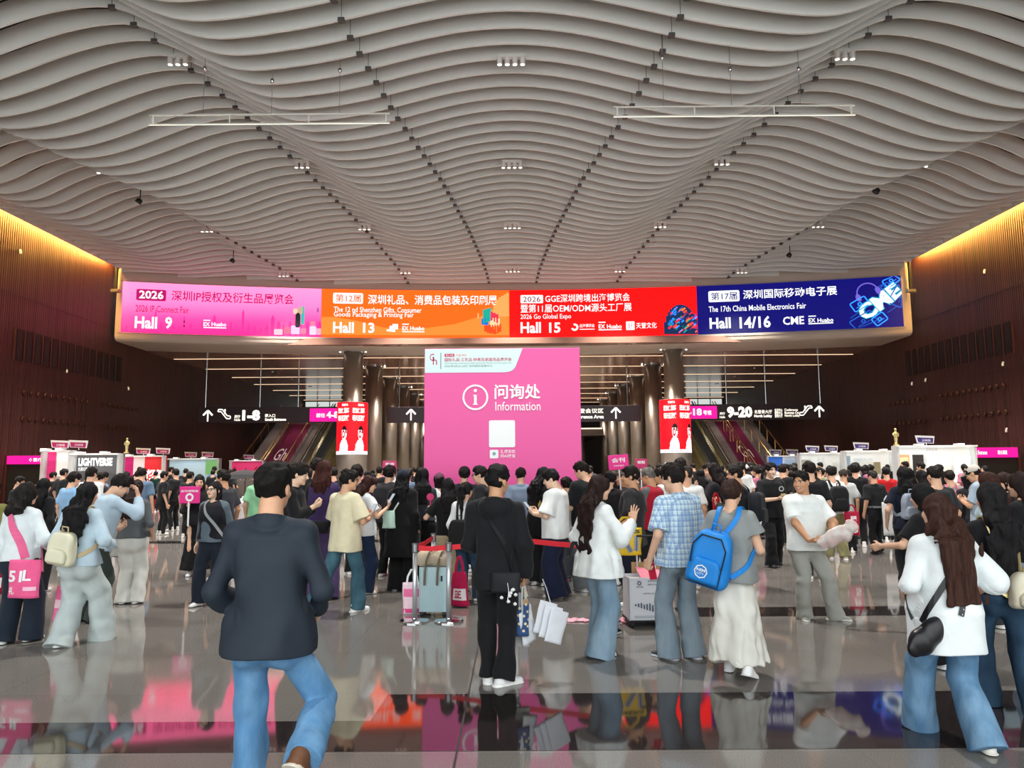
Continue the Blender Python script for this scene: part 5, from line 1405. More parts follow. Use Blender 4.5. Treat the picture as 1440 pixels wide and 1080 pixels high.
# ================================================================== BAGS, POSTS, CASES
def bag_mesh(w, h, t, taper=.0, sag=.0, n=14, m=12):
    """a soft upright bag: local x across, z up from its bottom, -y is the front; returns builder and front surface function"""
    def half(x, z):
        u = min(1, abs(x) / (w / 2)); q = z / h
        return t / 2 * max(.06, (1 - u ** 5)) * (1.0 - .75 * q ** 2.2) * (.82 + .18 * math.sin(6 * x / w + 2 * q))
    def pt(u, q, sd):
        wx = w / 2 * (1 - taper * q) * (1 - .04 * math.sin(q * 6)); x = u * wx; z = q * h
        return Vector((x, sd * half(u * w / 2, z), z - sag * (1 - u * u) * q))
    b = MB(); vs = []; fs = []
    for sd in (-1, 1):
        base = len(vs)
        for j in range(m + 1):
            for i in range(n + 1): vs.append(pt(-1 + 2 * i / n, j / m, sd))
        for j in range(m):
            for i in range(n):
                a = base + j * (n + 1) + i; q = (a, a + 1, a + n + 2, a + n + 1); fs.append(q if sd < 0 else q[::-1])
    N = (n + 1) * (m + 1)
    for j in range(m):
        for i in (0, n):
            a = j * (n + 1) + i; q = (a, a + n + 1, N + a + n + 1, N + a); fs.append(q if i == 0 else q[::-1])
    for j in (0, m):
        for i in range(n):
            a = j * (n + 1) + i; q = (a, N + a, N + a + 1, a + 1); fs.append(q if j == 0 else q[::-1])
    b.add(vs, fs)
    def front(x, z, off=.004, sd=-1): return Vector((x * (1 - taper * z / h), sd * (half(x, z) + off), z - sag * (1 - (2 * x / w) ** 2) * z / h))
    return b, front
def tote(name, label, cat, pos, yaw, w, h, t, col, handle=None, hl=.22, prints=(), taper=0, group=None, hw=.3, sag=.0, hmat=None, m=None, sides=(-1,), tilt=0):
    """hangs with its handle top at pos (world)"""
    e = empty(name, (pos[0], pos[1], pos[2] - hl - h), R(yaw), label, cat, group)
    if tilt: e.rotation_euler = (0, R(tilt), R(yaw))
    b, fr = bag_mesh(w, h, t, taper, sag); bm = m or cloth(col, .7)
    b.build('bag_body', bm, e, smooth=True)
    if handle != 'none':
        for sd in (-1, 1):
            x = w * hw * (1 - taper)
            MB().band([(-x, sd * t * .12, h - .03), (-x * .8, sd * t * .1, h + hl * .45), (-x * .2, sd * .012, h + hl * .95), (x * .2, sd * .012, h + hl * .95), (x * .8, sd * t * .1, h + hl * .45), (x, sd * t * .12, h - .03)], .022, .006, (0, 1, 0)).build('handle', hmat or cloth(handle or col, .7), e)
    for body, x0, x1, z0, z1, c, bold in prints:
        for sd in sides:
            b = MB()
            if body is None:
                nx, nz = 5, 4
                for i in range(nx):
                    for j in range(nz):
                        xa, xb = x0 + (x1 - x0) * i / nx, x0 + (x1 - x0) * (i + 1) / nx; za, zb = z0 + (z1 - z0) * j / nz, z0 + (z1 - z0) * (j + 1) / nz
                        poly_on(b, [(xa * w, za * h), (xb * w, za * h), (xb * w, zb * h), (xa * w, zb * h)], lambda x, z: fr(x, z, .004, sd))
            else: text_fit(b, body, lambda x, z: fr(x if sd < 0 else -x, z, .008, sd), x0 * w, x1 * w, z0 * h, z1 * h, bold)
            b.build('print' if body is None else 'lettering', mat('print_' + c, c, .6), e)
    return e
def back_gap(J, zc, x=0):
    """distance from the torso axis to the clothing on somebody's back"""
    z = J['tz'](zc); c = Vector(J['tor']((x, 0, z))); d = -Vector(J['RL'][:, 1]); hit = garment_tree(J).ray_cast(c, d, .4)
    return (hit[0] - c).length if hit[0] is not None else J['yb']
def rounded_pack(J, name, label, cat, w, h, t, col, zc=.66, x=0, gap=.0, m=None, straps=None, pocket=True, round_=.38, hh=.0, tilt=0):
    """backpack on somebody's back, with shoulder straps laid over the body"""
    s = J['s']; yb = max(back_gap(J, zc, x), back_gap(J, zc + .06, x), back_gap(J, zc - .06, x)); c = J['tor']((x, -(yb + t * .5 + gap + .012), J['tz'](zc)))
    hv = max(.006, min(.012, w / 30)); v = Vol(arr((-w / 2 - .03, -t / 2 - .06, -h / 2 - .03)), arr((w / 2 + .03, t / 2 + .03, h / 2 + .03)), hv)
    sl, X, Y, Z = v.sub(v.lo, v.lo + v.h * v.n)
    def rb(cx, cy, cz, hw_, hd, hz, r):
        top = 1 - .35 * np.clip((Z - cz) / hz, 0, 1) ** 2
        qx, qy, qz = np.abs((X - cx) / top) - hw_ + r, np.abs(Y - cy) - hd + r, np.abs(Z - cz) - hz + r
        return np.sqrt(np.maximum(qx, 0) ** 2 + np.maximum(qy, 0) ** 2 + np.maximum(qz, 0) ** 2) + np.minimum(np.maximum(np.maximum(qx, qy), qz), 0) - r
    r = min(w, h, t) * round_
    v.put(sl, rb(0, 0, 0, w / 2, t / 2, h / 2, r).astype(F32), 0); v.folds(.005, 20, .6, 4)
    root = empty(name, J['W'](c), 0, label, cat); root.rotation_euler = Euler((0, R(tilt), J['obj'].rotation_euler[2]))
    mm = m or cloth(col, .7); V, Q = v.mesh(); link('bag_body', np_mesh('bag_body', V, Q, mm), root)
    if pocket:
        v = Vol(arr((-w / 2, -t / 2 - .07, -h / 2)), arr((w / 2, t / 2, h / 2)), hv); sl, X, Y, Z = v.sub(v.lo, v.lo + v.h * v.n)
        v.put(sl, rb(0, -t / 2 - .0, -h * .2, w * .38, .035, h * .22, .03).astype(F32), 0); V, Q = v.mesh(); link('front_pocket', np_mesh('front_pocket', V, Q, mm), root)
    MB().tube([(-.035, -.0, h / 2 - .01), (-.03, -.01, h / 2 + .05), (.03, -.01, h / 2 + .05), (.035, .0, h / 2 - .01)], .008, 8).build('grab_handle', straps or mm, root, smooth=True)
    rx = J['rx']; Mi = (Matrix.Translation(root.location) @ root.rotation_euler.to_matrix().to_4x4()).inverted()
    for sd in (-1, 1):
        xx = sd * .085 * s; zt = min(.80, zc + h / 2 / (s * 1.7) - .02)
        pts = [(xx * .8 + x * .6, -yb, zt), (xx, -yb * .8, .81), (xx, -yb * .2, .84), (xx, yb * .6, .825), (xx * 1.05, yb, .76), (xx * 1.3, yb, .70), (sd * (rx + .02), yb * .3, .64), (sd * (rx + .01), -yb * .5, .60), (sd * w * .40 + x, -yb, zc - h / 2 / (s * 1.7) + .05)]
        P, D = drape(J, pts, .015); M3 = Mi.to_3x3()
        MB().band([Mi @ p for p in P], .042 * s, .010, [M3 @ d for d in D]).build('strap', straps or mm, root)
    return root
def strap_only(root, J, pts, w, m, name='strap', off=.008):
    Mi = (Matrix.Translation(root.location) @ root.rotation_euler.to_matrix().to_4x4()).inverted(); M3 = Mi.to_3x3(); P, D = drape(J, pts, off)
    return MB().band([Mi @ p for p in P], w, .006, [M3 @ d for d in D]).build(name, m, root)
def crossbody(J, sd, zlow, back=True, gap=.012):
    """points of a strap from one shoulder (sd) to the opposite hip round the back and the front"""
    yb, rx = J['yb'] + gap, J['rx'] + gap; s = J['s']
    A = [(sd * .075 * s, 0.0, .845), (sd * .065 * s, -yb * .8, .805), (sd * .01, -yb, .74), (-sd * rx * .55, -yb * .95, .65), (-sd * (rx + .01), -yb * .3, zlow)]
    B = [(sd * .075 * s, 0.0, .845), (sd * .065 * s, yb * .85, .80), (sd * .01, yb, .74), (-sd * rx * .6, yb * .95, .65), (-sd * (rx + .01), yb * .3, zlow)]
    return A, B
def phone(pos, yaw, label, pitch=45, c='1a1a1e', screen=True):
    e = empty('phone', pos, R(yaw), label, 'phone'); e.rotation_euler = (R(-pitch), 0, R(yaw))
    MB().box((-.037, -.004, -.078), (.037, .004, .078)).build('case', mat('phone_' + c, c, .3), e, bevel=.003)
    if screen: MB().box((-.034, -.0055, -.074), (.034, -.004, .074)).build('screen', glow('phone_screen', 'b8c4d0', .6), e)
    return e
def on(J, nm, d=(0, 0, 0)):
    p = J['W'](J['hand' + nm]); return Vector((p.x + d[0], p.y + d[1], p.z + d[2]))
# ---- queue posts with red belts
def post(u, vb, vt, label, tape_to=None):
    g = ground(u, vb); h = at(u, vt, g.y).z
    e = empty('queue_post', g, 0, label, 'barrier post', 'steel queue posts')
    MB().lathe([(.165, 0), (.165, .012), (.15, .022), (.03, .03), (.027, .04)], 32).build('base', M_CHROME, e, smooth=False)
    MB().lathe([(.027, .03), (.027, h - .10)], 20).build('tube', mat('post_steel', 'd2d6d8', .25, metal=.55, spec=.6), e).data.polygons.foreach_set('use_smooth', [True] * 20 + [False] * 2)
    MB().lathe([(.033, h - .10), (.036, h - .09), (.036, h - .01), (.03, h)], 20).build('head', mat('post_head', '8d9092', .3, metal=.9), e, smooth=False)
    return e, Vector((g.x, g.y, h - .055))
M_POST = mat('post_steel', 'cdd1d3', .28, metal=.65)
M_TAPE = mat('belt_red', 'e0182c', .6)
def tape(a, b, label, z=0):
    d = (b - a); d.normalize(); a2 = a + d * .038; b2 = b - d * .038; L = (b2 - a2)
    o = MB().band([Vector((0, 0, 0)), L * .5 + Vector((0, 0, -.008)), L], .055, .003, Vector((-d.y, d.x, 0)))
    q = o.build('barrier_belt', M_TAPE, loc=a2); return setp(q, label, 'barrier belt', 'red belts between the queue posts')
P1, t1 = post(583, 874, 764, 'leftmost steel queue post, in front of the pale suitcase')
P2, t2 = post(631, 874, 763, 'steel queue post right beside the pale suitcase')
P3, t3 = post(609, 846, 750, 'steel queue post standing behind the pale suitcase')
P4, t4 = post(727, 876, 752, 'steel queue post half hidden by the legs of the person in black hooded jacket')
P5, t5 = post(853, 889, 762, 'steel queue post with a pink notice beside the person in white blouse')
tape(t1, t2, 'red belt stretched above the pale suitcase'); tape(t2, t4, 'red belt running behind the person in black hooded jacket')
tape(t3, t1, 'red belt slanting back at the left of the suitcase'); tape(t4, t5, 'red belt in front of the person in navy wide trousers')
e = empty('notice_plate', t5 + Vector((0, -.045, -.13)), 0, 'pink notice plate on top of the steel queue post', 'notice')
MB().box((-.09, -.004, 0), (.09, .004, .15)).build('plate', mat('notice_pink', 'e84f9c', .5), e)
MB().box((-.08, -.007, .01), (.08, -.004, .04)).build('print', M_WHITE, e); MB().box((-.06, -.007, .07), (.05, -.004, .12)).build('picture', mat('coral', 'f08a78', .5), e)
# ---- pale ribbed suitcase with a duffel bag on it
g = ground(611, 865)
e = empty('suitcase', g, R(-4), 'pale blue ribbed suitcase standing behind two steel posts', 'suitcase')
sw_, sh_, sd_ = .33, .50, .22
cs = mat('suitcase_pale', 'b9d3d8', .35, spec=.5)
b = MB(); n = 18
pr_ = []
for i in range(n * 4 + 1):
    x = -sw_ / 2 + .02 + (sw_ - .04) * i / (n * 4); pr_.append((x, -sd_ / 2 + (.006 if (i % 4) in (1, 2) else 0)))
pr_ += [(sw_ / 2, -sd_ / 2 + .02), (sw_ / 2, sd_ / 2 - .02), (sw_ / 2 - .02, sd_ / 2), (-sw_ / 2 + .02, sd_ / 2), (-sw_ / 2, sd_ / 2 - .02), (-sw_ / 2, -sd_ / 2 + .02)]
b.prism(pr_, .055, .055 + sh_); b.build('shell', cs, e, bevel=.006)
MB().box((-sw_ / 2 - .003, -.006, .05), (sw_ / 2 + .003, .006, .06 + sh_ + .003)).build('zip_band', mat('zip_grey', '6d7a7e', .5), e)
MB().box((.09, -sd_ / 2 - .008, .40), (.11, -sd_ / 2 + .004, .46)).build('badge', M_BLACK, e)
for x in (-.13, .13):
    for y in (-.08, .08):
        w = MB().lathe([(.012, -.018), (.026, -.016), (.026, .016), (.012, .018)], 16, Matrix.Translation((x, y, .026)) @ Matrix.Rotation(R(90), 4, 'Y')).build('wheel', M_RUBBER, e)
        MB().box((x - .028, y - .02, .035), (x + .028, y + .02, .06)).build('wheel_housing', M_RUBBER, w)
for x in (-.08, .08): MB().tube([(x, .075, .5), (x, .075, .62)], .007, 8).build('handle_rod', M_STEEL, e)
dz = g.z + .055 + sh_
e = empty('duffel_bag', (g.x, g.y + .0, dz), R(-4), 'beige duffel bag with dark straps lying on the pale suitcase', 'bag')
v = Vol((-.26, -.16, -.01), (.26, .16, .24), .009); v.cap((-.12, 0, .085), (.10, 0, .10), .105, .10, 0, flat=((0, 0, 1), 1.05)); v.folds(.010, 22, 1, 3); v.cut((0, 0, .002), (0, 0, -1)); V, Q = v.mesh()
link('bag_body', np_mesh('bag_body', V, Q, cloth('c3b49c', .8)), e)
for x in (-.075, .07):
    MB().band([(x - .02, -.125, -.20), (x - .015, -.128, -.05), (x + .0, -.118, .08), (x + .03, -.085, .17), (x + .09, -.04, .205), (x + .13, -.02, .19)], .024, .006, [(0, -1, 0), (0, -1, 0), (0, -1, .2), (0, -.8, .6), (0, -.3, 1), (0, 0, 1)]).build('strap', cloth('6d6350', .7), e)
g2 = ground(575, 866)
tote('shopping_bag', 'pink and white shopping bag leaning at the left of the pale suitcase', 'bag', (g2.x + .02, g2.y + .12, .51), 8, .22, .36, .10, 'f3d3de', 'f4f2f2', .15, [(None, -.5, .5, .05, .18, 'd8447f', 0), (None, -.45, .4, .55, .8, 'ee6da0', 0)])
tote('shopping_bag', 'crimson gift bag with a white panel behind the pale suitcase', 'bag', (ground(646, 854).x, ground(646, 854).y, .62), -15, .26, .40, .12, 'c3164f', 'c3164f', .20, [(None, -.3, .42, .18, .52, 'f3eef0', 0), ('正', -.2, .2, .24, .46, 'c3164f', .04)], taper=.35)
# ---- white carton on a folding trolley
g = ground(911, 878)
e = empty('carton_trolley', g, R(3), 'small black folding trolley carrying the white carton', 'trolley')
MB().box((-.24, -.18, .06), (.24, .18, .075)).build('platform', M_RUBBER, e)
for x in (-.2, .2):
    for y in (-.15, .15): MB().lathe([(.01, -.012), (.03, -.012), (.03, .012), (.01, .012)], 14, Matrix.Translation((x, y, .03)) @ Matrix.Rotation(R(90), 4, 'Y')).build('wheel', M_RUBBER, e)
for x in (-.06, .14): MB().tube([(x, .185, .07), (x, .185, .92)], .009, 8).build('handle_rod', mat('rod_white', 'dcdcda', .4), e)
MB().tube([(-.06, .185, .92), (.14, .185, .92)], .012, 8).build('grip', M_RUBBER, e)
e = empty('carton', (g.x, g.y, .076), R(3), 'white printed carton with an open cardboard flap on the trolley', 'carton')
M_CART = mat('carton_white', 'e3e6ec', .7); M_CARD = mat('cardboard', 'b08a5e', .8, var=.1); M_INK = mat('ink_slate', '5a6478', .7); M_INKL = mat('ink_pale', 'a9b0bd', .7)
b = MB(); w, d2, h = .23, .17, .44
b.quad((-w, -d2, 0), (w, -d2, 0), (w, -d2, h), (-w, -d2, h)).quad((w, -d2, 0), (w, d2, 0), (w, d2, h), (w, -d2, h)).quad((w, d2, 0), (-w, d2, 0), (-w, d2, h), (w, d2, h)).quad((-w, d2, 0), (-w, -d2, 0), (-w, -d2, h), (-w, d2, h)).quad((-w, -d2, 0), (-w, d2, 0), (w, d2, 0), (w, -d2, 0)).quad((-w, -d2, h - .03), (w, -d2, h - .03), (w, d2, h - .03), (-w, d2, h - .03))
o = b.build('box', M_CART, e); sm = o.modifiers.new('thick', 'SOLIDIFY'); sm.thickness = .006
MB().box((-.12, d2 - .004, h), (w, d2 + .004, h + .13), Matrix.Rotation(R(-4), 4, 'X')).build('flap', M_CARD, e)
MB().add([(-.08, -.10, h - .02), (.16, -.13, h - .02), (.16, .1, h + .05), (-.1, .1, h + .08)], [(0, 1, 2, 3)]).build('pink_leaflet', mat('leaflet_pink', 'f08aa0', .6), e)
ff = lambda x, z: Vector((x, -d2 - .007, z))
b = MB(); ring_on(b, -.12, .385, .012, .022, ff, 16); text_fit(b, 'HPYQ', ff, -.15, -.08, .335, .355, .02); text_fit(b, '深圳市科技有限公司', ff, -.03, .15, .395, .415, .0); text_fit(b, '精密机械制造', ff, -.03, .12, .36, .38, 0); text_fit(b, '品质保证 安心选购', ff, -.08, .10, .27, .285, 0); b.build('lettering', M_INK, e)
b = MB()
for i in range(9): poly_on(b, [(-.17 + i * .03, .16 - i * .006 - .012 - .004 * i), (-.155 + i * .03, .16 - i * .006 - .012 - .004 * i), (-.155 + i * .03, .17 + .008 * (i % 3) - i * .002), (-.17 + i * .03, .17 + .008 * (i % 3) - i * .002)], ff)
poly_on(b, [(.08, .19), (.12, .18), (.10, .12), (.16, .07), (.13, .06), (.06, .12)], ff); b.build('print', M_INK, e)
b = MB()
for z in (.03, .045): line_on(b, [(-.18, z), (.18, z)], .006, ff)
b.build('print_lines', M_INKL, e)
# ---- crumpled pink packets on the floor
def packet(u, v, yaw, sx, label):
    g = ground(u, v); e = empty('crumpled_packet', g, R(yaw), label, 'packet'); q = Vol((-.24 * sx, -.15, 0), (.24 * sx, .15, .14), .007); rq = random.Random(int(u))
    for k in range(9):
        a = rq.uniform(-.15, .12) * sx; q.ell((a, rq.uniform(-.06, .06), .01 + .05 * (a / sx + .15)), (rq.uniform(.04, .09), rq.uniform(.03, .06), rq.uniform(.012, .04)), rot(rq.uniform(0, 180), rq.uniform(-30, 30)), .006)
    q.folds(.014, 42, 1, int(u)); q.cut((0, 0, .001), (0, 0, -1)); V, Q = q.mesh()
    e.scale = (1, 1, .55); link('wrapper', np_mesh('wrapper', V, Q, mat('packet_pink', 'dc9aa8', .45, var=.35, vscale=14)), e)
packet(812, 873, 10, .9, 'crumpled pink packet on the floor left of the wide jeans'); packet(872, 873, -10, 1.2, 'crumpled pink packet on the floor beside the white carton')
# ---- small boards on sticks behind the crowd
def stick_board(u, v0, u1, v1, d, label, body, col, tilt=0, sub=None, zb=None):
    a, c = at(u, v1, d), at(u1, v0, d); cx = (a.x + c.x) / 2; w = c.x - a.x; h = c.z - a.z; zb = 0 if zb is None else zb
    e = empty('stick_sign', (cx, d, zb), 0, label, 'sign'); e.rotation_euler = (0, R(tilt), 0)
    MB().tube([(0, .012, 0), (0, .012, a.z - zb + .05)], .011, 8).build('stick', M_WHITE, e)
    if zb == 0: MB().lathe([(.16, 0), (.16, .015), (.02, .03)], 20).build('foot', M_WHITE, e)
    MB().box((-w / 2, -.006, a.z - zb), (w / 2, .006, c.z - zb)).build('board', mat('board_' + col, col, .5), e, bevel=.005)
    f = lambda x, z: Vector((x, -.008, z)); b = MB()
    text_fit(b, body, f, -w * .33, w * .33, a.z - zb + h * .48, a.z - zb + h * .8, .02)
    if sub: text_fit(b, sub, f, -w * .25, w * .25, a.z - zb + h * .2, a.z - zb + h * .34, .01)
    if b.v: b.build('lettering', M_WHITE, e)
    return e
stick_board(867, 639, 895, 660, 11.3, 'bright pink stick sign with two white characters above the crowd', '会刊', 'e8188a', -4, 'Catalogue')
stick_board(893, 645, 910, 659, 13.0, 'darker pink stick sign right behind the brighter pink one', '领取', 'b81a5c')
stick_board(538, 648, 558, 660, 14.0, 'pink and pale stick sign above the crowd left of the kiosk', '咨询', 'c22a68')
stick_board(935, 650, 949, 661, 14.4, 'small white stick sign above the crowd in front of the right column', ' ', 'd8d8d4')
# ================================================================== THE PEOPLE NEAREST THE CAMERA
DEN_MID = denim('4a7396', '7fa3c0'); DEN_LIGHT = denim('6f8ba0', '93abbb'); DEN_BLUE = denim('4c7ca8', '76a2c6'); DEN_DARK = denim('25394d', '36526a'); DEN_TEAL = denim('33525f', '4b6f7d'); DEN_GREY = denim('71828e', '8c9ba4')
BLK = '17181b'; WHT = 'eef0ee'
def holdboth(y=.27, z=-.22, x=-.10, curl=.9): a = dict(to=(x, y, z), pole=(.7, -.4, -1), dir=(-.35, .75, .35), palm=(-.6, -.2, .7), curl=curl); return {'L': dict(a), 'R': dict(a)}
HOLD = dict(to=(-.08, .28, -.20), pole=(.7, -.4, -1), dir=(-.2, .6, .6), palm=(-.5, -.5, .6), curl=.8)
HANG = dict(to=(.07, .04, -.53), pole=(.3, -1, 0), curl=.5)
GRIP = dict(to=(.07, .05, -.52), pole=(.3, -1, 0), curl=1.3)
PLAID = None
def plaid_mat():
    m = bpy.data.materials.new('plaid_shirt'); m.use_nodes = True; nt = m.node_tree; n = nt.nodes; l = nt.links; b = n['Principled BSDF']; b.inputs['Roughness'].default_value = .8
    tc = n.new('ShaderNodeTexCoord'); prev = None
    base = n.new('ShaderNodeRGB'); base.outputs[0].default_value = rgb('c4dce4'); prev = base.outputs[0]
    for d, sc, off, col, thr in (('X', 8.2, 0, '6d92c4', .62), ('Z', 6.6, .3, '6d92c4', .62), ('X', 8.2, 2.0, 'e6f2f2', .86), ('Z', 6.6, 2.2, 'e6f2f2', .86), ('Y', 8.2, .5, '6d92c4', .66)):
        w = n.new('ShaderNodeTexWave'); w.bands_direction = d; w.inputs['Scale'].default_value = sc; w.inputs['Phase Offset'].default_value = off; l.new(tc.outputs['Object'], w.inputs['Vector'])
        mr = n.new('ShaderNodeMapRange'); mr.inputs[1].default_value = thr; mr.inputs[2].default_value = min(1, thr + .12); mr.inputs[4].default_value = .5; l.new(w.outputs['Fac'], mr.inputs[0])
        mx = n.new('ShaderNodeMix'); mx.data_type = 'RGBA'; l.new(mr.outputs[0], mx.inputs[0]); l.new(prev, mx.inputs[6]); mx.inputs[7].default_value = rgb(col); prev = mx.outputs[2]
    l.new(prev, b.inputs['Base Color']); return m

# person in the navy jacket, walking away in front
J = person('person in dark navy jacket and blue jeans walking away, nearest of all', 383, 651, d=3.78, phi=0, sex='m', girth=.98, head=(-4, 0, 0), skin_i=1, seed=1,
    top=dict(c='1b2530', sleeve=.97, hem=.462, loose=.026, flare=.024, collar=.042, name='jacket', fold=.012, cuffr=.044, sl=.3, m=mat('navy_jacket', '1c2733', .75, var=.10, vscale=6, bump=.15, bscale=90)),
    bottom=dict(m=DEN_BLUE, hemr=.086, loose=.016, hem=.055), legs={'R': dict(x=.25, y=-.22, lift=.30, pitch=-42, turn=14), 'L': dict(x=.10, y=.08, turn=6)},
    arms={'L': dict(to=(.03, .20, -.40), pole=(.62, -1, -.3), curl=.8), 'R': dict(to=(.03, .20, -.40), pole=(.62, -1, -.3), curl=.8)}, hair=dict(c='141210', th=.014, tuft=.016), shoes=dict(c='6a4328', sole='e6ddcb'))
# two women walking away on the right
J = person('person in oversized white t-shirt with black sling bag walking away', 1318, 684, d=4.75, phi=2, sex='f', head=(14, 0, 4), seed=2, girth=1.12,
    top=dict(c='e9efef', sleeve=.52, hem=.385, loose=.048, fold=.016, ff=11, sl=.8, flare=.01), bottom=dict(m=DEN_MID, hemr=.118, loose=.016, hem=.01, fold=.007), hair=dict(style='long', c='3a221a', L=.60, spread=1.30, side=.6, vol=.02),
    legs={'R': dict(x=.10, y=-.16, turn=2), 'L': dict(x=.07, y=.28, turn=4)}, arms={'R': dict(to=(.14, .14, -.36), pole=(.5, -1, -.3)), 'L': dict(to=(.02, .20, -.36), pole=(.6, -1, -.3))}, shoes=dict(c='e9e6dc', sole='d9d6c8'))
A, B = crossbody(J, 1, .50, gap=.035)
p = J['W'](J['tor']((-J['rx'] - .02, -.13, J['tz'](.475))))
e = empty('sling_bag', p, R(12), 'black leather sling bag at the left hip of the white-shirted person', 'bag')
v = Vol((-.22, -.09, -.20), (.22, .09, .16), .007); fl = ((0, 1, 0), 1.7)
for a_, b_, r0, r1 in (((.13, 0, .07), (.03, 0, .00), .035, .075), ((.03, 0, .0), (-.05, 0, -.06), .075, .082), ((-.05, 0, -.06), (-.10, 0, -.10), .082, .05)): v.cap(a_, b_, r0, r1, .02, flat=fl)
v.folds(.006, 24, 1, 2); V, Q = v.mesh(); link('bag_body', np_mesh('bag_body', V, Q, mat('black_leather', '111013', .38, spec=.5)), e); strap_only(e, J, A, .035, mat('black_leather', '111013', .38)); strap_only(e, J, B, .035, mat('black_leather', '111013', .38))
strap_only(e, J, [(.06, -J['yb'] - .075, .66), (.01, -J['yb'] - .07, .59), (-.03, -J['yb'] - .075, .54)], .032, mat('black_leather', '111013', .38), 'strap_end')
for k in range(4):
    q = (Matrix.Translation(e.location) @ e.rotation_euler.to_matrix().to_4x4()).inverted() @ (J['M'] @ snap(J, (.02 - .014 * k, -.2, .60 - .018 * k), .014)[0]); MB().lathe([(.004, -.003), (.004, .003)], 8, Matrix.Translation(q) @ Matrix.Rotation(R(90), 4, 'X')).build('stud', M_CHROME, e)
J = person('person in black t-shirt and dark flared jeans wearing a small cream backpack', 1394, 676, d=5.35, phi=-4, sex='f', seed=3, head=(10, 0, 0),
    top=dict(c='141417', sleeve=.36, hem=.50, loose=.016, fold=.006), bottom=dict(m=DEN_DARK, hemr=.125, loose=.008, hem=.005), hair=dict(style='long', c='141214', L=.58, spread=1.1, vol=.018),
    legs={'R': dict(x=.12, y=-.18, lift=.0, pitch=0), 'L': dict(x=.09, y=.16)}, arms={'R': dict(to=(.14, .10, -.46), pole=(.6, -1, 0)), 'L': HANG}, shoes=dict(c='e8e6e0'))
rounded_pack(J, 'backpack', 'small cream quilted backpack with gold chain on the person in black', 'bag', .27, .25, .11, 'e3dcc4', zc=.545, x=.10, straps=mat('gold_chain', 'd8c890', .3, metal=.6), pocket=True)
# person in black hooded jacket with shopping bags
J = person('person in black hooded jacket and black trousers holding shopping bags', 697, 655, d=6.05, phi=-8, sex='m', girth=.90, head=(-22, 0, 0), seed=4, skin_i=2,
    top=dict(c='17181b', sleeve=.97, hem=.435, loose=.022, fold=.014, hood=True, name='hooded_jacket', cuffr=.046, sl=.9), bottom=dict(c='141416', hemr=.082, loose=.020, hem=.045, fold=.012), hair=dict(c='121012', th=.010, tuft=.022, nape=-.045),
    legs={'L': dict(x=.075, y=.05, turn=12), 'R': dict(x=.065, y=-.03, turn=48)}, arms={'R': dict(to=(.05, .08, -.52), pole=(.5, -1, 0), curl=1.4), 'L': dict(to=(-.02, .24, -.34), pole=(.5, -1, -.4))}, shoes=dict(c='e4e4e2', sole='f4f4f0'))
h1 = on(J, 'R')
tote('paper_bag', 'blue paper bag with cream dots held by the hooded person', 'bag', h1 + Vector((0, -.01, .02)), 20, .115, .30, .09, '33507e', 'cfc2a6', .13,
     [(None, -.46, .46, .82, .96, 'b08d6a', 0)] + [(' ', 0, 0, 0, 0, 'd8cda6', 0)], hw=.25)
dots = [o for o in C.objects if o.name.startswith('paper_bag')][-1]
bb, fr = bag_mesh(.115, .30, .09); b = MB()
for i, (x, z) in enumerate(((-.03, .22), (.025, .245), (-.035, .10), (.0, .16), (.035, .19), (.03, .08), (-.005, .045), (.04, .13), (-.04, .165), (.01, .10))): poly_on(b, disc_pts(x, z, .011, n=14), lambda x, z: fr(max(-.056, min(.056, x)), z, .006))
b.build('dots', mat('print_cream', 'd9cfa4', .6), dots)
tote('paper_bag', 'white paper bag with blank side hanging beside the dotted blue bag', 'bag', h1 + Vector((.055, .07, .0)), 60, .20, .27, .09, 'dfe3e6', 'cfd3d6', .20, [(None, .1, .46, .3, .62, 'c4ccd4', 0)], tilt=-14)
tote('paper_bag', 'crumpled pale plastic bag hanging under the dotted blue bag', 'bag', h1 + Vector((-.01, .10, -.02)), 10, .14, .26, .06, 'd6d4d0', 'd6d4d0', .24)
e = empty('paper_bag', h1 + Vector((.17, .06, -.42)), R(30), 'bundle of folded white paper bags hanging from the hooded person\'s hand', 'bag'); e.rotation_euler = (0, R(18), R(30))
for k in range(3):
    b, fr = bag_mesh(.17, .26, .03); b.build('folded_bag', mat('paper_white', 'dcdfe4', .6, var=.06), e, loc=(.04 * k - .02, -.035 * k, -.02 * k), smooth=True)
MB().tube([(0, 0, .25), (-.08, 0, .36), (-.15, -.02, .42)], .004, 6).build('cord', mat('paper_white', 'dcdfe4', .6), e)
A, B = crossbody(J, -1, .46, gap=.02)
p = J['W'](J['tor']((.10, -J['yb'] - .045, J['tz'](.475))))
e = empty('sling_bag', J['W'](J['tor']((.10, -back_gap(J, .46, .1) - .045, J['tz'](.475)))), R(-8), 'black sling bag with small white charms on the hooded person\'s back', 'bag'); bb, fr = bag_mesh(.24, .15, .07, .1); bb.build('bag_body', cloth('1b1c20', .6), e, loc=(0, 0, -.075), smooth=True); strap_only(e, J, A, .03, cloth('101012', .6)); strap_only(e, J, B, .03, cloth('101012', .6))
rr = random.Random(5)
for k in range(8):
    x, z = rr.uniform(-.03, .09), rr.uniform(-.17, -.04); MB().lathe([(.002, -.014), (.013, -.008), (.015, .004), (.002, .014)], 10, Matrix.Translation((x, -.05, z))).build('charm', mat('charm_white', 'e8e8e6', .4), e, smooth=True)
MB().tube([(.02, -.04, .0), (.03, -.045, -.06), (.02, -.05, -.14)], .003, 6).build('charm_cord', M_CHROME, e)
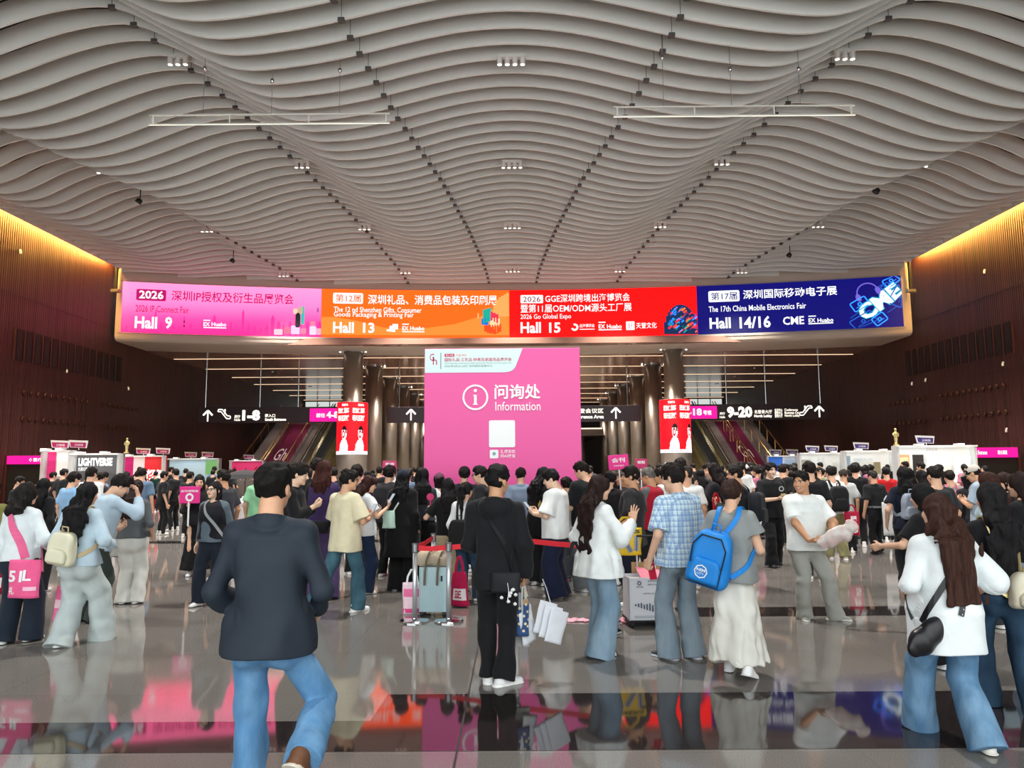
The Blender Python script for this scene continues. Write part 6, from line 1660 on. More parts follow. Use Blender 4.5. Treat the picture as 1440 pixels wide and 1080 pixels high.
# person in white blouse raising her hand
J = person('person in loose white blouse and wide jeans raising one hand', 838, 667, d=6.95, phi=-58, sex='f', head=(-8, 4, 0), seed=5,
    top=dict(c='eef2ef', sleeve=.95, hem=.435, loose=.035, flare=.05, fold=.009, cuffr=.06, name='blouse', sl=1.0, stretch=.15, ff=26), bottom=dict(m=DEN_LIGHT, hemr=.145, loose=.012, hem=-.01, fold=.005, stretch=.15), hair=dict(style='long', c='281a16', L=.62, vol=.014, spread=1.1),
    legs={'L': dict(x=.10, y=.10), 'R': dict(x=.10, y=-.06)}, arms={'R': dict(to=(.05, .30, -.10), pole=(.4, .1, -1), dir=(.0, .12, 1), palm=(-.3, 1, 0), curl=.16, spread=.17), 'L': dict(to=(.05, .14, -.42), pole=(.5, -1, 0))}, shoes=dict(c='e8e8e6'))
A, B = crossbody(J, 1, .52, gap=.02)
tote('shoulder_bag', 'dark shoulder bag hanging behind the white-bloused person', 'bag', J['W'](J['tor']((-J['rx'] - .03, -.12, J['tz'](.62)))), 40, .22, .18, .07, '26282c', '26282c', .12)
# person in blue plaid shirt
J = person('person in blue plaid short-sleeved shirt and wide grey-blue jeans', 951, 652, d=6.80, phi=24, sex='m', head=(22, 4, 0), seed=6, skin_i=0,
    top=dict(m=plaid_mat(), c='x', sleeve=.46, hem=.475, loose=.032, flare=.02, fold=.008, collar=.035, name='plaid_shirt'), bottom=dict(m=DEN_GREY, hemr=.105, loose=.016, hem=.01, fold=.008), hair=dict(c='1a1412', th=.016, tuft=.012, nape=-.075),
    legs={'L': dict(x=.12, y=.04, turn=20), 'R': dict(x=.12, y=-.02, turn=14)}, arms={'L': dict(to=(.10, .08, -.50), pole=(.4, -1, 0), curl=1.0), 'R': dict(to=(-.02, .26, -.30), pole=(.6, -1, -.3))}, shoes=dict(c='2c3038', sole='d8dade'))
e = phone(on(J, 'L', (.03, .0, -.03)), 20, 'red phone case in the hand of the plaid-shirted person', 20, 'c3203c', False)
# person with bright blue backpack
J = person('person in grey top and long white skirt wearing the bright blue backpack', 1026, 671, d=6.25, phi=-32, sex='f', head=(4, 16, 0), seed=7, girth=1.1,
    top=dict(c='8d918f', sleeve=.26, hem=.475, loose=.028, fold=.006, sl=1.1), bottom=dict(c='e4e2d8', kind='skirt', len=.085, hemr=.135, loose=.012, fold=.014, name='skirt', m=mat('white_skirt', 'dfddd2', .8, var=.06, vscale=6)), hair=dict(style='bun', c='33201a', bun=(0, -.105, -.01), vol=.02),
    legs={'L': dict(x=.10, y=.12), 'R': dict(x=.14, y=-.13, lift=.03, pitch=-18)}, arms={'R': dict(to=(-.02, .28, -.24), pole=(.6, -.7, -1), dir=(-.1, .8, .4), palm=(-.7, 0, .6), curl=.9), 'L': dict(to=(-.02, .24, -.30), pole=(.6, -.7, -1))}, shoes=dict(c='f0f0ee', sole='fafaf8'))
pk = rounded_pack(J, 'backpack', 'bright blue backpack with white round emblem on the grey-topped person', 'bag', .34, .46, .17, '1585d8', zc=.60, x=-.12, gap=.0, m=mat('backpack_blue', '1386da', .6, var=.06), pocket=True, tilt=14)
zp = MB(); zp.tube([(-.13, -.10, -.05), (-.135, -.098, .10), (-.08, -.092, .185), (.08, -.092, .185), (.135, -.098, .10), (.13, -.10, -.05)], .006, 6); zp.build('zip', M_BLACK, pk)
zp = MB(); zp.tube([(-.14, -.108, -.20), (.13, -.112, -.20), (.135, -.118, -.02)], .005, 6); zp.build('pocket_zip', M_BLACK, pk)
b = MB(); f = lambda x, z: Vector((x, -.128, z)); ring_on(b, -.02, -.10, .046, .056, f, 8); text_fit(b, 'NIM', f, -.055, .015, -.10, -.075, .03); text_fit(b, 'CITY', f, -.05, .01, -.125, -.108, .01); b.build('emblem', M_WHITE, pk)
phone(on(J, 'R', (.03, .02, .05)), -40, 'phone held up by the person with the blue backpack', 30)
# smiling person in white t-shirt
J = person('person in white t-shirt and pale grey trousers smiling towards the left', 1128, 660, d=8.45, phi=176, sex='m', girth=1.24, h=.0075, head=(-42, 4, 0), mouth='smile', seed=8, skin_i=2,
    top=dict(c='ecf1ee', sleeve=.44, hem=.475, loose=.026, fold=.007), bottom=dict(c='a3a49c', hemr=.092, loose=.016, hem=.02, fold=.010), hair=dict(c='131110', th=.010, tuft=.008),
    legs={'R': dict(x=.06, y=.02, turn=10), 'L': dict(x=.27, y=.06, turn=62)}, arms={'R': dict(to=(-.10, .33, -.42), pole=(1, -.6, -.2), dir=(-.9, .4, -.1), palm=(0, -.3, .9), curl=.9), 'L': dict(to=(.02, .30, -.38), pole=(1, -.6, -.2), curl=.9)}, shoes=dict(c='9a9b92', sole='e8e6de'))
hp_ = (on(J, 'R') + on(J, 'L')) / 2
e = empty('paper_bag', on(J, 'R', (.06, -.05, -.04)), R(-6), 'pale translucent bag of leaflets held by the smiling person', 'bag'); e.rotation_euler = (0, R(-34), R(-10)); e.rotation_euler = (0, 0, R(-10)); v = Vol((-.10, -.12, -.10), (.36, .12, .34), .0075); v.cap((-.03, 0, .0), (.20, 0, .10), .03, .105, .02, flat=((0, 1, 0), 2.0)); v.cap((.08, 0, .0), (.26, 0, .20), .04, .06, .03, flat=((0, 1, 0), 2.0)); v.folds(.018, 26, 1, 8); V, Q = v.mesh()
link('bag_body', np_mesh('bag_body', V, Q, mat('paper_pale', 'd2d3cc', .4, var=.16, vscale=11, vcol='c9a8a2')), e)
MB().lathe([(.0035, -.002), (.0035, .002)], 6).build('chest_print', M_INKL, J['obj'], loc=(-.09, J['yb'] + .05, J['tz'](.74) + J['hip'][2]))
# person in cream t-shirt walking right
J = person('person in cream t-shirt and teal jeans stepping right, phone in hand', 487, 660, d=9.0, phi=-34, sex='m', head=(-28, 4, 0), glasses=True, seed=9, skin_i=1,
    top=dict(c='e0d6b4', sleeve=.47, hem=.43, loose=.038, fold=.007, sl=1.1), bottom=dict(m=DEN_TEAL, hemr=.092, loose=.018, hem=.03), hair=dict(c='15120f', th=.014),
    legs={'R': dict(x=.10, y=.12, turn=10), 'L': dict(x=.14, y=-.36, lift=.06, pitch=-30)}, arms={'R': dict(HOLD, to=(-.02, .26, -.26)), 'L': dict(HOLD, to=(-.08, .26, -.26))}, shoes=dict(c='e9ebea', sole='f2f2f0'))
o = J['obj']
for sh in [c for c in o.children if c.name.startswith('shoe')]:
    pass
phone(on(J, 'R', (.03, .02, .04)), -40, 'dark phone held by the person in cream t-shirt', 30)
# ------------------------------------------------------------------ left-hand group
J = person('person in cropped white jacket carrying a bright pink tote', 36, 678, d=7.55, phi=-6, sex='f', head=(-14, 0, 0), seed=10, girth=1.05,
    top=dict(c='dfe8ea', sleeve=.92, hem=.515, loose=.036, fold=.008, collar=.04, name='jacket', cuffr=.05), bottom=dict(c='1b2532', hemr=.125, loose=.02, hem=.02, fold=.006), hair=dict(style='bob', c='1a1716', L=.20, vol=.016),
    legs={'L': dict(x=.10, y=-.05, turn=30), 'R': dict(x=.10, y=.10)}, arms={'L': HANG, 'R': dict(to=(.06, .18, -.38), pole=(.6, -1, 0))}, shoes=dict(c='ececea'))
A, B = crossbody(J, -1, .44, gap=.03)
p = J['W'](J['tor']((.22, -back_gap(J, .53) - .06, J['tz'](.52))))
e = tote('tote_bag', 'bright pink tote with white lettering slung on the person in white jacket', 'bag', (p.x, p.y, p.z + .02), -4, .32, .36, .10, 'ee5f92', 'none', 0.0, [('51', -.46, .02, .42, .72, 'f3f0f2', .03), ('L', .04, .3, .46, .74, 'f3f0f2', .03), ('礼', -.4, -.22, .1, .3, 'f3f0f2', .02), (None, .08, .44, .2, .3, 'f3c0d4', 0)])
strap_only(e, J, A[:3] + [(.10, -J['yb'], .63), (.17, -J['yb'], .535)], .075, cloth('ea6a97', .7)); strap_only(e, J, B, .06, cloth('ea6a97', .7))
J = person('person in pale blue hoodie and pale wide trousers with small cream backpack', 119, 672, d=7.45, phi=-8, sex='f', head=(-10, 4, 6), seed=11,
    top=dict(c='bcd2de', sleeve=.95, hem=.50, loose=.040, fold=.010, hood=False, name='hoodie', cuffr=.05), bottom=dict(c='b9c4c2', hemr=.135, loose=.03, hem=-.01, fold=.012), hair=dict(style='long', c='121113', L=.58, spread=1.15, vol=.018),
    legs={'L': dict(x=.09, y=-.10), 'R': dict(x=.10, y=.26, lift=.0)}, arms={'L': dict(to=(.08, .12, -.46), pole=(.6, -1, 0), curl=1.2), 'R': dict(to=(.03, .22, -.32), pole=(.6, -1, 0))}, shoes=dict(c='e3e8ea'))
rounded_pack(J, 'backpack', 'small cream backpack on the person in pale blue hoodie', 'bag', .28, .32, .12, 'dfdcc2', zc=.61, x=-.03, m=mat('cream_leather', 'dcd9bd', .5), straps=mat('tan_leather', 'cbb68e', .5), tilt=8)
tote('shopping_bag', 'pink and white striped gift bag held by the person with cream backpack', 'bag', on(J, 'L', (-.07, -.03, .0)), 20, .19, .34, .10, 'ec6f9e', 'f2e6ea', .22, [(None, -.48, .48, .38, .62, 'f0c6d4', 0), (None, -.3, .45, .24, .32, 'cfa8a4', 0)], tilt=6)
J = person('person in pale blue sweater bending head to hand', 163, 664, d=8.75, phi=-38, sex='m', lean=14, head=(-8, 30, 6), seed=12,
    top=dict(c='b4cad8', sleeve=.95, hem=.47, loose=.036, fold=.009, name='sweater', cuffr=.045), bottom=dict(c='3a453f', hemr=.12, loose=.022, hem=.0, fold=.008), hair=dict(c='191413', th=.022, tuft=.022, nape=-.05),
    arms={'R': dict(to=(-.02, .28, .06), pole=(.6, .2, -1), dir=(-.3, -.2, 1), palm=(-.2, -1, 0), curl=.5), 'L': dict(HOLD, to=(-.04, .2, -.34))}, shoes=dict(c='222427', sole='222427'))
J = person('person in dark grey sweater and white trousers, back turned', 191, 674, d=9.65, phi=3, sex='f', head=(6, 6, 0), seed=13, girth=1.16,
    top=dict(c='5b5f61', sleeve=.60, hem=.53, loose=.022, fold=.006, name='sweater'), bottom=dict(c='dcdcd4', hemr=.10, loose=.024, hem=.015, fold=.009), hair=dict(style='long', c='2a1a17', L=.40, spread=1.0),
    arms={'L': dict(to=(.02, .20, -.34), pole=(.7, -1, -.2), curl=.9), 'R': dict(to=(.06, .14, -.44), pole=(.5, -1, 0))}, shoes=dict(c='dedcd4'))
tote('handbag', 'black and white patterned handbag between the two people in sweaters', 'bag', on(J, 'L', (-.10, -.12, .04)), 0, .24, .26, .10, '2c2c2e', 'd6ccb4', .12, [(None, -.46, .46, .05, .45, 'bdbcb6', 0), (None, -.46, .46, .55, .92, 'bdbcb6', 0)], m=mat('patterned_canvas', '202024', .7, var=.9, vscale=55, vcol='b9b8b2'))
J = person('person in black vest over grey shirt walking towards us', 303, 675, d=9.6, phi=172, sex='f', h=.0085, head=(-14, -4, 0), glasses=True, seed=14, skin_i=3, girth=1.06,
    top=dict(c='5c6a74', sleeve=.97, hem=.515, loose=.030, fold=.008, name='shirt', cuffr=.04), vest=dict(c='16171d', hem=.54, loose=.036, name='vest'), bottom=dict(c='1c2330', hemr=.085, loose=.024, hem=.04), hair=dict(style='bob', c='171415', L=.125, vol=.012),
    legs={'R': dict(x=.09, y=.18), 'L': dict(x=.08, y=-.2, lift=.05, pitch=-30)}, arms={'R': dict(HANG), 'L': dict(to=(.07, -.02, -.52), pole=(.3, -1, 0))}, shoes=dict(c='ececea'))
A, B = crossbody(J, 1, .53, gap=.03)
p = J['W'](J['tor']((-J['rx'] - .05, .06, J['tz'](.515))))
e = empty('camera_bag', p, R(172), 'small black bag on a grey strap worn by the person in black vest', 'bag'); MB().box((-.05, -.04, -.09), (.05, .04, .06)).build('bag_body', cloth('131316', .6), e, bevel=.015); strap_only(e, J, A, .035, cloth('9a9c9c', .7)); strap_only(e, J, B, .035, cloth('9a9c9c', .7))
J = person('person in long black skirt holding up a pink sign on a stick', 281, 667, d=12.1, phi=196, sex='f', head=(6, 8, 0), seed=15,
    top=dict(c='17171b', sleeve=.9, hem=.5, loose=.03, name='cardigan'), bottom=dict(c='141416', kind='skirt', len=.06, hemr=.17, fold=.008, name='long_skirt'), hair=dict(style='bob', c='131113', L=.16),
    arms={'R': dict(to=(-.03, .30, -.14), pole=(.5, -.4, -1), dir=(0, .2, .9), palm=(-1, 0, 0), curl=1.3), 'L': HANG})
hw = on(J, 'R'); a, c = at(252, 708, hw.y - .04), at(282, 684, hw.y - .04)
e = empty('stick_sign', (hw.x, hw.y - .04, hw.z), 0, 'pink sign with a white ring held up by the person in black dress', 'sign')
MB().tube([(.0, 0, -.42), (0, 0, a.z - hw.z + .02)], .014, 8).build('stick', M_WHITE, e)
xm = (a.x + c.x) / 2 - hw.x
MB().box((a.x - hw.x, -.008, a.z - hw.z), (c.x - hw.x, .008, c.z - hw.z)).build('board', mat('board_e8188a', 'e23a98', .5), e, bevel=.01)
b = MB(); H_ = c.z - a.z; f = lambda x, z: Vector((xm + x, -.011, a.z - hw.z + z)); ring_on(b, 0, H_ * .36, .035, .065, f, 20); text_fit(b, '会刊领取处', f, -.14, .14, H_ * .66, H_ * .8, .02); b.build('lettering', M_WHITE, e)
person('person in dark t-shirt just behind the one in black vest', 316, 661, d=11.6, phi=60, sex='m', head=(20, 0, 0), seed=16, skin_i=2, top=dict(c='33363c', sleeve=.4), bottom=dict(c='1c1e22'))
person('person in light blue polo shirt seen from behind, far left', 101, 664, d=13.0, phi=-20, sex='m', head=(-10, 8, 0), seed=17, top=dict(c='86aed2', sleeve=.4), bottom=dict(c='3a3d42'), hair=dict(th=.02))
person('person in white shirt standing before the grey booth', 128, 657, d=14.2, phi=5, sex='m', head=(-6, 0, 0), seed=18, top=dict(c='e6e8e6', sleeve=.9), bottom=dict(c='24272c'), hair=dict(th=.018))
person('person in dark vest over pink t-shirt near the grey booth', 143, 664, d=16.0, phi=95, sex='m', head=(0, 12, 0), seed=19, top=dict(c='e3d6d8', sleeve=.4), vest=dict(c='22232a', loose=.04), bottom=dict(c='24272c'))
person('person in black long sleeves near left doorway, back turned', 61, 672, d=10.6, phi=-5, sex='f', seed=20, top=dict(c=BLK, sleeve=.9), bottom=dict(c=BLK), hair=dict(style='long', c='0f0e10', L=.5))
person('person in black t-shirt with folded hands near left doorway', 25, 670, d=15.0, phi=-80, sex='m', head=(0, 6, 0), seed=21, top=dict(c=BLK, sleeve=.4), bottom=dict(c='4a4648'), arms=holdboth(.2, -.3))
person('person in olive jacket cut off by the left picture edge', -14, 674, d=8.3, phi=0, sex='m', seed=22, top=dict(c='7c7a44', sleeve=.9, name='jacket'), bottom=dict(c='2a2c30'))
tote('shopping_bag', 'dark red bag with white panel at the left picture edge', 'bag', Vector((at(2, 790, 8.1).x, 8.0, .86)), 0, .26, .34, .1, '8c1030', '8c1030', .12, [(None, -.3, .4, .2, .5, 'e6e2e2', 0), ('匠', -.1, .2, .25, .46, '8c1030', .03)])
person('person in dark green t-shirt standing before the red booth', 219, 663, d=30.0, phi=0, sex='m', seed=23, top=dict(c='12342c', sleeve=.4), bottom=dict(c='141416'))
person('person in mint green t-shirt near white barrier gates', 366, 660, d=13.0, phi=-6, sex='m', seed=24, girth=1.1, top=dict(c='8cc79a', sleeve=.42, hem=.47), bottom=dict(c='27323f'), hair=dict(th=.008, c='1c1815'))
# ------------------------------------------------------------------ the queue in the middle
J = person('person in purple tunic and purple trousers, back turned', 456, 647, d=9.9, phi=-4, sex='f', seed=25, girth=1.1, head=(0, 4, 0), top=dict(c='15161a', sleeve=.5, hem=.53, loose=.03), vest=dict(c='3d2c58', hem=.56, loose=.05, name='tunic', flare=.02), bottom=dict(c='54436f', hemr=.13, loose=.025, hem=.02), hair=dict(style='long', c='3a1a14', L=.30, spread=1.1, vol=.02), arms={'L': dict(to=(.06, .16, -.42), pole=(.5, -1, 0)), 'R': HOLD}, shoes=dict(c='e2ded4'))
p = J['W'](J['tor']((0, -J['yb'] - .06, J['tz'](.53))))
e = empty('waist_bag', p, R(-4), 'black waist bag across the back of the person in purple', 'bag'); b, fr = bag_mesh(.30, .15, .10, .0); b.build('bag_body', cloth('121214', .7), e, loc=(0, 0, -.08), smooth=True); strap_only(e, J, [(-J['rx'] - .06, .0, .56), (-.15, -J['yb'] - .05, .545), (.15, -J['yb'] - .05, .545), (J['rx'] + .06, 0, .56)], .035, cloth('121214', .7))
person('person in black directly behind the purple tunic', 446, 645, d=11.3, phi=-14, sex='m', seed=26, top=dict(c='15161a', sleeve=.9), bottom=dict(c='1a1b1f'), hair=dict(th=.018))
person('person in black in profile beside the navy jacket', 414, 651, d=9.0, phi=-84, sex='m', seed=27, head=(0, 10, 0), skin_i=3, top=dict(c='131316', sleeve=.9), bottom=dict(c='131316'), arms=holdboth(.24, -.16), hair=dict(th=.022))
J = person('person in white t-shirt and navy trousers looking at a phone', 513, 667, d=10.3, phi=-56, sex='f', seed=28, head=(-6, 16, 0), top=dict(c='dfe3e4', sleeve=.40, hem=.49, loose=.032), bottom=dict(c='1c2c48', hemr=.12, loose=.022), hair=dict(style='bob', c='331814', L=.19), arms={'R': dict(HOLD, to=(.0, .30, -.14)), 'L': dict(HOLD, to=(.0, .26, -.22))}, shoes=dict(c='e8e8e6'))
phone(on(J, 'R', (.03, .0, .06)), -50, 'phone held by the person in white t-shirt and navy trousers', 35)
tote('shoulder_bag', 'mustard yellow shoulder bag between cream t-shirt and white t-shirt', 'bag', J['W'](J['tor']((J['rx'] - .02, -.16, J['tz'](.74)))), -50, .22, .34, .07, 'd79a2c', 'd79a2c', .1)
person('person in dark grey t-shirt behind the white-shirted phone reader', 502, 654, d=12.2, phi=10, sex='m', seed=29, top=dict(c='1e2025'), bottom=dict(c='1b1c20'), hair=dict(th=.02))
person('person in charcoal jacket left of the navy cap', 547, 655, d=11.9, phi=-18, sex='m', seed=30, top=dict(c='2d2c30', sleeve=.95, name='jacket', loose=.04), bottom=dict(c='17181b'), hair=dict(th=.02))
J = person('person in navy cap and long black coat with mint bag', 567, 660, d=10.55, phi=-12, sex='f', seed=31, top=dict(c='111113', sleeve=.95, hem=.28, loose=.045, name='coat', flare=.03), bottom=dict(c='101012', hemr=.13, loose=.03, hem=.0), hair=dict(style='long', c='100f11', L=.34), cap='1c2433', shoes=dict(c='c9c7c2'))
A, B = crossbody(J, 1, .60, gap=.03)
p = J['W'](J['tor']((-.12, -J['yb'] - .07, J['tz'](.60))))
e = empty('shoulder_bag', p, R(-12), 'small mint green bag on the back of the black-coated person', 'bag'); b, fr = bag_mesh(.20, .24, .10, .22); b.build('bag_body', mat('mint_leather', 'b7d6c8', .5), e, loc=(0, 0, -.13), smooth=True); strap_only(e, J, A, .022, mat('mint_strap', 'd5e4dc', .5)); strap_only(e, J, B, .022, mat('mint_strap', 'd5e4dc', .5))
person('person in slate grey shirt and wide black trousers', 594, 658, d=11.0, phi=10, sex='f', seed=32, top=dict(c='3b3e44', sleeve=.95, hem=.55, loose=.035, name='shirt'), bottom=dict(c='121215', hemr=.14, loose=.03, hem=0), hair=dict(style='long', c='131113', L=.40, spread=1.15, vol=.024), arms={'R': HOLD, 'L': HOLD})
person('person in mauve cap and white top before the kiosk', 618, 665, d=12.7, phi=10, sex='f', seed=33, top=dict(c='e3e5e4'), bottom=dict(c='22242a'), hair=dict(style='bob', c='131113', L=.15), cap='6b4658')
J = person('person in black t-shirt and beige trousers holding a pink fan', 630, 672, d=10.15, phi=14, sex='f', seed=34, top=dict(c='121215', sleeve=.40, hem=.50), bottom=dict(c='b5a486', hemr=.10, loose=.02), hair=dict(style='long', c='151214', L=.38, spread=1.1, vol=.018), arms={'L': dict(to=(.05, .24, -.16), pole=(.9, -.3, -1), dir=(.2, .2, 1), palm=(.5, -.3, 0), curl=1.1), 'R': dict(HOLD)})
hl_ = on(J, 'L')
e = empty('hand_fan', hl_, R(10), 'pink hand fan held by the person in beige trousers', 'fan'); MB().box((-.008, -.004, -.06), (.008, .004, .08)).build('stick', mat('fan_pink', 'd8256e', .5), e); MB().lathe([(.0, -.004), (.05, -.004), (.05, .004), (.0, .004)], 24, Matrix.Translation((0, 0, .13)) @ Matrix.Rotation(R(90), 4, 'X')).build('blade', mat('fan_pink', 'd8256e', .5), e)
J = person('person in white blouse and dark jeans with black drawstring bag', 655, 676, d=9.65, phi=-24, sex='f', seed=35, top=dict(c='dcdedd', sleeve=.9, hem=.46, loose=.034, name='blouse'), bottom=dict(m=DEN_DARK, hemr=.10), hair=dict(style='pony', c='151214', L=.45, vol=.012), legs={'L': dict(x=.08, y=.0), 'R': dict(x=.12, y=.16)}, shoes=dict(c='e9e9e7'))
rounded_pack(J, 'drawstring_bag', 'slack black drawstring bag on the person in white blouse', 'bag', .30, .38, .09, '0f0f11', zc=.57, pocket=False, round_=.45)
person('person in black right at the kiosk front, left half', 653, 657, d=12.35, phi=0, sex='m', seed=36, top=dict(c='1a1b20'), bottom=dict(c='1b1c20'), hair=dict(th=.022))
person('person in black t-shirt and glasses looking left behind the hooded jacket', 679, 655, d=10.7, phi=76, sex='m', seed=37, head=(4, 6, 0), glasses=True, top=dict(c='1b1c20', sleeve=.44, loose=.034), bottom=dict(c='121215', hemr=.11, loose=.03), arms={'L': dict(to=(.04, .22, -.36), pole=(.6, -1, 0)), 'R': dict(to=(.04, .22, -.36), pole=(.6, -1, 0))})
person('person in slate blue shirt before the middle of the kiosk', 732, 658, d=12.3, phi=-4, sex='m', seed=38, girth=1.08, top=dict(c='7d8da2', sleeve=.45, collar=.03), bottom=dict(c='23262c'), hair=dict(th=.010))
J = person('person in black coat bending over a phone, with quilted handbag', 759, 655, d=10.9, phi=-40, sex='f', seed=39, head=(-14, 18, 0), top=dict(c='131317', sleeve=.95, hem=.42, loose=.045, name='coat'), bottom=dict(c='1a1b1f', hemr=.1, loose=.02), hair=dict(style='long', c='131113', L=.36, vol=.016), arms={'L': HOLD, 'R': HOLD})
e = tote('handbag', 'black quilted handbag with chain on the person in black coat', 'bag', J['W'](J['tor']((J['rx'] + .05, .02, J['tz'](.66)))), -20, .34, .22, .09, '0f0f11', 'none', .0, [], m=mat('quilted_black', '0e0e10', .4)); strap_only(e, J, [(J['rx'] * .6, 0, .845), (J['rx'] + .02, -.06, .76), (J['rx'] + .05, -.06, .65)], .012, mat('gold_chain', 'd8c890', .3, metal=.6))
J = person('person in white t-shirt with yellow print looking at a phone', 782, 659, d=9.95, phi=70, sex='m', girth=1.16, seed=40, head=(10, 16, 0), skin_i=3, top=dict(c='e9ecea', sleeve=.48, hem=.46, loose=.036, sl=1.1), bottom=dict(c='151d38', hemr=.15, loose=.035, hem=.01, fold=.007), hair=dict(c='121012', th=.018, nape=-.07), arms=holdboth(.30, -.26, -.07), shoes=dict(c='d9d3c0', sole='e6e2d4'))
phone(on(J, 'L', (-.03, -.02, .05)), 70, 'white phone held by the person in white t-shirt and navy trousers', 40, 'e6e6e6')
f = lambda x, z: J['M'].inverted() @ Vector((0, 0, 0))
b = MB(); yb = J['yb'] + .045
for i in range(5): b.lathe([(.001, -.004), (.03 - .003 * i, -.002), (.001, .004)], 10, Matrix.Translation((-.05 + .03 * i, yb + .02, J['hip'][2] + J['tz'](.715 + .012 * (i % 3)))) @ Matrix.Rotation(R(90), 4, 'X'))
b.build('shirt_print', mat('print_yellow', 'b8a04a', .6), J['obj'])
person('person in grey shirt half hidden behind the yellow-printed white t-shirt', 797, 671, d=11.3, phi=20, sex='m', seed=41, top=dict(c='b9bcb9', sleeve=.45), bottom=dict(c='5c5f62', hemr=.11), hair=dict(th=.02))
person('person in black t-shirt and grey trousers before the right edge of the kiosk', 824, 647, d=10.4, phi=28, sex='m', seed=42, head=(20, 18, 0), top=dict(c='17191d', sleeve=.45, loose=.04), bottom=dict(c='696d70', hemr=.12, loose=.03), arms=holdboth(.26, -.28), shoes=dict(c='c7c5c0'))
J = person('person in faded black t-shirt looking left beside the yellow bag', 889, 656, d=9.3, phi=64, sex='m', seed=43, head=(14, 0, 0), skin_i=2, top=dict(c='2b2a2c', sleeve=.42, hem=.43, loose=.036), bottom=dict(c='151a2a', hemr=.10, loose=.02), arms={'L': dict(to=(.04, .16, -.42), pole=(.4, -1, 0), curl=1.2), 'R': HANG}, shoes=dict(c='d8d6d0'))
pz = at(880, 744, 8.35)
tote('shopping_bag', 'big yellow shopping bag with grey device pictures and dark lettering', 'bag', Vector((pz.x, 8.4, pz.z + .13)), 6, .36, .30, .10, 'e0b91c', 'd0ab1a', .12, [('MERS', -.30, .44, .80, .93, '3a3420', .03)], taper=-.04, m=mat('yellow_bag', 'e3bd14', .45))
yb_ = [o for o in C.objects if o.name.startswith('shopping_bag')][-1]; bb, fr = bag_mesh(.36, .30, .10, -.04)
for (x0, z0, x1, z1, c) in ((-.04, .19, .05, .04, '8d97a8'), (.12, .21, .11, .05, 'a7adb8')):
    b = MB(); line_on(b, [(x0, z0), ((x0 + x1) / 2, (z0 + z1) / 2), (x1, z1)], .055, lambda x, z: fr(max(-.17, min(.17, x)), z, .006)); b.build('device_picture', mat('print_' + c, c, .5), yb_)
    b = MB(); line_on(b, [(x0, z0), ((x0 + x1) / 2, (z0 + z1) / 2), (x1, z1)], .02, lambda x, z: fr(max(-.17, min(.17, x)), z, .009)); b.build('device_picture', mat('print_steel', '66707e', .5), yb_)
person('person in crimson polo with grey shoulders', 915, 657, d=10.6, phi=50, sex='m', seed=44, girth=1.12, head=(10, 6, 0), skin_i=2, top=dict(c='5d6060', sleeve=.42, hem=.5), vest=dict(c='a5122b', hem=.49, loose=.04, name='red_panel'), bottom=dict(c='16171b'), hair=dict(c='6a655f', th=.006, tuft=.006), arms={'L': HOLD, 'R': HANG})
person('person in dark clothes in profile under the pink sign', 877, 662, d=11.9, phi=84, sex='m', seed=45, skin_i=2, top=dict(c='1d1b1c', sleeve=.44), bottom=dict(c='17181b'), hair=dict(c='4a4643', th=.005, tuft=.004))
person('person in black raising both hands beside the white blouse', 857, 662, d=10.9, phi=-20, sex='f', seed=46, top=dict(c='19191c', sleeve=.42), bottom=dict(c='25272c'), hair=dict(style='bun', c='141214'), arms=holdboth(.28, -.04))
person('person in white t-shirt in profile left of the plaid shirt', 929, 659, d=12.2, phi=78, sex='m', seed=47, skin_i=2, top=dict(c='d8dcd9', sleeve=.42), bottom=dict(c='25272c'), hair=dict(th=.02))
person('person in black seen behind the plaid shirt, farther back', 957, 645, d=13.2, phi=8, sex='m', seed=48, top=dict(c='1a1b1f'), bottom=dict(c='1c1d21'), hair=dict(th=.02))
person('person in white t-shirt directly behind the plaid shirt', 966, 656, d=10.9, phi=-12, sex='m', seed=49, skin_i=1, top=dict(c='dfe1de', sleeve=.42), bottom=dict(c='23252a'), hair=dict(th=.006, c='2a2420'))
J = person('person in black dress looking left near the right escalator', 1004, 651, d=11.3, phi=66, sex='f', seed=50, top=dict(c='17141a', sleeve=.9, hem=.40, loose=.03, name='dress'), bottom=dict(c='15151a', kind='skirt', len=.2, hemr=.16), hair=dict(style='long', c='20140f' if 0 else '1c1213', L=.42, spread=1.1), arms={'L': dict(HOLD, to=(-.02, .22, -.02)), 'R': HANG})
J = person('person in black jacket and glasses wearing a dark navy backpack', 1036, 655, d=10.35, phi=58, sex='m', seed=51, head=(14, 0, 0), glasses=True, skin_i=1, top=dict(c='17181c', sleeve=.95, name='jacket', loose=.04), bottom=dict(c='191a1e'), arms={'L': HOLD, 'R': HOLD})
rounded_pack(J, 'backpack', 'dark navy backpack on the bespectacled person in black jacket', 'bag', .34, .46, .18, '14161d', zc=.66)
tote('shopping_bag', 'red gift bag just right of the person with the blue backpack', 'bag', on(J, 'L', (.02, -.03, .10)), 20, .12, .24, .07, 'b3142c', 'b3142c', .08)
J = person('person in black t-shirt facing us holding a cup', 1082, 650, d=12.8, phi=184, sex='m', h=.0105, seed=52, head=(6, 2, 0), skin_i=3, top=dict(c='131417', sleeve=.48, hem=.47, loose=.04), bottom=dict(c='121316', hemr=.11, loose=.03), legs={'R': dict(x=.1, y=.16), 'L': dict(x=.1, y=-.16)}, arms={'R': dict(to=(-.16, .24, -.24), pole=(1, -.3, -.8), dir=(-.9, .4, .1), palm=(0, -.3, .8), curl=1.0), 'L': HANG}, hair=dict(th=.016), shoes=dict(c='15161a', sole='15161a'))
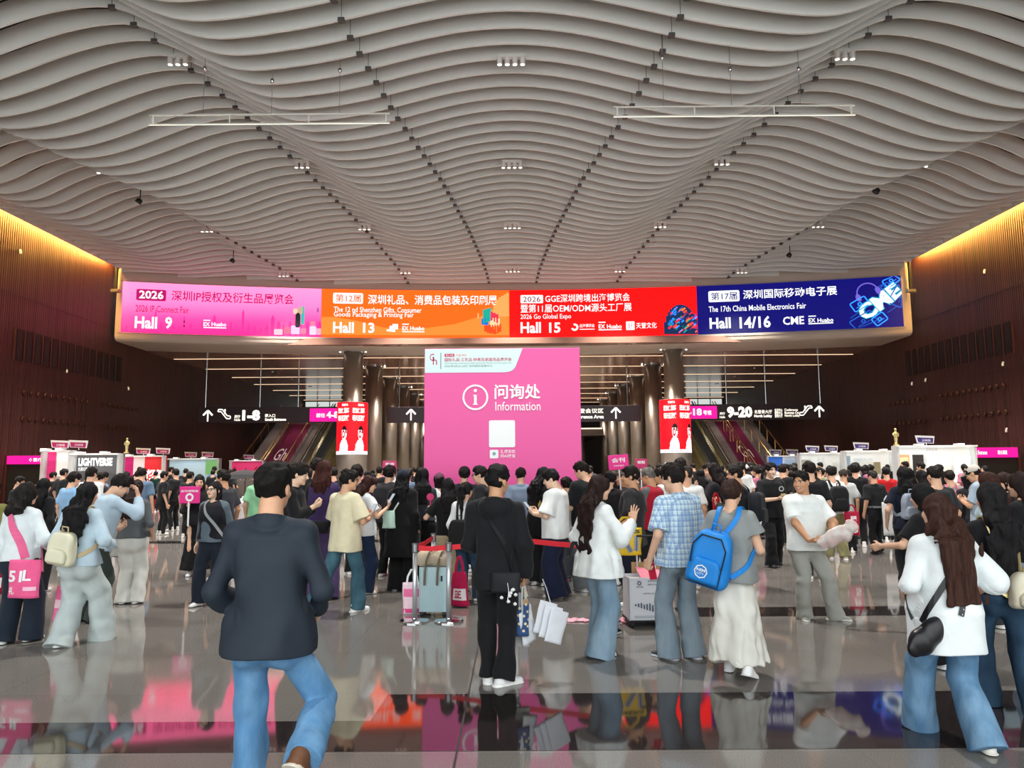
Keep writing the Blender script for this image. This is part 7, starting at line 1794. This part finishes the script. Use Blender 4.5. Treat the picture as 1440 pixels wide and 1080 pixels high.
e = empty('drink_cup', on(J, 'R', (.02, -.02, .0)), 0, 'cup held by the person in black facing us', 'cup'); MB().lathe([(.03, -.05), (.04, .06), (.0, .06)], 16).build('cup', mat('cup_tan', '9a8a5a', .4), e, smooth=True)
b = MB(); 
ring_on(b, 0, 0, .028, .045, lambda x, z: Vector((-.10 + x, J['yb'] + .045, J['hip'][2] + J['tz'](.755) + z)), 18); b.build('shirt_print', mat('print_b8bcc0', 'b8bcc0', .6), J['obj'])
# ------------------------------------------------------------------ right-hand group
person('person in black t-shirt directly behind the smiling white-shirted one', 1138, 649, d=11.4, phi=-6, sex='m', girth=1.16, seed=53, top=dict(c='131417', sleeve=.44), bottom=dict(c='1b1c20'), hair=dict(th=.014))
J = person('person in white t-shirt and khaki trousers with black backpack', 1169, 656, d=13.7, phi=4, sex='m', seed=54, top=dict(c='e3e5e2', sleeve=.44), bottom=dict(c='87835c', hemr=.1, loose=.02), legs={'L': dict(x=.1, y=.05), 'R': dict(x=.1, y=-.12)}, shoes=dict(c='cfc9b4'))
rounded_pack(J, 'backpack', 'black backpack on the person in khaki trousers', 'bag', .34, .46, .16, '111214', zc=.66)
J = person('person in pale grey t-shirt and black trousers, back turned', 1186, 660, d=14.6, phi=-14, sex='m', seed=55, skin_i=1, top=dict(c='b9bdbb', sleeve=.46, hem=.44), bottom=dict(c='151618'), hair=dict(th=.003, tuft=.004, c='37302a'))
tote('shopping_bag', 'red shopping bag with white print beside the khaki trousers', 'bag', Vector((at(1192, 715, 13.6).x, 13.45, .98)), 0, .26, .42, .1, 'b3183c', 'b3183c', .12, [('展', -.2, .3, .5, .8, 'f0dfe2', .03), ('5', -.1, .3, .1, .4, 'f0dfe2', .03)])
J = person('person in black carrying a pink bag on the shoulder', 1202, 652, d=15.6, phi=-20, sex='m', seed=56, top=dict(c='15161a', sleeve=.9), bottom=dict(c='141518'), hair=dict(th=.026))
tote('shopping_bag', 'pale pink bag slung over the shoulder of someone in black', 'bag', J['W'](J['tor']((-.13, -.02, J['tz'](.83)))), 10, .22, .42, .08, 'f0a0bc', 'f0a0bc', .12)
J = person('person in black polo and black trousers with grey belt, back turned', 1228, 662, d=14.4, phi=4, sex='m', seed=57, skin_i=1, girth=1.06, top=dict(c='16181b', sleeve=.46, hem=.555, loose=.02, collar=.03, name='polo_shirt'), bottom=dict(c='14161a', hemr=.085, loose=.012, waist=.585), hair=dict(th=.006, c='2a2824'), legs={'R': dict(x=.09, y=.1), 'L': dict(x=.09, y=-.1)}, shoes=dict(c='17171a', sole='17171a'))
b = MB(); pts = [J['tor'](((J['rx'] + .004) * math.cos(a), (J['yb'] + .0) * math.sin(a) + .0, J['tz'](.568))) for a in np.linspace(0, 2 * PI, 33)]; b.band(pts, .035, .008, [Vector((math.cos(a), math.sin(a), 0)) for a in np.linspace(0, 2 * PI, 33)]); b.build('belt', mat('belt_grey', '77797a', .5), J['obj'])
tote('paper_bag', 'tall white paper bag carried beside the belted person in black', 'bag', Vector((at(1245, 705, 14.3).x, 14.2, 1.10)), 8, .26, .62, .1, 'dadcdc', 'dadcdc', .12, [(None, -.2, .3, .62, .82, 'aeb2b4', 0)])
J = person('person in navy t-shirt with pale see-through backpack', 1272, 656, d=10.4, phi=-10, sex='f', seed=58, girth=1.1, top=dict(c='151c2c', sleeve=.36), bottom=dict(c='17181c'), hair=dict(style='long', c='141113', L=.34, spread=1.25, vol=.03), arms={'L': dict(to=(.10, .12, -.46), pole=(.6, -1, 0), spread=.2, curl=.2), 'R': HOLD})
rounded_pack(J, 'backpack', 'pale grey see-through backpack on the person in navy', 'bag', .28, .36, .12, '8f97a4', zc=.68, m=mat('clear_pvc', '9aa4b2', .25, var=.2, vscale=10))
person('person in black leaning left with one arm stretched out', 1296, 680, d=6.55, phi=22, sex='f', seed=59, lean=10, head=(10, 4, 0), top=dict(c='131215', sleeve=.42, hem=.5, loose=.03), bottom=dict(c='131215', hemr=.12, loose=.03), hair=dict(style='long', c='100f11', L=.46, spread=1.2, vol=.02), arms={'L': dict(to=(.16, .30, -.26), pole=(.6, -1, -.6), dir=(.1, 1, -.3), curl=.4), 'R': HANG})
person('person in charcoal t-shirt before the right-hand posters', 1315, 656, d=9.9, phi=4, sex='m', seed=60, girth=1.12, top=dict(c='26282b', sleeve=.44), bottom=dict(c='1c1d21'), hair=dict(th=.008))
person('person in pale cap and blue shirt looking down', 1377, 652, d=11.2, phi=30, sex='m', seed=61, head=(10, 24, 0), skin_i=1, top=dict(c='a9bccb', sleeve=.44), bottom=dict(c='2b2d31'), cap='cfc6ba', arms=holdboth(.26, -.22))
person('person in pale blue top at right, head tilted', 1394, 663, d=7.95, phi=18, sex='f', seed=62, head=(0, 0, -10), top=dict(c='b6cdd6', sleeve=.5), bottom=dict(c='30343a'), hair=dict(style='long', c='3c2219', L=.36, spread=1.05, vol=.018), cap=None)
J = person('person in black t-shirt and pale jeans raising a pink tote', 1436, 664, d=6.9, phi=24, sex='f', seed=63, top=dict(c='141416', sleeve=.36), bottom=dict(c='7d97ad', hemr=.1), hair=dict(style='long', c='20140f', L=.3), arms={'R': dict(to=(.0, .26, -.06), pole=(.6, -.4, -1), dir=(-.4, .7, .3), curl=1.2), 'L': HOLD})
pz = on(J, 'R')
tote('tote_bag', 'pink tote with white lettering hanging at the right picture edge', 'bag', pz, 0, .30, .34, .09, 'e573a4', 'e573a4', .14, [(None, -.05, .4, .38, .72, 'dfe9ea', 0), ('深圳礼品展', -.3, .46, .12, .26, 'f4eef0', .02), ('礼', .0, .3, .42, .7, '8a3a5c', .02)])
person('person in dark long sleeves in profile near right doorway', 1414, 664, d=9.4, phi=70, sex='f', seed=64, top=dict(c='1a1517', sleeve=.9), bottom=dict(c='1b1c20'), hair=dict(style='long', c='2a1712', L=.36))
person('person in black long sleeves in front of the dark lamp poster', 1296, 661, d=12.6, phi=4, sex='f', seed=65, top=dict(c='1b1b1f', sleeve=.9), bottom=dict(c='1b1c20'), hair=dict(style='long', c='131113', L=.42))
J = person('person in grey t-shirt with a flat pink bag, back turned', 1335, 662, d=13.0, phi=-8, sex='m', seed=66, top=dict(c='8e8f8c', sleeve=.46), bottom=dict(c='25272b'), hair=dict(th=.016))
rounded_pack(J, 'backpack', 'flat pink bag on the back of the grey t-shirt', 'bag', .16, .36, .08, 'd77f98', zc=.68, pocket=False)
person('person in charcoal long sleeves before the right doorway', 1360, 664, d=12.2, phi=-6, sex='f', seed=67, top=dict(c='26262a', sleeve=.9), bottom=dict(c='25272b'), hair=dict(style='bob', c='121113', L=.15))
person('person in scarlet top and black cap among the right-hand crowd', 1246, 657, d=16.6, phi=-14, sex='m', seed=68, top=dict(c='b3141c', sleeve=.44), bottom=dict(c='1b1c20'), cap='141518')
person('person in faded khaki shirt beyond the black backpack', 1151, 657, d=19.5, phi=-30, sex='m', seed=69, top=dict(c='8d8a6c', sleeve=.5), bottom=dict(c='2b2c2c'), hair=dict(th=.003, c='2a2622'))
person('person in bright blue t-shirt in the crowd left of the smiling person', 1112, 662, d=17.5, phi=0, sex='m', seed=70, top=dict(c='2a66a8', sleeve=.44), bottom=dict(c='1b1c20'))
person('person in white cap and dark sleeveless top near right escalator', 1048, 653, d=19.0, phi=20, sex='f', seed=71, top=dict(c='1c1c20', sleeve=.3), bottom=dict(c='1b1c20'), cap='e2e0dc')
# ================================================================== THE DISTANT CROWD: a few figures built once, copied with their clothes
rc = random.Random(11)
PROTO = []
specs = [('m', dict(c='17181b', sleeve=.44), dict(c='17181b'), dict(), 'black short-sleeved top'), ('f', dict(c='1a1a1e', sleeve=.9), dict(c='15161a'), dict(style='long', c='131113', L=.4), 'black long-sleeved top'),
         ('m', dict(c='dadcda', sleeve=.44), dict(c='24262b'), dict(), 'white t-shirt'), ('f', dict(c='d9d5d2', sleeve=.9), dict(c='2b2d33'), dict(style='bun'), 'white long-sleeved top'),
         ('m', dict(c='3c424c', sleeve=.9), dict(c='1d1f24'), dict(th=.018), 'slate long-sleeved shirt'), ('f', dict(c='6c5a58', sleeve=.44), dict(c='1f2024'), dict(style='bob', c='1c1413', L=.16), 'brown t-shirt'),
         ('m', dict(c='5f7790', sleeve=.44), dict(c='25303c'), dict(th=.012), 'dull blue t-shirt'), ('f', dict(c='b76a84', sleeve=.44), dict(c='202126'), dict(style='pony', L=.34), 'pink t-shirt')]
for k, (sx, tp, bt, hr, desc) in enumerate(specs):
    parts, J = make_person(H=1.68 if sx == 'm' else 1.60, sex=sx, h=.021 * QUAL, top=tp, bottom=bt, hair=hr, seed=100 + k, shoes=dict(c='26262a' if k % 3 else 'c9c7c2', sole='26262a' if k % 3 else 'd8d6d0'), arms={'R': HOLD, 'L': HANG} if k % 2 else {'R': HANG, 'L': HANG}, face=True)
    PROTO.append((parts, desc, 1.69 if sx == 'm' else 1.61))
MESHES = []
for parts, desc, Hh in PROTO:
    MESHES.append([(nm, np_mesh('crowd_' + nm, V, Q, ms, mi)) for nm, V, Q, ms, mi in parts])
def crowd(n, area, dr, phi0, where, used):
    made = 0; tries = 0
    while made < n and tries < n * 40:
        tries += 1
        u = rc.uniform(*area); d = rc.uniform(*dr); p = at(u, 660, d)
        if abs(p.x) > 18.6: continue
        if any((p.x - q[0]) ** 2 + (p.y - q[1]) ** 2 < .50 for q in used): continue
        used.append((p.x, p.y)); k = rc.randrange(len(PROTO)) if rc.random() > .45 else rc.randrange(2)
        sc = rc.uniform(.96, 1.055); root = None
        g = 'distant people in %s, %s' % (PROTO[k][1], where)
        for nm, me in MESHES[k]:
            o = bpy.data.objects.new('person' if nm == 'body' else nm, me); C.objects.link(o)
            if nm == 'body':
                root = o; o.location = (p.x, p.y, 0); o.scale = (sc, sc, sc); o.rotation_euler = (0, 0, R(phi0 + rc.uniform(-70, 70))); setp(o, 'distant person in %s, %s' % (PROTO[k][1], where), 'person', g)
            else: o.parent = root
        made += 1
used = [(o.location.x, o.location.y) for o in PEOPLE]
BOOTH = [(o.location.x, o.location.y) for o in C.objects if o.name.startswith('exhibition_booth')]
for bx, by in BOOTH:
    for i in range(-4, 5): used += [(bx + i * .5, by - 1.4), (bx + i * .5, by - .5), (bx + i * .5, by + .3)]
for s in (-1, 1):
    for yy in (39.4, 45.3): used += [(s * 8.6 + a, yy + b_) for a in (-.8, 0, .8) for b_ in (-.8, 0, .8)]
crowd(30, (70, 330), (16, 38), 0, 'by the left booths', used)
crowd(26, (415, 590), (14.5, 34), 0, 'left of the kiosk', used)
crowd(34, (825, 1060), (14.0, 36), 0, 'right of the kiosk', used)
crowd(44, (1050, 1250), (15.5, 34), 0, 'by the right booths', used)
crowd(8, (1260, 1400), (14, 25), 0, 'by the far-right posters', used)
# white barrier gates and an umbrella near the left booths
for i, (u, d) in enumerate(((333, 15.5), (346, 17.0), (357, 19.0))):
    p = at(u, 700, d)
    e = empty('barrier_gate', (p.x, d, 0), R(4), 'white waist-high barrier gate by the mint green t-shirt, %s' % ['nearest', 'middle', 'farthest'][i], 'barrier gate', 'white barrier gates')
    MB().box((-.14, -.6, 0), (.14, .6, 1.02)).build('cabinet', mat('gate_white', 'd3d4d4', .35), e, bevel=.03); MB().box((-.10, -.62, .62), (.10, -.6, .95)).build('reader_panel', M_BLACK, e)
p = at(345, 668, 21)
e = empty('umbrella', (p.x, 21, 0), 0, 'open black umbrella standing above the white barrier gates', 'umbrella')
MB().lathe([(.62, p.z - .10), (.5, p.z + .02), (.3, p.z + .10), (.02, p.z + .15)], 16, caps=False).build('canopy', cloth('141416', .7), e); MB().tube([(0, 0, 0), (0, 0, p.z + .2)], .012, 8).build('pole', M_BLACK, e)
